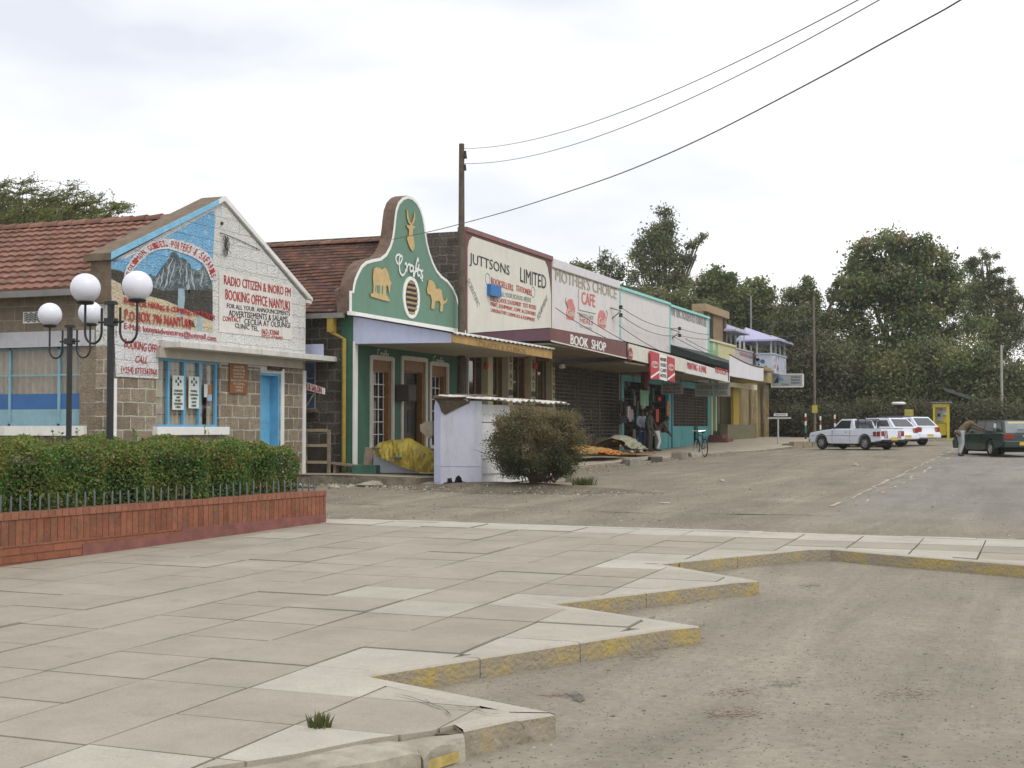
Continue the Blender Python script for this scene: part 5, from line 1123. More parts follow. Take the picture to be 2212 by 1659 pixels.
# red bits by the door, green poster
for nm,u0,v0,u1,v1,c in (('red_strip',1416,884,1422,911,(.5,.05,.035)),('red_disc',1420,858,1427,865,(.5,.04,.03)),('red_notice',1439,868,1446,898,(.42,.08,.05)),('green_poster',1382,844,1400,876,(.16,.36,.24))):
    a=wx(u0,v1,XS+.08);b=wx(u1,v0,XS+.08);o=MB().box(XS+.085,XS+.11,a[1],b[1],a[2],b[2]).build(nm,M(nm+'_paint',c,.7,.25,12),tb)
    if nm=='green_poster': MB().sphere(((XS+.11),(a[1]+b[1])/2,b[2]-.3),.1,8,sz=(.1,1,1)).sphere(((XS+.11),(a[1]+b[1])/2,b[2]-.6),.16,8,sz=(.1,1,1.2)).build('figure_shape',M('pale_orange',(.5,.38,.25),.8,.3,9),o)
    if nm=='red_notice':
        for i,ch in enumerate('SALON'): z=b[2]-(b[2]-a[2])*(i+.9)/5.4;text(ch,(XS+.112,a[1]+.08,z),(XS+.112,b[1]-.08,z),(XS+.112,a[1]+.08,z+.13),X1,M('yellowish_lettering',(.5,.4,.15)),o,bold=.02)
# hanging boards under the canopies (they face down the street)
def hang(label,u0,v0,u1,v1,Y,mat,lines,tm):
    a=wy(u0,v1,Y);b=wy(u1,v0,Y);t=thing('hanging_board',label,'sign',(a[0],Y,a[2]),group='boards hanging under the canopies')
    p=MB().box(a[0],b[0],Y,Y+.05,a[2],b[2]).build('board',mat,t)
    for x in (a[0]+.1,b[0]-.1): MB().tube([(x,Y+.02,b[2]),(x,Y+.02,4.05)],.012,4).build('hanger',m_darkmetal,t)
    n=len(lines);h=b[2]-a[2]
    for i,s_ in enumerate(lines):
        z=b[2]-h*(.08+.86*(i+.88)/n);text(s_,(a[0]+.1,Y-.001,z),(b[0]-.1,Y-.001,z),(a[0]+.1,Y-.001,z+h/n*.62),YN,tm,p,off=.003,bold=.02)
hang('smaller grey hanging board with dark lettering, just right of the red and white sign',1428,826,1475,852,57.5,M('dull_grey_board',(.30,.28,.25),.8,.15,5),['SALON & BEAUTY','PARLOUR','BRAIDING & CUTS'],M('dark_navy_lettering',(.06,.07,.12),.8,.2))
hang('wider pale hanging board with green lettering in front of the brown grille by the bicycle',1501,827,1577,857,63.5,M('pale_grey_board',(.36,.35,.31),.8,.12,5),['GREEN FIELDS','TOURS & TRAVEL'],M('dull_green_lettering',(.12,.22,.14),.8,.2))
c=wx(1394,818,XS+1.2);t=tag(MB().sphere((c[0],c[1],c[2]),.28,12,sz=(.7,.7,1.5)).build('hanging_bag',M('dark_red_basket',(.14,.04,.035),.8,.3,9),None,smooth=True),'dark red bag hanging from the canopy above the turquoise doorway','bag')
MB().tube([(c[0],c[1],c[2]+.35),(c[0],c[1],4.0)],.01,4).build('strap',m_darkmetal,t)
# clothes hung outside at the door
t=thing('clothes_rack','dark and white clothes hanging at the turquoise door jamb','clothes',wx(1352,900,XS+.5))
for k,(u,v,w,h,c) in enumerate(((1341,865,7,30,(.05,.03,.03)),(1349,868,6,38,(.07,.05,.045)),(1355,878,5,26,(.55,.5,.5)),(1362,884,8,24,(.45,.36,.36)),(1346,898,12,16,(.03,.03,.03)))):
    a=wx(u-w/2,v+h,XS+.45+.03*k);b=wx(u+w/2,v,XS+.45+.03*k);mb=MB();N=6
    L=[(a[0]+.05*math.sin(i*2.1+k),a[1]+(b[1]-a[1])*i/N) for i in range(N+1)]
    for p,q in zip(L,L[1:]): mb.prism([(p[0],p[1],a[2]+.06*math.sin(p[1]*9)),(q[0],q[1],a[2]+.06*math.sin(q[1]*9)),(q[0],q[1],b[2]),(p[0],p[1],b[2])],(.03,0,0))
    mb.build('garment',M('garment_%d'%k,c,.9,.2,9),t)
a=wx(1341,862,XS+.45);b=wx(1368,862,XS+.45);MB().tube([a,b],.02,5).tube([a,(a[0],a[1],4.0)],.012,4).tube([b,(b[0],b[1],4.0)],.012,4).build('rail',m_darkmetal,t)
# --- green and yellow shop with brown timber upper room
ZR2=lambda x,y:(1474.7+x*.1457,622+y*.1457)
gb=thing('yellow_shop','green and pale yellow shop front with a brown timber upper room','building',(XS,69.85,1.05))
pY=M('pale_yellow_paint',(.52,.50,.30),.75,.12,3);pG=M('leaf_green_paint',(.22,.40,.18),.75,.12,3);m_ol=M('olive_yellow_paint',(.33,.27,.11),.75,.15,3)
y5=76.3;a=wx(*ZR2(500,800),XS);zt5=wx(*ZR2(500,810),XS)[2];zt5=6.3
mb=MB();mb.box(XS-.2,XS,69.87,72.0,5.3,zt5);pw=mb.build('green_parapet',pG,gb);mb=MB();mb.box(XS-.2,XS+.004,72.0,y5,5.3,zt5);mb.build('yellow_parapet',pY,gb)
mb=MB();mb.box(XS-.25,XS+.08,69.87,y5,zt5,zt5+.1);mb.build('coping',M('cream_coping',(.62,.6,.42),.7,.1),gb)
c=wx(*ZR2(465,860),XS+.01);MB().prism([(XS+.005,c[1]+.3*math.cos(i*.7),c[2]+.28*math.sin(i*.7)) for i in range(9)],(.004,0,0)).build('painted_emblem',M('pale_grey_emblem',(.5,.5,.48),.8,.3,12),pw)
a=wx(1530.5,668,XS-.3);b=wx(1569,690,XS-.3)
mb=MB();y0,y1=69.9,wx(1569,700,XS-.3)[1];mb.box(XS-.8,XS-.3,y0,y1,6.3,7.85);ur=mb.build('upper_room',M('brown_timber_boards',(.24,.17,.10),.85,.3,3,dirt=(.10,.07,.04),dscale=4),gb)
mb=MB();mb.box(XS-.9,XS-.15,y0,y1+.1,7.85,8.25);mb.build('upper_fascia',M('tan_boards',(.34,.25,.15),.85,.2,3),ur)
mb=MB();
for y in (y0+.3,y0+1.5): mb.box(XS-.3,XS-.27,y,y+.7,6.5,7.8)
mb.box(XS-.3,XS-.27,y1-.9,y1-.3,6.5,7.8);mb.build('dark_openings',m_dark,ur)
mb=MB();mb.box(XS-8,XS-.25,y5-.2,y5,1.0,6.3);mb.box(XS-8,XS-.25,69.87,70.05,1.0,6.3);mb.box(XS-8,XS-7.8,70.06,y5-.21,1,6.2);mb.build('side_walls',pY,gb)
mb=MB();mb.box(XS-8,XS+2.2,69.9,y5,4.85,4.95);mb.build('roof_slab',m_soffit,gb)
fascia(gb,1534,824,834,1549,825,835,pG,'green_fascia_end',xf=-15.9);
p=[wx(1549.5,823,-15.75),wx(1633,832,-15.75),wx(1633,843,-15.75),wx(1549.5,832,-15.75)];MB().prism(p,(.06,0,0)).build('yellow_fascia',M('cream_coping'),gb)
mb=MB();mb.box(XS-.1,XS+.05,70.2,70.5,1,4.6);mb.box(XS-.1,XS+.05,71.2,71.45,1.6,4.6);mb.build('green_post',M('pale_green_post',(.42,.55,.33),.7,.1),gb)
ym=M('bright_yellow_paint',(.50,.36,.06),.7,.12,3)
a=wx(1582,840,XS)[1];b=wx(1594,840,XS)[1];c=wx(1620,840,XS)[1]
mb=MB();mb.box(XS-.1,XS+.06,a,b,1.9,4.7);mb.box(XS-.1,XS+.055,b,c,4.25,4.7);mb.build('yellow_pillar',ym,gb)
mb=MB();mb.box(XS-.1,XS+.3,wx(1560,900,XS)[1],c,1.0,1.95);mb.build('low_wall',M('mossy_low_wall',(.16,.145,.09),.9,.3,4),gb)
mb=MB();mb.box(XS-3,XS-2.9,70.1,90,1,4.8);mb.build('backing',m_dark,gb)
random.seed(6);mb=MB()
for i in range(14): y=72+i*.33;MB().box(XS-.8,XS-.7,y,y+.12,2,random.uniform(3,4.2)).build('hanging_cloth',[M('goods_grey'),M('goods_brown'),M('goods_cream')][random.randrange(3)],gb)
# --- balcony building with lavender tent roofs
bb=thing('balcony_building','olive corner building with picture painted balcony under lavender tent roofs','building',(XS,y5,1.1))
XB=-15.25;YB=82.5
zc=lambda u,v,X:wx(u,v,X)
cor=wx(1667.8,765,XB);YB=cor[1];yR=wx(1698,765,XB)[1];zp1=cor[2];zp0=wx(1667.8,805,XB)[2];XL=wy(1633,765,YB)[0]
m_bal=M('balcony_pale_blue',(.52,.56,.66),.75,.08,3);m_pic=M('balcony_blue_picture',(.07,.13,.28),.8,.3,6)
mb=MB();mb.box(XL,XB,YB,YB+.1,zp0,zp1);mb.box(XB-.1,XB,YB+.1,yR,zp0,zp1);mb.box(XL,XB-.1,YB+.1,yR,zp0,zp0+.15);mb.box(XB-.12,XB+.06,YB-.06,yR+.05,zp1,zp1+.08);mb.box(XL-.02,XB-.12,YB-.06,YB+.12,zp1,zp1+.08)
bl_=mb.build('balcony',m_bal,bb)
random.seed(12)
mb=MB()
for k in range(9):
    x=XL+(XB-XL)*random.uniform(.08,.85);z=zp0+(zp1-zp0)*random.uniform(.1,.85);r_=random.uniform(.08,.2);mb.prism([(x+r_*random.uniform(.6,1.3)*math.cos(i),YB-.004,z+r_*random.uniform(.6,1.3)*math.sin(i)) for i in range(6)],(0,-.003,0),k%2)
mb.build('blue_picture',[m_pic,M('balcony_mid_blue',(.22,.33,.5),.8,.3,6)],bl_)
mb=MB()
for k in range(26):
    y=YB+(yR-YB)*random.uniform(.04,.94);z=zp0+(zp1-zp0)*random.uniform(.12,.9);r_=random.uniform(.06,.16);mb.prism([(XB+.002,y+r_*1.2*random.uniform(.5,1.2)*math.cos(i),z+r_*random.uniform(.5,1.4)*math.sin(i)) for i in range(6)],(.003,0,0),k%3)
mb.build('coloured_picture',[M('pic_red',(.42,.2,.17),.8,.3),M('pic_grey',(.38,.42,.48),.8,.3),M('pic_ochre',(.4,.32,.25),.8,.3)],bl_)
zpt=wx(1668,728,XB)[2]
mb=MB()
for x,y in [(XB-.06,YB+.04),(XL+.06,YB+.04)]+[(XB-.06,YB+.1+(yR-YB-.2)*t) for t in (.3,.62,.97)]: mb.box(x-.05,x+.05,y-.05,y+.05,zp1+.08,zpt)
mb.box(XB-.1,XB-.02,YB,yR,zpt,zpt+.1);mb.box(XL,XB-.1,YB,YB+.08,zpt-.12,zpt);mb.build('balcony_posts',M('pale_blue_posts',(.5,.56,.58),.7,.1),bb)
# long side gallery
zg0=wx(1610,800,XS)[2]
mb=MB();ya=76.35;mb.box(XS-.1,XS,ya,YB-.02,5.35,6.22);mb.box(XS-.12,XS+.06,ya,YB-.02,6.22,6.3);gl=mb.build('gallery_parapet',M('gallery_lilac',(.45,.42,.45),.8,.15,3),bb)
tX('BAR & RESTAURANT',(850,1000),(1060,1065),(850,945),M('lilac_lettering',(.40,.22,.27),.8,.3,9),gl,ZR2,X=XS+.006,bold=.03)
mb=MB()
for y in rng(73.6,YB-.3,1.25): mb.box(XS-.5,XS-.4,y-.05,y+.05,6.2,7.6)
mb.box(XS-.5,XS-.4,73.5,YB,7.5,7.6);mb.build('gallery_posts',M('pale_blue_posts'),bb)
m_tent=M('lavender_roof_sheet',(.41,.40,.58),.7,.06,2)
def tent(cx_,cy_,hx,hy,z0,z1):
    mb=MB();c=(cx_,cy_,z1);P_=[(cx_-hx,cy_-hy,z0),(cx_+hx,cy_-hy,z0),(cx_+hx,cy_+hy,z0),(cx_-hx,cy_+hy,z0)]
    for i in range(4):
        mb.face([P_[i],P_[(i+1)%4],c]);a,b=P_[i],P_[(i+1)%4];mb.face([(a[0],a[1],a[2]-.12),(b[0],b[1],b[2]-.12),b,a])
    return mb.build('tent_roof',m_tent,bb)
ap=wy(1611,707,YB+2.);ec=wy(1684,732,YB-.4);tc2=((ec[0]+XL-1.6)/2,YB+2.);tent2=lambda A,x0,x1,y0,y1,z0:MB().prism([(x0,y0,z0),(x1,y0,z0),(x1,y1,z0),(x0,y1,z0)],(0,0,-.1)).build('tent_rim',m_tent,bb)
def hip(A,x0,x1,y0,y1,z0):
    mb=MB();Q=[(x0,y0,z0),(x1,y0,z0),(x1,y1,z0),(x0,y1,z0)]
    for i in range(4):
        a,b=Q[i],Q[(i+1)%4];m_=[(a[k]+b[k])/2 for k in range(3)];mb.face([a,b,A]);mb.face([(a[0],a[1],a[2]-.1),(b[0],b[1],b[2]-.1),b,a])
    return mb.build('tent_roof',m_tent,bb)
hip(ap,wy(1591,716,YB-.3)[0],ec[0],YB-.4,YB+4.4,ec[2]);a2=wy(1571,703,76.5);hip(a2,a2[0]-1.6,a2[0]+.9,74.6,78.4,wy(1588,715,76)[2])
mb=MB();mb.box(XS-7,XS-.1,y5+.01,yR,1.0,5.35);mb.build('body',M('olive_wall',(.25,.2,.10),.8,.2,2),bb)
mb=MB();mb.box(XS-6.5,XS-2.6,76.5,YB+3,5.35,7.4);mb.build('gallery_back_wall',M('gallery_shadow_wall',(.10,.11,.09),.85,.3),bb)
p=[wx(1633.5,806,-14.6),wx(1682,812,-14.6),wx(1697,840,-14.6),wx(1633.5,838,-14.6)]
a=wx(1640,815,-14.6);b=wx(1667,838,-14.6)
mb=MB();mb.box(XS-.1,-14.6,a[1]-1,b[1],4.3,5.15);mb.build('olive_fascia',m_ol,bb)
mb=MB();
for y in (80.5,84.0): mb.box(XS+.1,XS+.35,y,y+.35,1,4.4)
mb.build('verandah_posts',M('patched_post',(.30,.22,.09),.8,.4,5,dirt=(.5,.45,.4)),bb)
ag=wy(1668,835,83.8);bg_=wy(1733,809,83.8)
sg=thing('projecting_sign','white framed projecting sign with a blue and a dark triangle, ending the shop row','sign',(ag[0],83.8,ag[2]))
p=MB().box(ag[0],bg_[0],83.8,84.0,ag[2],bg_[2]).build('sign_box',M('sign_grey_face',(.38,.40,.43),.6,.08,3),sg)
mb=MB();t=.06;x0,x1,z0,z1=ag[0],bg_[0],ag[2],bg_[2]
mb.box(x0-t,x1+t,83.78,83.84,z1,z1+t);mb.box(x0-t,x1+t,83.78,83.84,z0-t,z0);mb.box(x1,x1+t,83.775,84.02,z0,z1);mb.box(x0-t,x0,83.775,83.84,z0,z1);mb.build('white_frame',m_whitep,sg)
w=x1-x0;h=z1-z0
mb=MB();mb.prism([(x0+.05*w,83.79,z0+.3*h),(x0+.2*w,83.79,z0+.9*h),(x0+.22*w,83.79,z0+.3*h)],(0,.005,0));mb.build('dark_triangle',M('dark_brown_ink',(.06,.03,.03),.6),p)
mb=MB();mb.prism([(x0+.2*w,83.785,z0+.9*h),(x0+.42*w,83.785,z0+.55*h),(x0+.23*w,83.785,z0+.5*h)],(0,.005,0));mb.build('blue_triangle',M('bright_blue_ink',(.08,.3,.62),.6),p)
for i,s_ in enumerate(('TOURS &','TRAVEL','AGENTS')): z=z0+h*(.72-.25*i);text(s_,(x0+.62*w,83.79,z),(x0+.94*w,83.79,z),(x0+.62*w,83.79,z+.15*h),YN,m_black,p,bold=.02)
text('TOURS',(x0+.3*w,83.79,z0+.1*h),(x0+.55*w,83.79,z0+.1*h),(x0+.3*w,83.79,z0+.24*h),YN,m_black,p,bold=.01)
# wall brackets and service cables on the white parapets
def bracket(u,v,label):
    c=wx(u,v,XS+.35);t=thing('cable_bracket',label,'bracket',(XS,c[1],c[2]),group='cable brackets on the white parapets')
    MB().tube([(XS,c[1]-.3,c[2]+.12),(c[0],c[1],c[2]),(XS,c[1]-.1,c[2]-.3)],.03,5).build('arm',M('rusty_arm',(.2,.15,.11),.8,.2),t)
    mb=MB()
    for d_ in (.16,-.16): mb.lathe((c[0],c[1],c[2]+d_),[(.0,-.09),(.09,-.07),(.07,0),(.09,.05),(0,.09)],8)
    mb.build('insulator',m_black,t);return c
c1=bracket(1341,672,'black insulator bracket at the turquoise line between cafe and blank white wall')
c2=bracket(1468,717,'black and white insulator bracket under the household furniture lettering')
def sw_(label,a,b,sag,r=.014): wire(label,a,b,sag,r,'service_cable','service cables across the parapets')
sw_('upper cable between the two wall brackets',(c1[0],c1[1],c1[2]+.16),(c2[0],c2[1],c2[2]+.16),.25)
sw_('lower cable between the two wall brackets',(c1[0],c1[1],c1[2]-.16),(c2[0],c2[1],c2[2]-.16),.3)
sw_('upper cable from the furniture shop bracket towards the balcony',(c2[0],c2[1],c2[2]+.16),wx(1533,723,XS+.3),.05);sw_('lower cable from the furniture shop bracket towards the balcony',(c2[0],c2[1],c2[2]-.16),wx(1533,733,XS+.3),.05)
sw_('steep cable crossing the red jug pictures down to the maroon fascia',wx(1200,665,XS+.5),wx(1309,730,-14.5),.06);sw_('steep cable from the cafe wall down to the cream fascia',wx(1247,675,XS+.5),wx(1405,764,-14.3),.08)
sw_('long cable from the cafe wall across the blank white wall',wx(1337,703,XS+.5),wx(1435,763,-14.3),.06);sw_('first of the slanting cables right of the second bracket',wx(1452,725,XS+.4),wx(1530,765,-15),.03);sw_('second of the slanting cables right of the second bracket',wx(1480,731,XS+.4),wx(1536,760,-15),.03)
# ================================================================ PEOPLE
def skin_mesh(name,verts,edges,rad,mat,parent,root=0,sub=2,local=False):
    me=bpy.data.meshes.new(name);me.from_pydata(verts,edges,[]);ob=bpy.data.objects.new(name,me);S.collection.objects.link(ob)
    me.materials.append(mat);ob.parent=parent
    ob.modifiers.new('skin','SKIN')
    if not me.skin_vertices: pass
    for i,r_ in enumerate(rad):
        sv=me.skin_vertices[0].data[i];sv.radius=(r_,r_) if not isinstance(r_,tuple) else r_;sv.use_root=(i==root)
    ss=ob.modifiers.new('sub','SUBSURF');ss.levels=sub;ss.render_levels=sub;return ob
m_skin=M('dark_brown_skin',(.085,.045,.028),.55,.1,9);m_hair=M('black_hair',(.012,.011,.011),.8,.2)
def person(label,loc,rz,J,shirt,trou,shoe,hat=None,coat=None):
    """J: joints in metres, x right, y forward, z up, feet at z=0"""
    p=thing('person',label,'person',loc,rz)
    pel,che,nec,hed=[Vector(J[k]) for k in ('pelvis','chest','neck','head')]
    V=[];E_=[];Rd=[]
    def add(v,r_,par=None):
        V.append(tuple(v));Rd.append(r_)
        if par is not None: E_.append((par,len(V)-1))
        return len(V)-1
    P0=add(pel,(.125,.095));C0=add(pel.lerp(che,.5),(.12,.09),P0);C1=add(che,(.135,.1),C0);N0=add(nec,.055,C1)
    hd=(hed-nec).normalized();add(nec.lerp(hed,.45),.055,N0);H1=add(hed-hd*.03,.082,len(V)-1);H2=add(hed+hd*.06,.088,H1);add(hed+hd*.115,.06,H2)
    hands=[]
    for s in ('l','r'):
        sh,el,wr=[Vector(J[k+s]) for k in ('sh','el','wr')];a=add(sh,.062,C1);b=add(sh.lerp(el,.5),.05,a);b=add(el,.042,b);b=add(el.lerp(wr,.6),.035,b);w=add(wr,.026,b)
        d=(wr-el).normalized();side=d.cross(Vector((0,0,1)));side=side.normalized() if side.length>.2 else Vector((1,0,0));dn=side.cross(d)
        pm=add(wr+d*.06,(.036,.018),w)
        for q,(o,l_) in enumerate(((-.03,.062),(-.01,.075),(.01,.07),(.03,.055))):
            k=add(wr+d*.09+side*o,.0095,pm);k=add(wr+d*(.09+l_*.6)+side*o*1.05-dn*.012,.009,k);add(wr+d*(.09+l_)+side*o*1.05-dn*.035,.0075,k)
        k=add(wr+d*.045+side*(.045),.011,w);add(wr+d*.085+side*.06-dn*.015,.009,k)
    for s in ('l','r'):
        hp,kn,an=[Vector(J[k+s]) for k in ('hp','kn','an')];a=add(hp,.085,P0);b=add(hp.lerp(kn,.5),.075,a);b=add(kn,.055,b);b=add(kn.lerp(an,.35),.052,b);b=add(an,.036,b);add(an+Vector((0,.1,-.045)),.035,b)
    skin_mesh('body',V,E_,Rd,m_skin,p)
    # face
    f=Vector(J.get('face',(0,1,0))).normalized();rgt=f.cross(hd).normalized();fc=hed+f*.085
    mb=MB();mb.sphere(tuple(fc-hd*.0+f*.012),.016,8,sz=(1,1,1.5));
    for s in (-1,1): mb.sphere(tuple(hed+rgt*s*.088),.022,8,sz=(.5,.8,1.2))
    mb.sphere(tuple(fc-hd*.045-f*.004),.02,8,sz=(1.3,.6,.4));mb.build('face_features',m_skin,p,smooth=True,local=True)
    mb=MB()
    for s in (-1,1): mb.sphere(tuple(fc+rgt*s*.033+hd*.022-f*.01),.012,8)
    mb.build('eyes',M('eye_white',(.5,.48,.45),.3,.02),p,smooth=True,local=True)
    if hat:
        mb=MB();c=hed+hd*.09;mb.lathe(tuple(c),[(.16,0),(.15,.012),(.1,.02),(.098,.09),(.06,.12),(0,.125)],14);mb.build('hat',hat,p,smooth=True,local=True)
    else:
        mb=MB();mb.sphere(tuple(hed+hd*.055-f*.015),.098,12,sz=(1,1,.85));mb.build('hair',m_hair,p,smooth=True,local=True)
    # clothes
    V=[];E_=[];Rd=[];g=1.0
    low=pel-(che-pel).normalized()*(.1 if not coat else coat)
    w_=1.18 if coat else 1;B=add(low,(.165*w_,.125*w_) if coat else (.15,.115));B1=add(pel,(.155*w_,.12*w_),B);C0=add(pel.lerp(che,.5),(.15*w_,.115*w_),B1);C1=add(che,(.165*w_,.12*w_),C0);add(nec-Vector((0,0,.01)),.068,C1)
    for s in ('l','r'):
        sh,el,wr=[Vector(J[k+s]) for k in ('sh','el','wr')];a=add(sh,.078,C1);b=add(sh.lerp(el,.5),.066,a);b=add(el,.056,b);add(el.lerp(wr,.92),.046,b)
    skin_mesh('shirt' if not coat else 'coat',V,E_,Rd,shirt,p,root=1)
    V=[];E_=[];Rd=[];B=add(pel+Vector((0,0,.02)),(.145,.115))
    for s in ('l','r'):
        hp,kn,an=[Vector(J[k+s]) for k in ('hp','kn','an')];a=add(hp,.1,B);b=add(hp.lerp(kn,.5),.088,a);b=add(kn,.07,b);b=add(kn.lerp(an,.5),.064,b);add(an+Vector((0,0,.01)),.06,b)
    skin_mesh('trousers',V,E_,Rd,trou,p)
    for s in ('l','r'):
        an=Vector(J['an'+s]);mb=MB();mb.sphere((an.x,an.y+.07,an.z-.035),.05,10,sz=(.95,2.5,.9));mb.build('shoe',shoe,p,smooth=True,local=True)
    return p
def stand(**k):
    J=dict(pelvis=(0,0,.95),chest=(0,.0,1.3),neck=(0,0,1.48),head=(0,.02,1.62),shl=(-.19,0,1.42),shr=(.19,0,1.42),ell=(-.24,0,1.13),elr=(.24,0,1.13),wrl=(-.24,.08,.88),wrr=(.24,.08,.88),hpl=(-.1,0,.9),hpr=(.1,0,.9),knl=(-.11,.03,.5),knr=(.11,.03,.5),anl=(-.12,0,.085),anr=(.12,0,.085));J.update(k);return J
m_jeans=M('blue_denim',(.045,.075,.16),.85,.2,9);m_bshirt=M('pale_blue_shirt',(.45,.50,.58),.8,.12,7);m_shoe=M('dark_leather',(.03,.022,.018),.5,.1)
a=wx(1387,972,XS+.85)
person('man in pale blue shirt and blue jeans in the turquoise shop doorway',(XS+.9,wx(1386,930,XS+.9)[1],pf(59)),R(-120),stand(ell=(-.3,.06,1.16),wrl=(-.16,.2,1.02),elr=(.28,.04,1.14),wrr=(.2,.24,1.0)),m_bshirt,m_jeans,m_shoe)
person('man in a long dark olive coat and black hat among the group',(XS+1.3,wx(1403,930,XS+1.3)[1],pf(60)),R(-95),stand(ell=(-.27,.08,1.16),wrl=(-.15,.22,1.05)),M('dark_olive_coat',(.05,.055,.04),.9,.25,8),M('dark_brown_trousers',(.06,.045,.035),.9,.2),m_shoe,hat=M('black_felt',(.02,.018,.018),.9,.1),coat=.28)
# woman sitting/leaning with a white wrap is read as a white cloth bundle carried low
a=(XS+1.5,wx(1418,960,XS+1.5)[1],pf(60.5))
J=stand(pelvis=(0,0,.8),chest=(0,.22,1.08),neck=(0,.36,1.2),head=(0,.44,1.32),shl=(-.17,.3,1.14),shr=(.17,.3,1.14),ell=(-.2,.4,.88),elr=(.2,.4,.88),wrl=(-.1,.55,.72),wrr=(.1,.55,.72),hpl=(-.09,0,.76),hpr=(.09,0,.76),knl=(-.1,.1,.42),knr=(.1,.1,.42),face=(0,.9,-.3))
person('stooping person in dark jersey and white wrap, rightmost at the turquoise door',a,R(-60),J,M('dark_brown_jersey',(.07,.05,.04),.9,.2),M('white_wrap_cloth',(.50,.47,.45),.85,.12,5),m_shoe)
# man bending at the parked green car
J=stand(pelvis=(0,-.05,.92),chest=(0,.20,1.20),neck=(0,.36,1.30),head=(0,.47,1.27),shl=(-.2,.28,1.26),shr=(.2,.28,1.26),ell=(-.27,.52,1.08),elr=(.27,.52,1.1),wrl=(-.2,.80,.98),wrr=(.2,.80,1.0),hpl=(-.1,-.05,.88),hpr=(.1,-.05,.88),knl=(-.12,.0,.48),knr=(.13,-.02,.48),anl=(-.13,-.05,.085),anr=(.14,-.16,.085),face=(0,.8,-.5))
gx,gy,g_=GS(2078,986)
person('man in brown jacket and light trousers bending over the dark green car',(gx,gy,g_),R(-62),J,M('brown_jacket',(.13,.095,.055),.9,.25,6),M('pale_grey_trousers',(.36,.40,.41),.85,.1,5),m_shoe,coat=.16)
# ================================================================ VEHICLES
def arch(cx_,cz,r,n=9,x0=None): return [(cx_+r*math.cos(math.pi*k/n),cz+r*math.sin(math.pi*k/n)) for k in range(n+1)]
def wheel(parent,x,y,r,w,rim,side):
    mb=MB();n=20;prof=[(r*.62,-w/2),(r*.93,-w/2),(r,-w*.32),(r,w*.32),(r*.93,w/2),(r*.62,w/2)]
    i0=len(mb.v)
    for rr,o in prof:
        for j in range(n): t=2*math.pi*j/n;mb.v.append((x+rr*math.cos(t),y+o,r+rr*math.sin(t)))
    for k in range(len(prof)-1):
        for j in range(n): mb.f.append((i0+k*n+j,i0+(k+1)*n+j,i0+(k+1)*n+(j+1)%n,i0+k*n+(j+1)%n));mb.m.append(0);mb.c.append(None)
    W_=thing_empty=bpy.data.objects.new('wheel',None);S.collection.objects.link(W_);W_.parent=parent
    mb.build('tyre',M('tyre_rubber',(.022,.021,.02),.9,.2),W_,smooth=True,local=True)
    mb=MB();yo=y+side*w*.38;prof=[(r*.63,0),(r*.6,side*-.03),(r*.35,side*-.045),(r*.3,side*.0),(r*.12,side*.015),(0.001,side*.015)]
    i0=0
    for rr,o in prof:
        for j in range(n): t=2*math.pi*j/n;q=rr*(1 if j%2 or rr>r*.5 else .93);mb.v.append((x+q*math.cos(t),yo+o,r+q*math.sin(t)))
    for k in range(len(prof)-1):
        for j in range(n):
            f=(k*n+j,(k+1)*n+j,(k+1)*n+(j+1)%n,k*n+(j+1)%n);mb.f.append(f if side<0 else f[::-1]);mb.m.append(0 if (k!=1 or j%4) else 1);mb.c.append(None)
    mb.build('rim',[rim,m_dark],W_,local=True);return W_
m_wheel=M('silver_rim',(.45,.46,.47),.35,.1,metal=.6);m_cglass=M('car_glass',(.035,.045,.05),.06,.15,spec=.9)
def loft(secs,mat,name,parent,bev=.02,smooth=False):
    """secs: list of closed cross-section loops, same count"""
    mb=MB();n=len(secs[0])
    for a,b in zip(secs,secs[1:]):
        for k in range(n): mb.face([a[k],a[(k+1)%n],b[(k+1)%n],b[k]])
    mb.face(secs[0][::-1]);mb.face(secs[-1])
    o=mb.build(name,mat,parent,local=True);return o
def body_prism(pts,W_,mat,name,parent,z_tuck=.55):
    """side profile extruded across, sides tucked in above the waist and below the sill"""
    mb=MB();n=len(pts)
    def yy(z):
        h=W_/2
        if z<.32: h-=(.32-z)*.22
        if z>z_tuck: h-=(z-z_tuck)*.10
        return h
    A=[(x,yy(z),z) for x,z in pts];B=[(x,-yy(z),z) for x,z in pts]
    i=len(mb.v);mb.v+=A+B;mb.f+=[tuple(range(i,i+n)),tuple(range(i+n,i+2*n))[::-1]];mb.m+=[0,0];mb.c+=[None]*2
    for k in range(n): mb.f.append((i+k,i+n+k,i+n+(k+1)%n,i+(k+1)%n));mb.m.append(0);mb.c.append(None)
    o=mb.build(name,mat,parent,local=True,bevel=.025);
    return o
def side_panel(parent,name,pts,W_,mat,off=.006,cab=None,sides=(1,-1),th=.004):
    for s in sides:
        mb=MB();P_=[(x,s*(cab(z)+off),z) for x,z in pts];mb.prism(P_,(0,s*th,0));mb.build(name,mat,parent,local=True)
def cabin(parent,low,top,zl_,zt_,hl,ht,mat,name='cabin'):
    """greenhouse: low (x0,x1) at zl, top (x0,x1) at zt, half widths"""
    mb=MB();a=[(low[0],hl,zl_),(low[1],hl,zl_),(low[1],-hl,zl_),(low[0],-hl,zl_)];b=[(top[0],ht,zt_),(top[1],ht,zt_),(top[1],-ht,zt_),(top[0],-ht,zt_)]
    mb.face(b[::-1]);
    for k in range(4): mb.face([a[k],a[(k+1)%4],b[(k+1)%4],b[k]][::-1])
    return mb.build(name,mat,parent,local=True,bevel=.05)
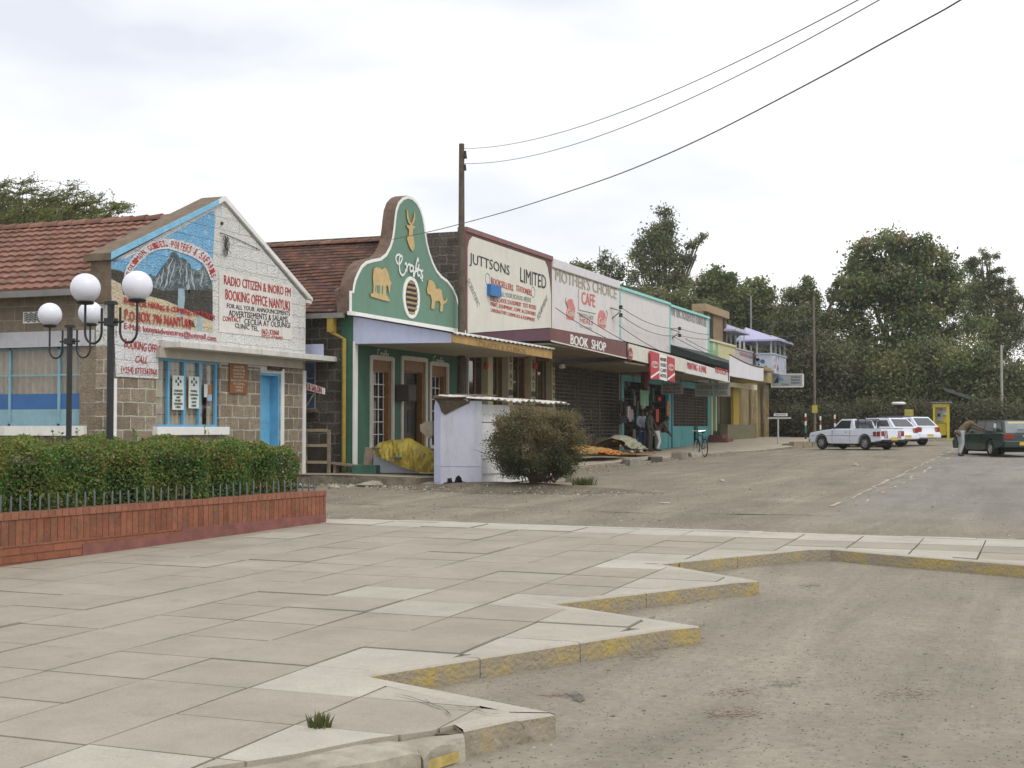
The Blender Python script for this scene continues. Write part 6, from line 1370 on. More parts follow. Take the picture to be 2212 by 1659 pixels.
def end_panel(parent,name,xl,xt,zl_,zt_,hl,ht,mat,t0=.12,t1=.88,mg=.1,off=.008):
    """window on the sloped front or rear of the greenhouse"""
    L=lambda t:(xl+(xt-xl)*t,hl+(ht-hl)*t,zl_+(zt_-zl_)*t);a,b=L(t0),L(t1);s=off if xl>xt else -off
    MB().prism([(a[0]+s,a[1]-mg,a[2]+.003),(a[0]+s,-a[1]+mg,a[2]+.003),(b[0]+s,-b[1]+mg,b[2]+.003),(b[0]+s,b[1]-mg,b[2]+.003)],(s*.4,0,.003)).build(name,mat,parent,local=True)
m_cwhite=M('white_car_paint',(.72,.76,.86),.3,.03,2,spec=.5);m_tail=M('red_tail_lens',(.24,.015,.012),.25,.1);m_amber=M('amber_lens',(.38,.14,.02),.3,.1);m_plate=M('yellow_plate',(.60,.42,.04),.5,.05);m_chrome=M('chrome_trim',(.55,.55,.55),.2,.05,metal=.8)
def place_car(name,label,pt,head,c='car',group=None):
    x,y=pt;ang=math.atan2(head[1],head[0]);o=thing(name,label,c,(x,y,street(x,y)),ang,group);return o
# pickup; local x forward. rear axle at x=0, front axle at 2.53
rx,ry,_=GS(1871,972.5);hd=Vector((-.825,.564)).normalized()
nl=Vector((-hd.y,hd.x))*-1      # towards the camera side (left of travel is -nl)
lside=Vector((-hd.y,hd.x))      # vehicle's left
pk=place_car('pickup_truck','white two door pickup truck with an open rear bed and striped tailgate',(rx-lside.x*.66,ry-lside.y*.66),hd,'pickup')
r_=.31
pts=[(-.92,.42),(-.42,.34)]+[(x,z) for x,z in arch(0,.33,.37)][::-1]+[(.42,.26),(2.08,.26)]+[(x,z) for x,z in arch(2.53,.33,.37)][::-1]+[(2.95,.3),(3.22,.34),(3.26,.62),(3.2,.74),(2.6,.84),(1.98,.9),(-.92,.9)]
bd=body_prism(pts,1.56,m_cwhite,'body',pk)
cabin(pk,(.62,1.98),(.78,1.42),.88,1.36,.72,.62,m_cwhite,'cab')
cw_=lambda z:.72-(z-.88)*.208
for s in (1,-1):
    mb=MB();mb.prism([(x,s*(cw_(z)+.006),z) for x,z in ((.86,.94),(1.8,.94),(1.42,1.29),(.86,1.29))],(0,s*.005,0));wn1=mb.build('side_window',m_cglass,pk,local=True)
    mb=MB();mb.box(.80,.85,s*.60,s*(.755),.9,.905);
    mb=MB();mb.box(1.72,1.8,s*.76,s*.9,.93,1.03);mb.build('mirror',m_darkmetal,pk,local=True)
    mb=MB();mb.box(1.0,1.13,s*.757,s*.775,.78,.8);mb.build('door_handle',m_chrome,pk,local=True)
    mb=MB()
    for x in (.82,1.86): mb.box(x-.006,x+.006,s*.75,s*.7845,.34,.86)
    mb.box(-.85,3.15,s*.76,s*.783,.615,.63);mb.build('door_seam',M('seam_grey',(.22,.23,.25),.5),pk,local=True)
    mb=MB();mb.box(-.925,-.90,s*.55,s*.74,.6,.82);tl_=mb.build('tail_light',m_tail,pk,local=True)
    mb=MB();
    for k in range(3): mb.prism([(-.93,s*(.30+k*.09),.5),(-.93,s*(.345+k*.09),.5),(-.93,s*(.42+k*.09),.84),(-.93,s*(.375+k*.09),.84)],(.012,0,0))
    mb.build('hazard_stripes',M('stripe_red',(.22,.03,.025),.5,.2),pk,local=True)
    mb=MB();mb.sphere((3.24,s*.56,.6),.085,12,sz=(.35,1,1));mb.build('headlight',M('headlight_glass',(.5,.5,.5),.1,.05),pk,local=True)
    mb=MB();mb.box(-.88,-.7,s*.779,s*.787,.6,.8);mb.box(-.66,-.5,s*.779,s*.787,.6,.8);mb.build('side_reflector',M('stripe_red'),pk,local=True)
end_panel(pk,'windscreen',1.98,1.42,.88,1.36,.72,.62,m_cglass);end_panel(pk,'rear_window',.62,.78,.88,1.36,.72,.62,m_cglass)
mb=MB();mb.box(-.86,.6,-.68,.68,.905,.912);mb.build('bed_floor',M('bed_shadow_grey',(.06,.06,.06),.8),pk,local=True)
mb=MB();
for s in (1,-1): mb.box(-.9,.6,s*.70,s*.74,.9,.94)
mb.build('bed_rail',m_cwhite,pk,local=True)
mb=MB();mb.box(3.2,3.32,-.74,.74,.34,.46);mb.box(-1.0,-.9,-.7,.7,.36,.46);mb.build('bumper',m_darkmetal,pk,local=True,bevel=.02)
mb=MB();mb.box(-1.01,-.995,-.2,.2,.42,.55);pt_=mb.build('number_plate',m_plate,pk,local=True)
mb=MB()
for x in (.42,.5): mb.tube([(x,-.66,.9),(x,-.66,1.34),(x,.66,1.34),(x,.66,.9)],.022,6)
for y in (-.22,.22): mb.tube([(.42,y,.92),(.42,y,1.34)],.016,5)
mb.build('headboard_frame',m_darkmetal,pk,local=True)
mb=MB();mb.box(-.5,2.9,-.5,.5,.2,.34);mb.build('chassis',m_dark,pk,local=True)
for x in (0,2.53):
    for s in (1,-1): wheel(pk,x,s*.68,.3,.17,m_wheel,s)
# white station wagons behind the pickup
def wagon(label,pt,hd,h=1.5,short=False):
    w=place_car('station_wagon',label,pt,hd,'car','white station wagons parked beside the pickup')
    pts=[(-.95,.36),(-.42,.3)]+arch(0,.33,.37)[::-1]+[(.42,.25),(2.15,.25)]+arch(2.6,.33,.37)[::-1]+[(3.0,.3),(3.4,.34),(3.45,.6),(3.3,.76),(2.5,.9),(-.9,.92),(-.98,.6)]
    body_prism(pts,1.68,m_cwhite,'body',w)
    zt_=h;cl,ct=(1.2,.9) if short else (2.35,1.55);cabin(w,(-.93,cl),(-.45,ct),.9,zt_,.77,.63,m_cwhite,'cabin');cwf=lambda z:.77-(z-.9)*.14/(zt_-.9)
    for a,b,c,d_ in ((-.62,.12,.12,-.4),(.2,1.02,.82,.2)) if short else ((-.62,.12,.12,-.4),(.2,1.05,1.05,.2),(1.13,2.02,1.52,1.13)): side_panel(w,'side_window',[(a,.97),(b,.97),(c if c!=b else b,zt_-.1),(d_,zt_-.1)],0,m_cglass,cab=cwf)
    end_panel(w,'windscreen',cl,ct,.9,zt_,.77,.63,m_cglass);end_panel(w,'rear_window',-.93,-.45,.9,zt_,.77,.63,m_cglass)
    for s in (1,-1):
        mb=MB();mb.box(-.99,-.9,s*.58,s*.8,.66,.88);mb.build('tail_light',m_tail,w,local=True);mb=MB();mb.box(-.995,-.9,s*.5,s*.575,.68,.86);mb.build('indicator',m_amber,w,local=True)
        mb=MB();mb.sphere((3.4,s*.6,.62),.1,10,sz=(.4,1.2,.7));mb.build('headlight',M('headlight_glass'),w,local=True)
        mb=MB();mb.tube([(-.3,s*.56,zt_+.03),(ct-.15,s*.56,zt_+.03)],.018,5);mb.build('roof_rail',m_darkmetal,w,local=True)
    mb=MB();mb.box(-1.08,-.96,-.8,.8,.38,.58);mb.box(3.4,3.5,-.8,.8,.34,.5);mb.build('bumper',m_cwhite,w,local=True,bevel=.03)
    mb=MB();mb.box(-1.09,-1.078,-.22,.22,.44,.56);mb.build('number_plate',m_plate,w,local=True)
    mb=MB();mb.box(-.5,2.9,-.5,.5,.2,.34);mb.build('chassis',m_dark,w,local=True)
    for x in (0,2.6):
        for s in (1,-1): wheel(w,x,s*.72,.31,.18,m_wheel,s)
    return w
a=GS(1916,967);b=GS(1967,963.5)
wagon('white station wagon parked directly behind the pickup, mostly hidden by its bed',(a[0]-.4-lside.x*.7,a[1]+.8-lside.y*.7),hd,1.36,True)
wagon('farther white station wagon with slanted rear window, right of the other wagon',(b[0]-.4-lside.x*.7,b[1]+.4-lside.y*.7),hd,1.38)
# dark green saloon at the right edge
hg=Vector((-.444,.895)).normalized();lg_=Vector((-hg.y,hg.x));gx2,gy2,_=GS(2144,987)
gc=place_car('saloon_car','dark green saloon car with silver wheels and yellow plate at the right edge',(gx2-lg_.x*.74,gy2-lg_.y*.74),hg)
m_cg=M('dark_green_car_paint',(.012,.03,.022),.25,.1,2,spec=.6)
pts=[(-1.02,.4),(-.42,.3)]+arch(0,.34,.36)[::-1]+[(.42,.24),(2.15,.24)]+arch(2.58,.34,.36)[::-1]+[(3.0,.28),(3.38,.32),(3.42,.56),(3.2,.72),(2.3,.86),(.2,.88),(-.95,.90),(-1.08,.86),(-1.1,.55)]
body_prism(pts,1.69,m_cg,'body',gc)
ztg=1.36;cabin(gc,(-1.02,2.3),(-.6,1.45),.86,ztg,.76,.60,m_cg,'cabin');cg_=lambda z:.76-(z-.86)*.32
for pp_ in ([(-.78,.94),(-.2,.94),(-.2,1.29),(-.5,1.29)],[(-.08,.94),(.72,.94),(.72,1.29),(-.08,1.29)],[(.8,.94),(2.05,.94),(1.45,1.29),(.8,1.29)]): side_panel(gc,'side_window',pp_,0,m_cglass,cab=cg_)
end_panel(gc,'windscreen',2.3,1.45,.86,ztg,.76,.6,m_cglass);end_panel(gc,'rear_window',-1.02,-.6,.86,ztg,.76,.6,M('pale_rear_glass',(.16,.19,.2),.08,.2,spec=.9),.05,.92,.06)
mb=MB();mb.prism([(-.66,-.45,ztg-.07),(-.66,.45,ztg-.07),(-.71,.47,ztg-.15),(-.71,-.47,ztg-.15)],(-.02,0,.01));mb.build('yellow_sunstrip',M('sunstrip',(.5,.42,.2),.5),gc,local=True)
for s in (1,-1):
    mb=MB();mb.box(-1.115,-1.02,s*.42,s*.8,.68,.84);mb.build('tail_light',m_tail,gc,local=True)
    mb=MB();mb.box(1.95,2.05,s*.8,s*.95,.9,1.02);mb.build('mirror',m_cg,gc,local=True)
    mb=MB();mb.box(.35,.5,s*.835,s*.855,.74,.77);mb.box(1.2,1.35,s*.835,s*.855,.74,.77);mb.build('door_handle',m_cg,gc,local=True)
    mb=MB()
    for x in (.78,1.95): mb.box(x-.006,x+.006,s*.8,s*.848,.34,.84)
    mb.build('door_seam',m_dark,gc,local=True)
    mb=MB();mb.sphere((3.36,s*.6,.62),.1,10,sz=(.4,1.2,.7));mb.build('headlight',M('headlight_glass'),gc,local=True)
mb=MB();mb.box(-1.2,-1.05,-.82,.82,.36,.6);mb.box(3.38,3.48,-.8,.8,.28,.5);mb.build('bumper',m_cg,gc,local=True,bevel=.03)
mb=MB();mb.box(-1.215,-1.2,-.26,.26,.44,.56);gpl=mb.build('number_plate',m_plate,gc,local=True)
mb=MB();mb.box(-1.12,-1.1,-.12,.1,.76,.8);mb.build('badge',m_chrome,gc,local=True)
mb=MB();mb.box(-.5,2.9,-.5,.5,.18,.32);mb.build('chassis',m_dark,gc,local=True)
mb=MB();mb.sphere((-.12,.685,1.12),.12,14,sz=(1,.12,1.1));mb.build('round_window_sticker',m_whitep,gc,local=True)
mb=MB();mb.tube([(-1.02,.25,1.0),(-1.0,.0,1.0),(-1.0,-.3,.98)],.015,5);mb.build('rear_wiper',m_black,gc,local=True)
for x in (0,2.58):
    for s in (1,-1): wheel(gc,x,s*.74,.31,.19,m_wheel,s)
# bicycle ------------------------------------------------------
bx,by,_=GS(1518,987);bc=thing('bicycle','black bicycle standing on the gravel beside the pavement edge','bicycle',(GS(1523,987)[0],GS(1523,987)[1],GS(1523,987)[2]),R(121))
def ringtube(mb,c,r,rt_,n=24):
    mb.tube([(c[0]+r*math.cos(2*math.pi*k/n),c[1],c[2]+r*math.sin(2*math.pi*k/n)) for k in range(n+1)],rt_,6,cap=False)
for x in (0,1.06):
    w=bpy.data.objects.new('wheel',None);S.collection.objects.link(w);w.parent=bc
    mb=MB();ringtube(mb,(x,0,.35),.335,.022);mb.build('tyre',M('tyre_rubber'),w,local=True)
    mb=MB();ringtube(mb,(x,0,.35),.31,.01);mb.build('rim',m_chrome,w,local=True)
    mb=MB()
    for k in range(16): t=2*math.pi*k/16;mb.tube([(x,.02*(-1)**k,.35),(x+.31*math.cos(t),0,.35+.31*math.sin(t))],.003,3)
    mb.build('spokes',m_chrome,w,local=True)
mb=MB();A=(0,0,.35);Bk=(.42,0,.3);Cc=(.3,0,.82);Dd=(.86,0,.85);Ee=(1.06,0,.35)
for p,q in ((A,Bk),(A,Cc),(Bk,Cc),(Cc,Dd),(Bk,(.88,0,.72)),((.84,0,.92),(.93,0,.65)),((.93,0,.65),Ee)): mb.tube([p,q],.018,6)
mb.build('frame',m_darkmetal,bc,local=True)
mb=MB();mb.tube([(.84,0,.92),(.82,0,1.0),(.84,.28,1.02),(.7,.3,1.0)],.014,6);mb.tube([(.82,0,1.0),(.84,-.28,1.02),(.7,-.3,1.0)],.014,6);mb.build('handlebar',m_chrome,bc,local=True)
mb=MB();mb.tube([Cc,(.27,0,.93)],.014,6);mb.sphere((.25,0,.95),.1,10,sz=(1.4,.7,.35));mb.build('saddle',m_shoe,bc,local=True)
mb=MB();mb.tube([(.35,.1,.2),(.42,.08,.3),(.42,-.08,.3),(.5,-.1,.4)],.012,5);ringtube(mb,(.42,.05,.3),.09,.008,14);mb.build('crank',m_chrome,bc,local=True)
mb=MB();mb.box(-.3,.2,-.08,.08,.76,.775);mb.tube([(-.28,.06,.76),(0,.06,.35)],.007,4);mb.tube([(-.28,-.06,.76),(0,-.06,.35)],.007,4);mb.build('carrier',m_darkmetal,bc,local=True)
# ================================================================ BRICK PLANTER, PICKETS, HEDGE, LAMPS
def pxl(y): return -10.86+(y-10)*.0775      # outer face of the planter wall
YP0,YP1=6.0,18.33
m_sold=BR('soldier_bricks',(.21,.075,.042),(.32,.125,.068),(.07,.05,.035),.105,.9,ms=.006,off=0,bump=.012,wob=.004,nb=.004,var=.35,vary=5,dirt=(.15,.085,.06),dlo=.46,dhi=.7,dscale=3)
m_str=BR('stretcher_bricks',(.25,.09,.05),(.30,.115,.062),(.11,.07,.055),.5,.085,ms=.006,bump=.01,wob=.004,nb=.004,var=.2)
m_capb=BR('cap_bricks',(.25,.10,.062),(.31,.135,.085),(.10,.07,.05),.11,.9,ms=.005,off=0,bump=.01,wob=.004,nb=.004,var=.25)
m_plinth=M('purple_red_plinth',(.22,.09,.075),.85,.25,4,bump=.004)
pt=thing('brick_planter','low red brick planter wall of upright bricks along the paving, holding the hedge','planter',(pxl(12),12,.2))
def prun(mb,z0f,z1,off,thick,y0=YP0,y1=YP1,st=.6):
    for a,b in zip(rng(y0,y1,st),rng(y0,y1,st)[1:]):
        za,zb_=z0f(a),z0f(b);x0,x1=pxl(a)+off,pxl(b)+off
        mb.face([(x0,a,za),(x1,b,zb_),(x1,b,z1),(x0,a,z1)]);mb.face([(x0,a,z1),(x1,b,z1),(x1-thick,b,z1),(x0-thick,a,z1)]);mb.face([(x0-thick,a,za),(x0-thick,a,z1),(x1-thick,b,z1),(x1-thick,b,zb_)])
        mb.face([(x0,a,za),(x0-thick,a,za),(x1-thick,b,zb_),(x1,b,zb_)])
    x=pxl(y1)+off;mb.face([(x,y1,z0f(y1)),(x-thick,y1,z0f(y1)),(x-thick,y1,z1),(x,y1,z1)]);x=pxl(y0)+off;mb.face([(x,y0,z0f(y0)),(x,y0,z1),(x-thick,y0,z1),(x-thick,y0,z0f(y0))])
mb=MB();prun(mb,lambda y:.735,.81,.012,.24);mb.build('cap',m_capb,pt)
mb=MB();prun(mb,lambda y:.45,.735,0,.22);mb.build('soldier_course',m_sold,pt)
mb=MB();prun(mb,lambda y:.1,.45,.006,.22,YP0,15.0);mb.build('base_courses',m_str,pt)
mb=MB();prun(mb,lambda y:.1,.45,.006,.22,15.0,YP1);mb.build('painted_base',m_plinth,pt)
mb=MB();prun(mb,lambda y:gz(pxl(y),y)-.1,.385+.0,.02,.05,13.2,YP1-.02);mb.build('plinth',m_plinth,pt)
mb=MB();mb.box(-13.4,pxl(YP1)-.2,YP1-.22,YP1,.1,.8);mb.box(-13.4,-13.2,YP0,YP1-.22,.1,.8);mb.build('rear_walls',m_str,pt)
mb=MB();mb.face([(-13.2,YP0,.72),(pxl(YP0)-.2,YP0,.72),(pxl(YP1)-.2,YP1-.2,.72),(-13.2,YP1-.2,.72)]);mb.build('soil',m_dirt,pt)
# pickets
m_pick=M('grey_iron_paint',(.13,.135,.14),.55,.2,20)
y=11.0;fc=thing('picket_fence','row of short pointed grey iron pickets along the top of the brick planter','fence',(pxl(11)-.1,11,.81));random.seed(14)
k=0
while y<18.3 and k<98:
    h=.185+random.uniform(-.015,.02)+(.04 if k%7==3 else 0);x=pxl(y)-.1;lx,ly=random.uniform(-.012,.012),random.uniform(-.012,.012)
    MB().tube([(x,y,.78),(x+lx*.6,y+ly*.6,.81+h*.8),(x+lx,y+ly,.81+h)],[.013,.013,.004],6).build('picket',m_pick,fc);y+=.15+random.uniform(-.008,.008);k+=1
mb=MB();mb.box(pxl(YP1)-1.9,pxl(YP1)-.1,YP1-.12,YP1-.1,.84,.86);mb.build('rail',m_pick,fc)
# foliage ------------------------------------------------------
import numpy as np
def leaves(name,C,N,size,mat,parent,asp=.6,seed=0,shade=None,droop=0.,uvv=None):
    """C: Nx3 leaf centres; one small folded quad each"""
    r=np.random.RandomState(seed);n=len(C);C=np.asarray(C)
    a=r.normal(size=(n,3));a[:,2]-=droop;a/=np.linalg.norm(a,axis=1)[:,None];b=r.normal(size=(n,3));b-= (b*a).sum(1)[:,None]*a;b/=np.linalg.norm(b,axis=1)[:,None]
    s=(size*(.6+.8*r.rand(n)))[:,None]
    V=np.stack([C-a*s*.5,C+b*s*asp*.5,C+a*s*.5,C-b*s*asp*.5],1).reshape(-1,3)
    me=bpy.data.meshes.new(name);loc=np.array(parent_loc(parent));V=V-loc
    me.vertices.add(4*n);me.vertices.foreach_set('co',V.ravel());me.loops.add(4*n);me.loops.foreach_set('vertex_index',np.arange(4*n));me.polygons.add(n);me.polygons.foreach_set('loop_start',np.arange(n)*4);me.polygons.foreach_set('loop_total',np.full(n,4))
    me.materials.append(mat);uv=me.uv_layers.new(name='UVMap');u=r.rand(n) if shade is None else np.clip(shade,0,1)
    uv.data.foreach_set('uv',np.repeat(np.stack([u,r.rand(n)],1),4,axis=0).ravel());me.update();me.validate()
    ob=bpy.data.objects.new(name,me);S.collection.objects.link(ob);ob.parent=parent;return ob
def parent_loc(q):
    o=[0,0,0]
    while q: o=[o[k]+q.location[k] for k in range(3)];q=q.parent
    return o
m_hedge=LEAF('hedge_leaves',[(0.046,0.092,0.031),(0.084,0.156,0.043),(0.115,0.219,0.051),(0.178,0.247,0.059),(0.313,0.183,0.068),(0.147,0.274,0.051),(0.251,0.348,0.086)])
hd_=thing('hedge','clipped rounded green hedge growing in the brick planter','hedge',(-12,14,.75))
ht=lambda y:1.55 if y<17 else 1.55-.09*(y-17)
mb=MB();mb.prism([(-12.85,6.5,.7),(pxl(6.5)-.42,6.5,.7),(pxl(17.6)-.42,17.6,.7),(-12.85,17.6,.7)],(0,0,.62));mb.build('inner_dark_core',M('hedge_core_dark',(.018,.022,.012),.95,.4,20),hd_)  # solid dark block added behind the leaves so no light shows through
r=np.random.RandomState(3);n=105000
y=6.3+11.62*r.rand(n)**.8;s=r.rand(n);
x=np.empty(n);z=np.empty(n)
xo=-10.86+(y-10)*.0775-.18
bump=.07*np.sin(y*2.1)+.05*np.sin(y*5.3+1)+.03*np.sin(y*11)
top=1.56+.035*np.sin(y*3.7)+.03*np.sin(y*8.1)-np.clip(y-16.8,0,9)*.10
f=s<.52
x[f]=xo[f]-.04+bump[f]*.9-np.abs(r.normal(size=f.sum()))*.07+.06*np.sin((y[f]*7)%6.28);z[f]=.74+(top[f]-.74)*r.rand(f.sum())
x[f]-=np.clip(z[f]-(top[f]-.2),0,1)**2*4
t=~f;x[t]=xo[t]-1.9*r.rand(t.sum());z[t]=top[t]+.05*np.sin(x[t]*6+y[t]*4)-np.abs(r.normal(size=t.sum()))*.05;z[t]-=np.clip(x[t]-(xo[t]-.25),0,1)**2*2
e=(r.rand(n)<.05);y[e]=17.98-np.abs(r.normal(size=e.sum()))*.06-(z[e]-1.1)**2*.3;x[e]=-12.8+2.25*r.rand(e.sum())-.0;z[e]=.74+.72*r.rand(e.sum())
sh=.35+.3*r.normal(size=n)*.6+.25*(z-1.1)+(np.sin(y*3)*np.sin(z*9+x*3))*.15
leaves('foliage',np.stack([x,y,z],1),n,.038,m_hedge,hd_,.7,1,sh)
# stray shoots above the clipped top
r=np.random.RandomState(8);P_=[]
mb=MB()
for k in range(34):
    yy_=7+11*r.rand();xx=-11.2-1.2*r.rand();h=.08+.14*r.rand();b_=(xx,yy_,1.5);e_=(xx+.05*r.normal(),yy_+.05*r.normal(),1.55+h);mb.tube([b_,e_],.003,3)
    for q in range(9): P_.append([b_[i]+(e_[i]-b_[i])*(.3+.7*r.rand())+.02*r.normal() for i in range(3)])
for (u,v) in ((222,868),(580,905),(500,902),(640,930)):
    pass
mb.build('shoots',M('shoot_stem',(.06,.07,.03),.8),hd_);leaves('shoot_leaves',P_,0,.045,m_hedge,hd_,.6,3)
# lamp posts
m_globe,n_,l_,b_=nt('opal_globe');b_.inputs['Base Color'].default_value=(.76,.77,.86,1);b_.inputs['Roughness'].default_value=.35;b_.inputs['Subsurface Weight'].default_value=.25;b_.inputs['Subsurface Radius'].default_value=(.1,.1,.1)
def lamp(label,x,y,ztop,zg,zbase):
    o=thing('street_lamp',label,'street lamp',(x,y,zbase),0,'twin globe street lamps')
    MB().tube([(0,0,0),(0,0,ztop-zbase)],.047,12).lathe((0,0,ztop-zbase-.01),[(.05,0),(.052,.02),(.0,.03)],12).build('post',m_darkmetal,o,local=True)
    Z=ztop-zbase
    MB().tube([(-.2,0,Z-.27),(.2,0,Z-.27)],.016,8).box(-.075,.075,-.055,.055,Z-.32,Z-.22).box(-.07,.07,-.05,.05,Z-.04,Z+.004).build('collar',m_darkmetal,o,local=True)
    for s in (-1,1):
        a=[];cxx=s*.285;rr=.135
        a.append((s*.15,0,Z-.10));a.append((s*.15,0,Z-.42))
        for k in range(1,10): t=math.pi+math.pi*k/10;a.append((cxx+s*-1*rr*math.cos(t+math.pi)*-1*-1,0,Z-.42-rr*abs(math.sin(t))))
        pts=[(s*.15,0,Z-.08),(s*.15,0,Z-.40)]
        for k in range(1,10): t=math.pi*k/10;pts.append((s*(.285-.135*math.cos(t)),0,Z-.40-.15*math.sin(t)))
        pts+=[(s*.42,0,Z-.40),(s*.42,0,zg-zbase-.2)]
        MB().tube(pts,.0165,8).build('arm',m_darkmetal,o,local=True)
        gl_=MB().sphere((s*.42,0,zg-zbase),.2,24).build('globe',m_globe,o,smooth=True,local=True)
        MB().lathe((s*.42,0,zg-zbase-.225),[(.03,0),(.1,.008),(.12,.035),(.1,.05),(0,.05)],16).build('gallery',m_darkmetal,gl_,local=True)
    return o
def onY(u,v,Y): return wy(u,v,Y)
p1=wy(240,652,15.0);lamp('nearer and taller black lamp post with two large white globes, standing in the hedge',p1[0],15.0,p1[2],wy(240,620,15.0)[2],.72)
p2=wy(151,703,18.75);lamp('farther black lamp post with two smaller white globes, behind the hedge',p2[0],18.75,p2[2],wy(151,678,18.75)[2],.3)
# ================================================================ KIOSK, BUSH AND THINGS ON THE DIRT
XK=-12.12;YK=29.5
kL=wy(938,1044,YK);kR=wy(1040,1048,YK);kz0=kR[2];kz1=wy(1040,866,YK)[2];XK=kR[0];ke=wx(1200,872,XK)[1]
kiosk=thing('kiosk','lavender fronted roadside kiosk with a white corrugated roof and torn brown felt','kiosk',(XK,YK,kz0))
m_kl=M('kiosk_lavender_paint',(.59,.61,.72),.7,.06,3,dirt=(.43,.42,.46),dscale=3,dlo=.5,dhi=.8)
m_kw=M('kiosk_white_planks',(.60,.61,.61),.7,.12,4,dirt=(.40,.36,.28),dscale=3,dlo=.5,dhi=.8)
m_ply=M('bare_plywood',(.34,.23,.11),.8,.25,6,dirt=(.45,.40,.33),dscale=6)
h=kz1-kz0;w=kR[0]-kL[0]
bt=[(0,.01),(.18,.0),(.20,.02),(.27,.03),(.28,.075),(.37,.08),(.39,.03),(.43,.035),(.46,.09),(.52,.115),(.57,.09),(.60,.04),(.68,.035),(.76,.01),(1,0)]
MB().prism([(kL[0]+w*t,YK,kz0+q*h) for t,q in bt]+[(kR[0],YK,kz1-.0),(kL[0]+.02,YK,kz1+.02)],(0,.03,0)).build('front_panel',m_kl,kiosk)
mb=MB();mb.box(kL[0]+.0,kL[0]+.13*w,YK-.012,YK-.001,kz0+.05,kz1-.08);mb.box(kL[0]+.02,kR[0]-.02,YK-.008,YK-.001,kz0+.22*h,kz0+.225*h);mb.build('cover_strip',M('kiosk_lavender_dull',(.45,.47,.62),.8,.1),kiosk)
mb=MB()
for (z0,z1,m) in ((.13,.30,0),(.31,.52,0),(.53,.74,0),(.75,.96,0)): mb.box(XK-.03,XK+.002*random.random(),YK+.035,ke,kz0+z0*h,kz0+z1*h,m)
mb.box(XK-.1,XK-.04,YK+.05,ke,kz0,kz0+.13*h,0);sd_=mb.build('side_planks',m_kw,kiosk)
a=wx(1100,868,XK)[1];mb=MB();mb.prism([(XK+.004,a,kz0+.96*h),(XK+.004,ke,kz0+.96*h),(XK+.004,ke,kz0+.3*h),(XK+.004,a+.5,kz0+.35*h),(XK+.004,a-.1,kz0+.55*h),(XK+.004,a+.15,kz0+.75*h)],(.012,0,0));mb.build('bare_board',m_ply,kiosk)
mb=MB();q=wx(1118,875,XK)[1];mb.prism([(XK+.02,q,kz0+.95*h),(XK+.02,q+.35,kz0+.9*h),(XK+.02,q+.75,kz0+.62*h),(XK+.02,q+.5,kz0+.68*h)],(.01,0,0));mb.build('dark_gap',m_dark,kiosk)
mb=MB();mb.prism([(XK+.034,q+.12,kz0+.94*h),(XK+.034,q+.35,kz0+.92*h),(XK+.034,q+.8,kz0+.66*h),(XK+.034,q+.6,kz0+.66*h)],(.01,0,0));mb.build('white_lath',m_whitep,kiosk)
mb=MB();mb.box(kL[0]+.02,XK-.05,ke-.05,ke,kz0,kz1);mb.box(kL[0]+.02,kL[0]+.06,YK+.05,ke-.05,kz0,kz1-.1);mb.build('rear_walls',m_kw,kiosk)
# corrugated roof
mb=MB();n=70;x0,x1=kL[0]+.15,XK+.28;y0,y1=YK-.12,ke+.35
for i in range(n):
    ya,yb=y0+(y1-y0)*i/n,y0+(y1-y0)*(i+1)/n;wa,wb=[.022*math.sin(j*math.pi*2/5.)+.02*math.sin(j*.23) for j in (i,i+1)]
    for (xa,xb,za,zb_) in ((x0,x1,.12,.02),):
        za+=kz1;zb_+=kz1;mb.prism([(xa,ya,za+wa),(xb,ya,zb_+wa),(xb,yb,zb_+wb),(xa,yb,za+wb)],(0,0,.014))
mb.build('corrugated_roof',M('white_zinc_sheet',(.62,.61,.57),.5,.12,5,dirt=(.30,.22,.15),dscale=3.5,dlo=.5,dhi=.65),kiosk)
# torn felt hanging over the front
ZK=lambda x,y:(864+x*.20835,795+y*.20835)
m_felt=M('brown_torn_felt',(.11,.085,.06),.95,.3,9,bump=.02,bscale=9)
pf_=[(330,310),(345,285),(430,270),(505,268),(515,300),(600,295),(720,330),(722,362),(640,398),(560,438),(465,485),(430,455),(410,390),(385,345)]
P_=[wy(*ZK(*p),YK-.02) for p in pf_];c_=wy(*ZK(480,360),YK-.10)
mb=MB()
for i in range(len(P_)): mb.face([P_[i],P_[(i+1)%len(P_)],c_])
mb.build('torn_felt',m_felt,kiosk)
mb=MB();mb.prism([(kL[0]-.02,YK-.12,kz1+.06),(kR[0]-.35,YK-.16,kz1+.07),(kR[0]-.1,YK+1.2,kz1+.14),(kL[0]+.05,YK+1.3,kz1+.18)],(0,0,.03));mb.build('felt_sheet',m_felt,kiosk)
mb=MB();P_=[wy(*ZK(*p),YK-.03) for p in ((600,350),(625,325),(690,318),(712,340),(660,352))];mb.face(P_[::-1]);mb.build('blue_scrap',m_kl,kiosk)
# cardboard piece leaning at the kiosk's left
P_=[wy(*ZK(*p),YK+.35) for p in ((205,590),(270,555),(335,548),(335,700),(300,730),(262,700),(215,660))]
tag(MB().prism(P_,(0,.12,0)).build('cardboard_box',M('pale_cardboard',(.33,.29,.22),.9,.15,6),None),'grey brown cardboard box hung at the left edge of the lavender kiosk','box')
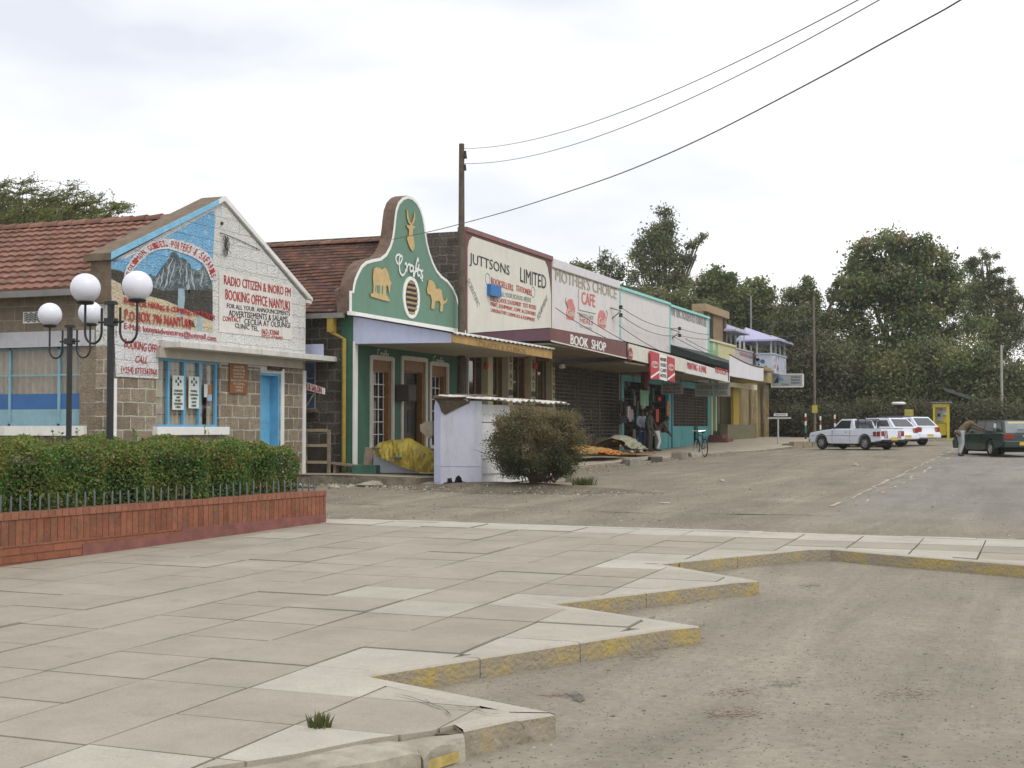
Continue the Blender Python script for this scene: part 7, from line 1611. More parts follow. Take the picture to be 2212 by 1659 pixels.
# bush
bz=street(-11.3,29.3)
bush=thing('bush','rounded dusty bush with many stems in front of the kiosk','bush',wy(1170,1045,29.0))
bc_=wy(1157,965,29.0);r=np.random.RandomState(5);base=wy(1165,1042,29.0)
mb=MB();tips=[]
for k in range(70):
    th=r.rand()*6.283;ph=r.rand()**.6*1.15;L_=.75+.55*r.rand();d_=np.array([math.sin(ph)*math.cos(th),math.sin(ph)*math.sin(th)*.8,math.cos(ph)*1.05]);b0_=np.array(base)+np.array([.16*r.normal(),.1*r.normal(),0]);e_=b0_+d_*L_*1.25;m__=b0_+d_*L_*.55+np.array([0,0,.15]);mb.tube([tuple(b0_),tuple(m__),tuple(e_)],[.014,.009,.004],4);tips.append(e_)
mb.build('stems',M('bush_stems',(.13,.085,.06),.9,.3,9),bush)
n=62000;th=r.rand(n)*6.283;ct=r.rand(n)*1.8-.8;rad=(.62+.38*r.rand(n)**.5)
st_=np.sqrt(np.clip(1-ct**2,0,1));lump=1+.12*np.sin(th*3+1)+.13*np.sin(th*7+ct*6)+.10*np.sin(ct*11+th*2)+.08*r.normal(size=n)+.12*(r.rand(n)<.06)
bx_=lambda a,p:np.sign(a)*np.abs(a)**p
C=np.stack([bc_[0]-.02+.96*rad*bx_(st_,.7)*bx_(np.cos(th),.8)*lump,bc_[1]+.8*rad*st_*np.sin(th)*lump,bc_[2]-.03+.80*rad*bx_(ct,.75)*lump],1)
low=C[:,2]<bc_[2]-.3;C[low,0]=bc_[0]+(C[low,0]-bc_[0])*(1-(bc_[2]-.3-C[low,2])*.75);C=C[(C[:,2]>bc_[2]-.3)|(r.rand(n)<.55)];C=C[C[:,2]>base[2]+.1]
C=C+.03*np.stack([np.sin(C[:,1]*31),np.sin(C[:,2]*27),np.sin(C[:,0]*29)],1)
keep=(np.sin(C[:,0]*9+C[:,2]*5)*np.sin(C[:,2]*11+C[:,1]*4)>-.9)|(r.rand(len(C))<.5);C=C[keep]
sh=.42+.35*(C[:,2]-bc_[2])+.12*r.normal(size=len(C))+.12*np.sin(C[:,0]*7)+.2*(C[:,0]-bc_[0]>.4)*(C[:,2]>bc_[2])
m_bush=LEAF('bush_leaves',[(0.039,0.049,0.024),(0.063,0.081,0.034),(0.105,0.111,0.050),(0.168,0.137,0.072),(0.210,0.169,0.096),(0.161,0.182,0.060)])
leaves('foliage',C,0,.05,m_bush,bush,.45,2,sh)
# dark post at the right of the bush and weeds
q=GS(1228,1042);tag(MB().prism([(q[0]-.09,q[1],q[2]-.1),(q[0]+.08,q[1],q[2]-.1),(q[0]+.06,q[1],q[2]+.62),(q[0]-.06,q[1],q[2]+.6)],(0,.1,0)).build('timber_stump',m_wood,None),'dark weathered timber stump at the right foot of the bush','post')
m_weed=LEAF('weed_leaves',[(.06,.09,.03),(.12,.14,.05),(.20,.19,.08)])
def tuft(label,u,v,h,wd,n,seed,off=0):
    x,y,z=GS(u,v);z+=off;o=thing('grass_tuft',label,'plant',(x,y,z));r=np.random.RandomState(seed);mb=MB()
    for k in range(n):
        a=r.rand()*6.28;l=h*(.5+.6*r.rand());d=wd*r.rand();bx_,by_=x+d*math.cos(a)*.6,y+d*math.sin(a)*.4;lean=.5*l*r.rand();w=.006+.005*r.rand()
        p0=(bx_-w,by_,z);p1=(bx_+w,by_,z);p2=(bx_+lean*math.cos(a)*.5+w*.7,by_+lean*math.sin(a)*.5,z+l*.6);p3=(bx_+lean*math.cos(a)*.5-w*.7,by_+lean*math.sin(a)*.5,z+l*.6);p4=(bx_+lean*math.cos(a),by_+lean*math.sin(a),z+l)
        c=(r.rand(),.5);mb.face([p0,p1,p2,p3],0,c);mb.face([p3,p2,p4],0,c)
    mb.build('blades',m_weed,o)
    return o
tuft('small green grass tuft growing in the kerb crack at the bottom of the plaza',690,1632,.10,.10,60,1,.13)
tuft('tiny green weed at the foot of the broken kerb block',832,1650,.05,.06,30,2)
tuft('yellow green weed at the right side of the bush',1215,1010,.55,.25,70,3)
tuft('low green weed on the dirt mound right of the timber stump',1262,1048,.22,.5,160,4)
tuft('tiny weed at the foot of the brick planter',188,1216,.05,.16,50,5,.15)
# dirt mound with litter stones round the bush
mb=MB();cx_,cy_=-11.2,28.9;rr=random.Random(4)
N=22;Mr=9
for j in range(Mr+1):
    for i in range(N):
        t=2*math.pi*i/N;q=j/Mr;R_=(1+.15*math.sin(3*t)+.1*math.sin(7*t+1));x=cx_+3.3*q*R_*math.cos(t);y=cy_+1.25*q*R_*math.sin(t);mb.v.append((x,y,street(x,y)+.17*(1-q*q)**1.5+.03*rr.uniform(-1,1)*(1-q)-.01*q))
for j in range(Mr):
    for i in range(N): mb.f.append((j*N+i,(j+1)*N+i,(j+1)*N+(i+1)%N,j*N+(i+1)%N));mb.m.append(0);mb.c.append(None)
struct(mb.build('dirt_mound',gravel_mat('mound_dirt',(.11,.095,.068),(.235,.20,.15),(.3,.27,.22),(.16,.13,.095),peb=22,bumpd=.02),smooth=True))
# loose gravel as one mass
m_st=M('loose_stone',(.27,.245,.2),.95,.35,3);m_stl=M('pale_stone',(.42,.39,.33),.95,.15,3);m_std=M('dark_stone',(.09,.08,.065),.95,.2,3)
rr=random.Random(77);mb=MB()
def peb(x,y,z,s,m):
    i=len(mb.v);a=rr.random()*6.28
    for k in range(5): t=a+k*1.2566;q=s*rr.uniform(.7,1.2);mb.v.append((x+q*math.cos(t),y+q*math.sin(t),z-.003))
    mb.v.append((x+s*.2*rr.uniform(-1,1),y,z+s*rr.uniform(.5,.9)))
    for k in range(5): mb.f.append((i+k,i+(k+1)%5,i+5));mb.m.append(m);mb.c.append(None)
for k in range(9000):
    y=19.3+38*rr.random()**1.7;x=-15+rr.random()*(22);s=rr.uniform(.006,.02)*(1.6 if rr.random()<.04 else 1)*(1+y*.004)
    if x<pave_edge(max(y,29.7))+.2 and y>29.3: continue
    if x>-3.9 and rr.random()<.6: continue
    peb(x,y,street(x,y)+(.012 if x>-3.9 else 0),s,rr.choice((0,0,0,0,1,2,2)))
for k in range(5500):
    y=4+13*rr.random();x=-4.3+rr.random()*9
    # keep off the plaza
    ins=False
    for i in range(len(edge)-1):
        pass
    j=False;pp=plaza;c_=len(pp)-1
    for i in range(len(pp)):
        if ((pp[i][1]>y)!=(pp[c_][1]>y)) and (x<(pp[c_][0]-pp[i][0])*(y-pp[i][1])/(pp[c_][1]-pp[i][1])+pp[i][0]): j=not j
        c_=i
    if j: continue
    peb(x,y,street(x,y)+.006,rr.uniform(.003,.0085)*(1.8 if rr.random()<.04 else 1),rr.choice((0,0,1,2,2)))
for k in range(900):
    a=rr.random()*6.28;q=rr.random()**.7;x=-11.3+3.6*q*math.cos(a);y=28.7+1.4*q*math.sin(a);peb(x,y,street(x,y)+.17*(1-min(1,q))**1.5,rr.uniform(.01,.035),rr.choice((0,0,0,0,0,1,2,2,2)))
for k in range(700):
    y=30+34*rr.random();x=pave_edge(y)+.1+abs(rr.gauss(0,.35));peb(x,y,street(x,y),rr.uniform(.012,.04),rr.choice((0,0,0,0,1,2,2)))
for k in range(500):
    x=-17+4.5*rr.random();y=29.5-abs(rr.gauss(0,.35));peb(x,y,street(x,y),rr.uniform(.015,.06),rr.choice((0,0,1,2)))
o=mb.build('loose_gravel',[m_st,m_stl,m_std]);o['kind']='stuff'
# individual stones and litter that can be made out
def stone(label,u,v,s,mat,seed,sz=(1,1,.6),off=0,name='stone',group='loose stones'):
    x,y,z=GS(u,v)
    if y>29.7 and x<pave_edge(y)+s*sz[0]+.1: x=pave_edge(y)+s*sz[0]+.1
    z=street(x,y);mb=MB();rock(mb,(x,y,z+s*sz[2]*.5+off),s,sz,seed);tag(mb.build(name,mat,None),label,'stone',group)
for k,(lab,u,v,s,mt,sz) in enumerate((('pale flat stone slab fallen below the broken pavement edge',800,1051,.22,m_kb,(1.5,1,.4)),('second flat broken slab right of the first under the pavement edge',860,1048,.2,m_kb,(1.5,1,.4)),
  ('small heap of rubble at the foot of the pavement left of the slabs',720,1055,.1,m_stl,(1.6,1,.6)),('stone propped under the middle of the lavender kiosk panel',983,1042,.16,m_kb,(1,1,1.3)),('dark stone under the left of the lavender kiosk panel',958,1040,.13,m_st,(1.3,1,.8)),
  ('white pebble on the gravel in front of the kiosk',1105,1057,.05,m_stl,(1.2,1,.5)),('brown stone at the edge of the dirt mound right of the bush',1305,1063,.08,m_st,(1.4,1,.6)),('white scrap of stone on the gravel left of centre road',1437,1088,.07,m_stl,(1.8,1,.3)),
  ('white pebble near the foot of the front kerb tip',1190,1612,.014,m_stl,(1,1,.7)),('second white pebble left of the front kerb tip',1153,1617,.012,m_stl,(1,1,.7)),('blue grey pebble by the broken kerb joint',1011,1631,.025,m_std,(1.3,1,.6)),
  ('white stone on the gravel near the pickup',1848,1005,.08,m_stl,(1.3,1,.5)),('pale stone on the middle of the gravel street',1560,1040,.06,m_stl,(1.3,1,.6)),
  )): stone(lab,u,v,s,mt,k,sz)
def lump(lab,u,v,l,w,h,rz,mat,seed):
    x,y,z=GS(u,v);x=max(x,pave_edge(y)+w*.6+.05);z=street(x,y);q=random.Random(seed);c,sn=math.cos(rz),math.sin(rz);B=[]
    for a,b in ((-1,-1),(0,-1.1),(1,-1),(1.06,0),(1,1),(0,1.05),(-1,1),(-1.05,0)):
        a+=q.uniform(-.1,.1);b+=q.uniform(-.1,.1);B.append((x+a*l/2*c-b*w/2*sn,y+a*l/2*sn+b*w/2*c))
    mb=MB();n=len(B);T_=[(x+(p[0]-x)*.9,y+(p[1]-y)*.9,z+h*q.uniform(.85,1.05)) for p in B];M_=[(p[0],p[1],z+h*.8*q.uniform(.85,1.1)) for p in B]
    mb.face(T_)
    for i in range(n): j=(i+1)%n;mb.face([(B[i][0],B[i][1],z-.05),(B[j][0],B[j][1],z-.05),M_[j],M_[i]]);mb.face([M_[i],M_[j],T_[j],T_[i]])
    tag(mb.build('stone',mat,None),lab,'stone','loose stones')
lump('large grey kerb block lying at the pavement edge behind the bush',1290,1004,.9,.35,.26,1.4,m_conc2,1)
lump('square grey block on the pavement edge left of the bicycle',1413,992,.75,.4,.32,1.5,m_conc2,2)
lump('jagged pale rocks at the pavement edge close to the bicycle',1462,988,.45,.3,.2,.9,m_kb,3)
lump('dark lump of stone beside the orange heaps',1368,998,.45,.3,.2,.6,m_std,4)
rr=random.Random(9);mb=MB()
for k in range(26):
    u=1760+rr.gauss(0,22);v=1197+rr.gauss(0,3.5);x,y,z=GS(u,v);s=rr.uniform(.012,.035);mb.prism([(x-s,y,z+.01),(x+s*.7,y-s,z+.012),(x+s,y+s*.6,z+.02+s*.4),(x-s*.4,y+s,z+.014)],(0,0,.006),rr.choice((0,0,1)))
o=mb.build('litter_scraps',[m_whitep,m_std]);o['kind']='stuff'
# kerb slabs along the raised shop pavement, one by one
rr=random.Random(31);y=34.5
mb=MB()
while y<61:
    ln=rr.uniform(.7,1.3);e=pave_edge(y)+.02;z=pf(y)-.05;mb.box(e-.02,e+.16+rr.uniform(-.03,.03),y,y+ln-.03,z-.5,z-rr.uniform(.0,.05));y+=ln
struct(mb.build('pavement_kerb',m_pside,bevel=.02))
# yellow tarpaulin heap on the craft shop step ------------------
def heap(name,label,cat,outline,Y,depth,mat,base_v=None,seed=1,ridge_=.3,group=None):
    """draped cloth: outline seen from the street, swept back with folds"""
    P0=smoothline([wy(u,v,Y) for u,v in outline[0]],5);P1=smoothline([wy(u,v,Y) for u,v in outline[1]],5);rr=random.Random(seed);n=len(P0);rows=[];K=20
    for j in range(K+1):
        t=j/K;row=[]
        for i in range(n):
            a=Vector(P0[i]);b=Vector(P1[i]);p=b.lerp(a,math.sin(t*math.pi/2));p.y=Y+depth*t*t+.035*math.sin(i*.55+t*4)+.03*math.sin(i*.9-t*9+1)+.018*math.sin(i*2.1+t*13)+rr.uniform(-.006,.006);p.z+=.012*math.sin(i*.8+j*.7)*(1 if 0<j<K else 0);row.append(tuple(p))
        rows.append(row)
    back=[(p[0],Y+depth*2,P1[i][2]) for i,p in enumerate(P0)];rows.append(back);mb=MB()
    for r0_,r1_ in zip(rows,rows[1:]):
        for i in range(n-1): mb.face([r0_[i],r0_[i+1],r1_[i+1],r1_[i]])
    return tag(mb.build(name,mat,None,smooth=True),label,cat,group)
m_ytarp=M('yellow_tarpaulin',(.27,.205,.022),.5,.3,3,bump=.03,bscale=5,dirt=(.2,.16,.03),dscale=4)
YT=30.35
so_=[(801,966),(812,954),(830,951),(850,949),(868,947),(885,957),(903,967),(920,977),(934,989),(939,1004)],[(802,974),(815,984),(832,992),(850,1000),(868,1008),(885,1015),(900,1019),(915,1021),(930,1021),(940,1021)]
tp=heap('yellow_tarpaulin','crumpled dirty yellow tarpaulin spread over a stall in front of the craft shop door','tarpaulin',so_,YT,.5,m_ytarp)
for (u,v) in ((859,988),(812,968)):
    c=wy(u,v,YT-.09);MB().sphere(c,.09,8,sz=(1.5,.5,.5)).build('grey_patch',M('grey_cloth_patch',(.13,.14,.12),.8),tp,smooth=True)
a=wy(805,1021,YT+.3);b=wy(872,1021,YT+.3);c=wy(808,978,YT+.3)
tag(MB().prism([(a[0],YT+.3,a[2]),(wy(905,1021,YT+.3)[0],YT+.3,b[2]),(wy(835,992,YT+.3)[0],YT+.3,wy(835,992,YT+.3)[2]),(c[0],YT+.3,c[2])],(0,.04,0)).build('white_panel',M('pale_lilac_board',(.42,.44,.50),.8,.1),None),'pale slanted board under the yellow tarpaulin','board')
a=wy(768,1020,30.6);b=wy(819,1005,30.6);tag(MB().box(a[0],b[0],30.4,30.8,pf(31)-.02,b[2]).build('green_box',M('dark_green_box_paint',(.05,.13,.09),.7,.2),None,bevel=.01),'low dark green wooden box at the foot of the green corner','box')
a=wy(787,1005,30.85);b=wy(806,968,30.85);tag(MB().prism([(a[0],30.8,a[2]),(b[0],30.8,a[2]),(b[0]-.02,30.8,b[2]),(a[0]+.05,30.8,b[2]+.02)],(0,.15,0)).build('sack',M('pinkish_sack',(.30,.23,.18),.9,.2,8),None),'pinkish brown sack against the green wall above the green box','sack')
bn_=thing('bench','rough low timber bench against the dark stone wall','bench',wy(750,1003,30.7))
a=wy(716,1002,30.7);b=wy(786,1010,30.7)
MB().prism([(a[0],30.55,a[2]),(b[0],30.55,b[2]),(b[0],30.55,b[2]+.05),(a[0],30.55,a[2]+.05)],(0,.3,0)).build('seat',m_wood,bn_)
for x in (a[0]+.1,b[0]-.15): MB().box(x,x+.07,30.6,30.8,pf(31)-.02,a[2]-.03).build('leg',m_wood,bn_)
cr_=thing('timber_rack','rough timber rack of bare poles and planks in the gap beside the stone office','rack',wy(685,1018,30.5))
x0,x1=wy(657,1000,30.5)[0],wy(711,1000,30.5)[0]
for x in (x0+.05,x1): MB().box(x-.035,x+.035,30.45,30.52,pf(31)-.02,wy(700,928,30.5)[2]).build('post',m_wood,cr_)
for v in (929,962,998): z=wy(700,v,30.5)[2];MB().box(x0,x1-.04,30.4,30.48,z-.04,z+.03).build('plank',M('pale_timber',(.30,.25,.17),.9,.25,6),cr_)
MB().box(x0,x1-.1,30.6,30.9,pf(31),wy(700,965,30.5)[2]).build('dark_crate',M('sooty_wood',(.06,.05,.04),.95,.3),cr_)
# boards in the gap
YG=30.75
a=wy(655,769,YG);b=wy(698,743,YG);ls=thing('lavender_board','blank lavender board on the dark stone wall beside the gable','sign',(a[0],YG,a[2]));MB().box(a[0]-.2,b[0],YG,YG+.03,a[2],b[2]).build('panel',m_lav,ls);MB().box(a[0],a[0]+.05,YG+.03,YC,a[2]+.05,a[2]+.1).build('bracket',m_wood,ls)
rs=thing('slanted_sign','small slanted white sign with red lettering beside the office door','sign',wy(680,835,30.45))
q=[wy(u,v,30.45) for u,v in ((648,821),(701,839),(701,852),(648,839))];MB().prism([q[3],q[2],q[1],q[0]],(0,.03,0)).build('panel',m_whitep,rs)
text('HAIR & SALON',tuple(Vector(q[3])+Vector((.03,-.001,.03))),tuple(Vector(q[2])+Vector((-.08,-.001,.03))),tuple(Vector(q[0])+Vector((.03,-.001,-.03))),YN,m_red,rs,bold=.03)
MB().tube([wy(660,880,30.5),wy(681,846,30.5)],.025,5).build('stay',m_wood,rs)
# goods on the pavement by the shops
def heapx(name,label,cat,top,bot,X,depth,mat,seed,group=None):
    rr=random.Random(seed);rows=[];K=12;T_=smoothline([wx(u,v,X) for u,v in top],5);B_=smoothline([wx(u,v,X) for u,v in bot],5);n=len(T_)
    for j in range(K+1):
        t=j/K;rows.append([(X-depth*t*t+.05*math.sin(i*.7+j*.6)+.03*math.sin(i*1.7-j),B_[i][1]+(T_[i][1]-B_[i][1])*t,B_[i][2]+(T_[i][2]-B_[i][2])*math.sin(t*math.pi/2)+.012*rr.uniform(-1,1)*(0<j<K)) for i in range(n)])
    rows.append([(X-depth*2.2,p[1],B_[i][2]) for i,p in enumerate(T_)]);mb=MB()
    for a,b in zip(rows,rows[1:]):
        for i in range(n-1): mb.face([a[i],a[i+1],b[i+1],b[i]])
    return tag(mb.build(name,mat,None),label,cat,group)
m_oc=M('ochre_tarpaulin',(.38,.22,.05),.7,.3,3,bump=.03,bscale=5,dirt=(.28,.18,.08),dscale=3)
heapx('ochre_cloth','long low heap of ochre cloth on the pavement edge right of the bush','cloth',[(1242,966),(1262,961),(1285,960),(1305,964),(1330,967),(1355,976),(1370,981)],[(1240,980),(1262,981),(1285,981),(1305,981),(1330,981),(1355,982),(1371,983)],-13.6,.6,m_oc,1)
heapx('orange_bundle','small bright orange bundle in front of the ochre cloth','cloth',[(1308,977),(1318,971),(1330,972),(1345,976),(1352,979)],[(1307,980),(1318,982),(1330,982),(1345,982),(1353,982)],-13.3,.25,M('orange_cloth',(.50,.18,.03),.8,.3,8),2)
heapx('ochre_bundle','small ochre bundle leaning by the brown pillar behind the long ochre cloth','cloth',[(1338,951),(1350,950),(1363,955),(1378,961)],[(1338,965),(1350,966),(1363,966),(1379,965)],-14.6,.4,m_oc,3)
heapx('grey_sack_heap','grey brown sack heap leaning against the cafe grille','sack',[(1308,958),(1318,948),(1330,946),(1342,953)],[(1307,965),(1318,966),(1330,966),(1343,966)],-15.3,.5,M('grey_brown_sack',(.13,.105,.08),.9,.3,6),4)
heapx('green_grey_bundle','pale green grey bundle of cloth at the turquoise doorway','cloth',[(1350,947),(1362,940),(1378,941),(1388,950),(1396,962)],[(1350,962),(1362,968),(1378,970),(1388,971),(1397,970)],-14.4,.6,M('green_grey_cloth',(.27,.28,.19),.9,.25,6,dirt=(.38,.37,.31),dscale=5),5)
tr=thing('display_tray','low brown display tray on the pavement in front of the people','tray',wx(1400,975,-13.8));a=wx(1375,976,-13.8);b=wx(1418,973,-13.8)
MB().box(-14.6,-13.8,a[1],b[1],pf(55)+.02,pf(55)+.07).build('board',M('brown_tray_wood',(.25,.13,.06),.7,.2),tr)
rr=random.Random(3)
for k in range(7): MB().sphere((-14.5+rr.random()*.6,a[1]+.3+(b[1]-a[1]-.6)*k/6,pf(55)+.12),.09,8,sz=(1,1.2,.7)).build('shoe',M('tray_goods_%d'%(k%3),((.05,.035,.03),(.35,.32,.28),(.2,.1,.05))[k%3],.6,.2),tr,smooth=True)
# red step by the furniture shop
tag(MB().box(XS+.15,XS+1.1,69.2,70.6,1.0,1.22).box(XS+.15,XS+.8,69.3,70.3,1.22,1.4).build('red_step',M('dark_red_step',(.17,.06,.05),.85,.2),None),'dark red painted step at the corner of the turquoise shop','step')
# ================================================================ FAR STREET FURNITURE
x,y,z=GS(1681,967);sp_=thing('street_sign','small white two plate sign on a thin pale post at the pavement end','sign',(x,y,z))
MB().tube([(x,y,z),(x,y,wy(1681,905,y)[2])],.045,8).build('post',M('pale_grey_post',(.42,.42,.38),.6,.15),sp_)
a=wy(1658,905,y);b=wy(1709,901,y);MB().box(a[0],b[0],y-.02,y+.02,a[2],b[2]).build('lower_plate',M('grey_plate_paint',(.45,.45,.42),.6,.1),sp_)
a=wy(1672,899,y);b=wy(1701,893,y);q=MB().box(a[0],b[0],y-.02,y+.02,a[2],b[2]).build('upper_plate',m_whitep,sp_);text('KENYATTA AVE',(a[0]+.08,y-.021,a[2]+.04),(b[0]-.08,y-.021,a[2]+.04),(a[0]+.08,y-.021,b[2]-.04),YN,m_black,q,bold=.03)
# low kerb wall at the pavement end
mb=MB();rr=random.Random(2);pts=[(-11.4,66.2),(-9.2,69.2),(-7.8,72),(-7.2,78)]
for (xa,ya),(xb,yb) in zip(pts,pts[1:]):
    for k in range(6):
        t0,t1=k/6,(k+.93)/6;p=(xa+(xb-xa)*t0,ya+(yb-ya)*t0);q=(xa+(xb-xa)*t1,ya+(yb-ya)*t1);z=pf(68)+.1+rr.uniform(-.02,.02);mb.prism([(p[0],p[1],.3),(q[0],q[1],.3),(q[0],q[1],z),(p[0],p[1],z)],(-.25,.12,0))
struct(mb.build('end_kerb',M('pale_kerb_stone',(.30,.255,.18),.9,.3,4,bump=.01)))
mb=MB();P_=[(-11.4,66.3),(-9.3,69.3),(-7.9,72.1),(-7.3,78),(-7.3,96),(-12,96),(-12,66.3)];mb.prism([(p[0],p[1],pf(p[1])+.06 if p[1]<80 else 1.3) for p in P_],(0,0,-.5));struct(mb.build('far_verge',m_dirt))
# red and white marker posts
for k,(u,vt,vb,c) in enumerate(((1740,893,935,True),(1772,899,928,False),(1803,896,924,False))):
    Y=79+k*1.5;a=wy(u,vt,Y);b=wy(u,vb,Y);mk=thing('marker_post',['white and red banded marker post with a green foot, left of the far thin pole','middle white and red banded marker post behind the pickup bonnet','rightmost white and red banded marker post over the pickup cab'][k],'post',(a[0],Y,b[2]),0,'banded marker posts')
    H=a[2]-b[2];z=b[2];seg=[(0,.38,M('post_green',(.04,.18,.1),.7)),(.38,.6,m_whitep),(.6,.82,M('post_red',(.25,.03,.03),.7)),(.82,1,m_whitep)] if c else [(0,.35,m_whitep),(.35,.7,M('post_red')),(.7,1,m_whitep)]
    MB().tube([(a[0],Y,.9),(a[0],Y,b[2]+.001)],.06,8).build('foot',m_dark,mk)
    for s0,s1,mt in seg: MB().tube([(a[0],Y,z+H*s0),(a[0],Y,z+H*s1)],.05,10).build('band',mt,mk)
def pole(label,u,vt,Y,r0,mat,arm=False,name='electricity_pole'):
    a=wy(u,vt,Y);z0=1.0;o=thing(name,label,'utility pole',(a[0],Y,z0));MB().tube([(a[0],Y,z0),(a[0],Y,a[2])],[r0,r0*.7],8).build('pole',mat,o)
    if arm: MB().box(a[0]-.8,a[0]+.8,Y-.05,Y+.05,a[2]-.5,a[2]-.4).build('cross_arm',mat,o)
    return a
m_fp=M('far_pole_grey',(.15,.13,.105),.9,.2)
fa_=pole('tall thin timber pole in front of the trees, above the pickup',1758,640,82,.09,M('far_pole_grey'))
fb_=pole('slender grey metal pole rising behind the balcony building roof',1622,640,90,.08,M('galvanised_pole',(.25,.25,.25),.5,.1),False,'metal_pole')
fc_=pole('pale thin pole at the far right in front of the trees',2163,745,88,.09,M('pale_pole',(.36,.35,.32),.8,.1),False,'metal_pole')
mb=MB();a=wy(1758,892,81.6);b=wy(1764,875,81.6);q=tag(MB().box(a[0]-.1,b[0]+.05,81.6,81.63,a[2],b[2]).build('pole_notice',M('yellow_notice',(.42,.38,.08),.7,.2,9),None),'small yellow notice fixed to the far timber pole','sign')
for k in range(4): wire(['first (lowest)','second','third','fourth (highest)'][k]+' of the faint far wires strung between balcony and timber pole',(fb_[0],90,fb_[2]-.6-k*.0-.9*(3-k)),(fa_[0]-.6+.35*k,82,fa_[2]-.35-.9*(3-k)),.25,.018,'far_wire','faint far wires in front of the trees')
# round white lamp and yellow board behind the wagons
c=wy(1941,872,78);t=thing('disc_lamp','flat white disc topped lamp above the parked wagons','lamp',(c[0],78,c[2]));MB().lathe(c,[(.3,-.06),(.42,0),(.3,.09),(0,.1)],16).build('disc',m_whitep,t,smooth=True);MB().lathe((c[0],78,c[2]-.25),[(.1,0),(.3,.19)],12).build('collar',m_dark,t);MB().tube([(c[0],78,1),(c[0],78,c[2]-.2)],.04,6).build('post',m_darkmetal,t)
a=wy(1954,901,79);b=wy(1973,884,79);t=thing('yellow_board','small yellow notice board on posts behind the white wagons','sign',(a[0],79,1));MB().box(a[0],b[0],79,79.05,a[2],b[2]).build('panel',M('yellow_notice'),t);MB().tube([((a[0]+b[0])/2,79.08,1),((a[0]+b[0])/2,79.08,a[2]+.2)],.04,6).build('post',m_dark,t)
# telephone booth
pb=GS(2032,952);Yb=pb[1];xl=wy(2016,950,Yb)[0];xr=wy(2050,950,Yb)[0];zb0=pb[2];zb1=wy(2030,868,Yb)[2]
ph=thing('phone_booth','open yellow telephone booth with grey phone, standing before the trees','phone booth',(pb[0],Yb,zb0))
m_py=M('phone_yellow',(.50,.42,.03),.5,.12,5);H=zb1-zb0;Wb=xr-xl
for x in (xl+.05,xr-.05):
    for yy_ in (Yb,Yb+.7): MB().box(x-.05,x+.05,yy_-.05,yy_+.05,zb0-.1,zb1-.1).build('post',m_py,ph)
MB().box(xl-.12,xr+.12,Yb-.15,Yb+.85,zb1-.06,zb1).build('roof',M('grey_roof_sheet',(.22,.21,.19),.7,.1),ph)
q=MB().box(xl+.1,xr-.1,Yb-.04,Yb+.02,zb1-.3,zb1-.1).build('header',m_py,ph);text('TELEPHONE',(xl+.15,Yb-.041,zb1-.25),(xr-.15,Yb-.041,zb1-.25),(xl+.15,Yb-.041,zb1-.15),YN,M('cream_lettering'),q,bold=.02)
MB().box(xl+.1,xr-.1,Yb+.62,Yb+.66,zb0+.42*H*.5,zb1-.1).build('back_panel',m_py,ph)
MB().box(xl+.12,xr-.12,Yb+.0,Yb+.03,zb0+.14*H,zb0+.43*H).build('lower_panel',M('phone_yellow_dull',(.42,.33,.03),.6,.12,5),ph)
MB().box(xl+.15,xl+.15+.4*Wb,Yb+.4,Yb+.6,zb0+.5*H,zb0+.8*H).build('telephone',M('phone_steel',(.3,.31,.33),.4,.15),ph,bevel=.02)
MB().box(xl+.2,xl+.1+.3*Wb,Yb+.36,Yb+.4,zb0+.62*H,zb0+.7*H).build('dial',m_black,ph);MB().box(xr-.12-.3*Wb,xr-.15,Yb+.55,Yb+.6,zb0+.66*H,zb0+.84*H).build('notice',M('pale_grey_emblem'),ph);MB().box(xl+.12,xr-.12,Yb+.3,Yb+.6,zb0+.45*H,zb0+.47*H).build('shelf',m_py,ph)
# sloping gutter-like roof edge among the trees
a=wy(2040,838,88);b=wy(2105,858,88);tag(MB().prism([(a[0],88,a[2]),(b[0],88,b[2]),(b[0],88,b[2]-.25),(a[0],88,a[2]-.18)],(0,1.5,0)).build('shelter_roof',M('dull_green_roof',(.08,.10,.08),.7,.2),None),'dull green sloping shelter roof half hidden among the trees behind the phone booth','roof')
# ================================================================ TREES
def mpp(u,v,Y):
    p=wy(u,v,Y);w=p[0]*fw[0]+p[1]*fw[1]+(p[2]-CZ)*fw[2];return w/F
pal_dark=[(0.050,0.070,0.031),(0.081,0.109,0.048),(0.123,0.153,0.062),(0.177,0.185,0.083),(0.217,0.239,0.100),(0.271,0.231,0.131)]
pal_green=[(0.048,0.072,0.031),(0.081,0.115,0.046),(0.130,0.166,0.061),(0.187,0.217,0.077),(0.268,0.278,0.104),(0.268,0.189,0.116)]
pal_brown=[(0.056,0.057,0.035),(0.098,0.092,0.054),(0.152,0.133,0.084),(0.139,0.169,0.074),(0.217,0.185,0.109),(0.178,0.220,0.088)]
m_sh=LEAF('shrub_leaves',[tuple(x*.7 for x in c) for c in pal_brown]);m_ld=LEAF('dark_leaves',pal_dark);m_lg=LEAF('green_leaves',pal_green);m_lb=LEAF('brown_green_leaves',pal_brown);m_bark=M('tree_bark',(.10,.08,.06),.95,.35,5,bump=.02,bscale=8)
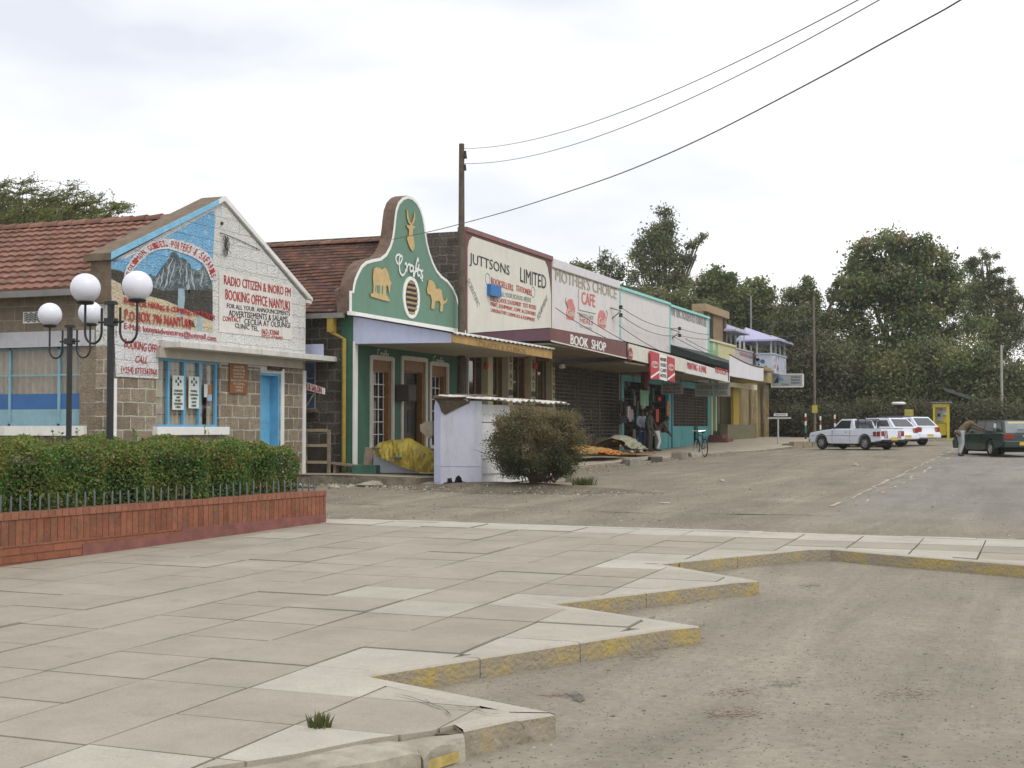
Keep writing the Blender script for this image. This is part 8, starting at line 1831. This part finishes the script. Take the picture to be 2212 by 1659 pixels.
def tree(label,base,Y,blobs,n,size,mat,seed,trunk_r=.25,name='tree',dens=1.,flat=.9,group='trees beyond the parked cars',clump=.13,asp=.6,cat='tree',trunk_top=None,limbs=True):
    """blobs: (u,v,ru,rv) sight-line estimates of the leaf masses, all standing at distance Y"""
    r=np.random.RandomState(seed);bx,bz=base;o=thing(name,label,cat,(bx,Y,bz),0,group)
    W_=[]
    for (u,v,ru,rv) in blobs:
        c=wy(u,v,Y);s=mpp(u,v,Y);W_.append((c[0],Y+r.uniform(-.35,.35)*ru*s,c[2],ru*s*1.03,ru*s*flat,rv*s))
    W_=np.array(W_);vol=(W_[:,3]*W_[:,5])**1.0;pr=vol/vol.sum()
    # sub-clumps on the shells of the masses, leaves gathered round them
    nc=max(30,int(n/70));bi=r.choice(len(W_),nc,p=pr);d=r.normal(size=(nc,3));d/=np.linalg.norm(d,axis=1)[:,None];q=(.35+.65*r.rand(nc)**.6)[:,None];q=np.where(r.rand(nc)[:,None]<.10,q*1.2,q);n=int(n*1.7);size=size*.72
    cc=W_[bi,:3]+d*W_[bi,3:6]*q;sz=W_[bi,3]*clump*(.8+r.rand(nc))+.08
    li=r.randint(0,nc,n);L=cc[li]+r.normal(size=(n,3))*sz[li][:,None]*np.array([1,1,.75])
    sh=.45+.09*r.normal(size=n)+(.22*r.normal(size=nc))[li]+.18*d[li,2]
    L=L[L[:,2]>bz+.15] if (L[:,2]>bz+.15).all() else L
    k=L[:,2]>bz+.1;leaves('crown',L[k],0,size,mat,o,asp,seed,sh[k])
    # trunk and limbs
    top=W_[:,:3].mean(0);mb=MB();t1=(bx+.3*r.normal(),Y,bz+(top[2]-bz)*.35);t2=(top[0],top[1],top[2] if trunk_top is None else trunk_top)
    mb.tube([(bx,Y,bz-.3),t1,t2],[trunk_r*1.25,trunk_r,trunk_r*.45],9)
    if limbs:
        for w in W_:
            a=Vector(t1).lerp(Vector(t2),r.uniform(.0,.6));e=Vector(w[:3]);m_=a.lerp(e,.5)+Vector((0,0,-.06*(e-a).length));mb.tube([tuple(a),tuple(m_),tuple(e)],[trunk_r*.5,trunk_r*.3,trunk_r*.1],6)
            for q_ in range(3):
                dd=Vector(r.normal(size=3));dd.z=abs(dd.z)*.6;dd.normalize();e2=e+Vector((dd.x*w[3],dd.y*w[4],dd.z*w[5]))*.9;mb.tube([tuple(m_.lerp(e,.5)),tuple(e.lerp(e2,.5)),tuple(e2)],[trunk_r*.16,trunk_r*.1,trunk_r*.04],4)
    mb.build('trunk',m_bark,o);return o
def gb_(u,Y): p=wy(u,925,Y);return (p[0],1.1+.0*Y)
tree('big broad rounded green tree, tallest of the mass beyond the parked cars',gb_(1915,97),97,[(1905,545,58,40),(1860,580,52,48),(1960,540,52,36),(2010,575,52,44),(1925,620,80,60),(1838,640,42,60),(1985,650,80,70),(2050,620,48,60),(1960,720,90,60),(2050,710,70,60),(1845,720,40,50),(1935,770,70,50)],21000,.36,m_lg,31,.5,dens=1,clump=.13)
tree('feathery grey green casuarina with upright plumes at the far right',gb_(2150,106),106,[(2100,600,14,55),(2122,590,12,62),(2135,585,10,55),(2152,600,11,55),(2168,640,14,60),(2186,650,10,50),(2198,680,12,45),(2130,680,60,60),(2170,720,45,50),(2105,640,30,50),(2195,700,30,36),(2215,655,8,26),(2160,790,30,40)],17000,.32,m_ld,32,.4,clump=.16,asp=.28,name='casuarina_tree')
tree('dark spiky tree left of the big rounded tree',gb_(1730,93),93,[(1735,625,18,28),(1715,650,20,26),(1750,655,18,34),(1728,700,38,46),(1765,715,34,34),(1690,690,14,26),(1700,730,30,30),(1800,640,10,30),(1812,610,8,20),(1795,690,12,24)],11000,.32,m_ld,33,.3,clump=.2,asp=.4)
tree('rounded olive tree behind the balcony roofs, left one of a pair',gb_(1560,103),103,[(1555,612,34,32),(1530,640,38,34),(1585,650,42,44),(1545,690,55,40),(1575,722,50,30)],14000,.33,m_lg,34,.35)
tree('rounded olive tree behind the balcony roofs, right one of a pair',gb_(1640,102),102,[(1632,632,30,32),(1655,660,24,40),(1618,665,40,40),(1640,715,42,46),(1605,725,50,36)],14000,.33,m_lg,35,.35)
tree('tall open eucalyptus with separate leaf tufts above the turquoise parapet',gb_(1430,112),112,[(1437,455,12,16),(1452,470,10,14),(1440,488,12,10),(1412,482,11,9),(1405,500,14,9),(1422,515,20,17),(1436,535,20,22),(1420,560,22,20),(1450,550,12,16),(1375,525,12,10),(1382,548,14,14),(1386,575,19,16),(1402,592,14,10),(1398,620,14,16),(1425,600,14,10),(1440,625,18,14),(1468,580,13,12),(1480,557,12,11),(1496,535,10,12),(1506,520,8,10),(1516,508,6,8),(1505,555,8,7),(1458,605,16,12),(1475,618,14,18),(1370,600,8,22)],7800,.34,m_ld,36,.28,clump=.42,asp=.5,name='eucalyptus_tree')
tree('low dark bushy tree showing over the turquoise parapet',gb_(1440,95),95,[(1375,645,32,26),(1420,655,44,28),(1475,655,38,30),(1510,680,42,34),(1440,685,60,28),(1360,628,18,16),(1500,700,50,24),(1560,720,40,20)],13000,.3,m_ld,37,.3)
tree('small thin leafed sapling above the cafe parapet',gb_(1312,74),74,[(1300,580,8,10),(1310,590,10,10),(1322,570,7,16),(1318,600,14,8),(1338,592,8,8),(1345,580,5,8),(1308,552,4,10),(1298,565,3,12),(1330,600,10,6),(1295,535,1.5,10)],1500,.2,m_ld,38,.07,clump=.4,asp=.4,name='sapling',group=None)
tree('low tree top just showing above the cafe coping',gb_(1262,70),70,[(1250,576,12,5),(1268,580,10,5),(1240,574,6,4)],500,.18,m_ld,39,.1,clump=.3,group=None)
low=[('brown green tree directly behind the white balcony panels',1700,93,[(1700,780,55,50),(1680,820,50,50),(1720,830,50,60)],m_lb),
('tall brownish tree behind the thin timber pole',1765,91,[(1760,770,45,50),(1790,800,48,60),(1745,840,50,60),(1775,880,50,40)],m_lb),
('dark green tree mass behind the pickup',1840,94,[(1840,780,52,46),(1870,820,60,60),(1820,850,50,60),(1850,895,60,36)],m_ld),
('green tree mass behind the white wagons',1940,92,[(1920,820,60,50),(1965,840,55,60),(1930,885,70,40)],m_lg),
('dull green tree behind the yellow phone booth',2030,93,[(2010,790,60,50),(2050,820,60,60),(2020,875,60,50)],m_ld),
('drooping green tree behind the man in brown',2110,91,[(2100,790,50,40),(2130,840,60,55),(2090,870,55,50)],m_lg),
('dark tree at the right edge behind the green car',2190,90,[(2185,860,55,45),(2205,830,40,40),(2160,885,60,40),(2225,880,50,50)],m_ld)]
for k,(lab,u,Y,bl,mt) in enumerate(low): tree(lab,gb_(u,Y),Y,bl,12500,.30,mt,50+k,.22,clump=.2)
sh=[('bushy shrub at the end of the shop pavement',1690,86,[(1690,905,34,26),(1670,925,26,18)],m_sh),('shrub left of the pickup bonnet',1745,85,[(1740,915,34,26),(1760,930,30,16)],m_sh),('brown shrub behind the pickup cab',1810,86,[(1800,905,40,30),(1830,920,40,26)],m_sh),
('shrub behind the pickup bed',1885,85,[(1880,900,40,30),(1900,925,34,22)],m_sh),('shrub between the wagons and the phone booth',1985,86,[(1980,905,36,32),(1995,930,28,20)],m_sh),('shrub right of the phone booth',2075,87,[(2070,905,36,30),(2050,930,28,20)],m_sh),
('dark shrub behind the green car roof',2140,86,[(2130,905,40,30),(2160,925,40,24)],m_sh),('dark shrub at the far right edge',2205,86,[(2205,910,40,30),(2190,935,34,18)],m_sh),('shrub hidden low behind the pickup',1950,88,[(1940,925,50,24),(1860,930,40,18)],m_sh)]
for k,(lab,u,Y,bl,mt) in enumerate(sh): tree(lab,gb_(u,Y),Y,bl,5200,.22,mt,80+k,.06,name='shrub',clump=.22,cat='shrub',group='shrubs along the foot of the trees')
# far wood closing the view, read as one mass
r=np.random.RandomState(99);n=26000;X_=-52+78*r.rand(n);Z_=1.2+(5.5+1.5*np.sin(X_*.5)+1.2*np.sin(X_*1.3))*r.rand(n)**.9;Y_=118+4*r.rand(n)+2*np.sin(X_*.8)
fwood=leaves('far_wood',np.stack([X_,Y_,Z_],1),0,.62,m_ld,None,.7,6);fwood['kind']='stuff'
# acacia behind the tiled roof at the left
r=np.random.RandomState(17);YA=47.;o=thing('acacia_tree','flat topped feathery acacia crown rising behind the red tiled roof at the left','tree',(wy(60,470,YA)[0],YA,.8))
mb=MB();tw=MB();LC=[]
bs=wy(60,640,YA);mb.tube([(bs[0],YA,.5),(bs[0]+.3,YA,4.2),(bs[0]+.6,YA,6.2)],[.3,.24,.16],9)
lay=[(-30,470),(20,478),(70,470),(120,478),(165,482),(205,486),(240,488),(10,440),(50,448),(100,452),(145,455),(-20,415),(15,405),(40,415),(85,425),(130,428),(165,420),(190,440),(180,462),(225,465),(250,455),(60,400),(0,430),(110,440)]
for (u,v) in lay:
    for rep in range(5):
        uu=u+r.normal()*14;vv=v+r.normal()*8;c=Vector(wy(uu,vv,YA+r.uniform(-2.2,2.2)));s0=Vector((bs[0]+.6,YA,6.1));m_=s0.lerp(c,.6)+Vector((0,0,-.12))
        mb.tube([tuple(s0),tuple(m_),tuple(c)],[.06,.035,.014],4)
        for q in range(7):
            ang=r.normal()*.5+(0 if r.rand()<.7 else 3.14);l=.35+.65*r.rand();d=Vector((math.cos(ang)*.93,r.normal()*.5,.10+.22*abs(r.normal()))).normalized();e=c+d*l;mid=c+d*l*.5+Vector((0,0,.04));tw.tube([tuple(c),tuple(mid),tuple(e)],[.014,.01,.004],3)
            dn=1.0 if vv>432 else .4
            for k in range(int(26*dn)):
                t=r.rand();p=c+d*l*t;LC.append((p.x+.06*r.normal(),p.y+.06*r.normal(),p.z+.035*abs(r.normal())))
# dense lower part
n=19000;uu=-60+330*r.rand(n);lim=440+np.clip(uu-60,0,400)*.19;vv=lim+(508-lim)*r.rand(n)**.8
D=np.array([wy(a,b,YA) for a,b in zip(uu,vv)]);D[:,1]+=r.uniform(-1.8,1.8,n);g=np.sin(uu*.11+vv*.05)*np.sin(vv*.23+1)+.5*np.sin(uu*.31)
D=D[(g>-.75)|(r.rand(n)<.4)]
mb.build('trunk',m_bark,o);tw.build('twigs',M('acacia_twigs',(.09,.08,.055),.9,.2),o)
m_ac=LEAF('acacia_leaves',[(0.104,0.124,0.037),(0.161,0.191,0.050),(0.227,0.255,0.071),(0.189,0.182,0.076)])
leaves('crown',np.concatenate([np.array(LC),D]),0,.10,m_ac,o,.45,5)
tree('dark green tree beyond the acacia at the roof line',gb_(150,62),62,[(90,486,70,16),(170,490,60,12),(240,494,30,8),(20,480,60,20),(-20,470,40,25)],7000,.2,m_lg,91,.2,clump=.2,group=None)

# ================================================================ THIN HAZE VOLUME ADDED TO LIFT THE DARK DISTANCES
m,n_,l_,b_=nt('dark_lift_haze');n_.remove(b_);pv=n_.new('ShaderNodeVolumePrincipled');pv.inputs['Color'].default_value=(.95,.95,.94,1);pv.inputs['Density'].default_value=.00042;pv.inputs['Anisotropy'].default_value=.2;l_.new(pv.outputs[0],n_['Material Output'].inputs['Volume'])
hz=MB().box(-905,905,-205,1505,-3,30).build('haze',m);hz['kind']='stuff'
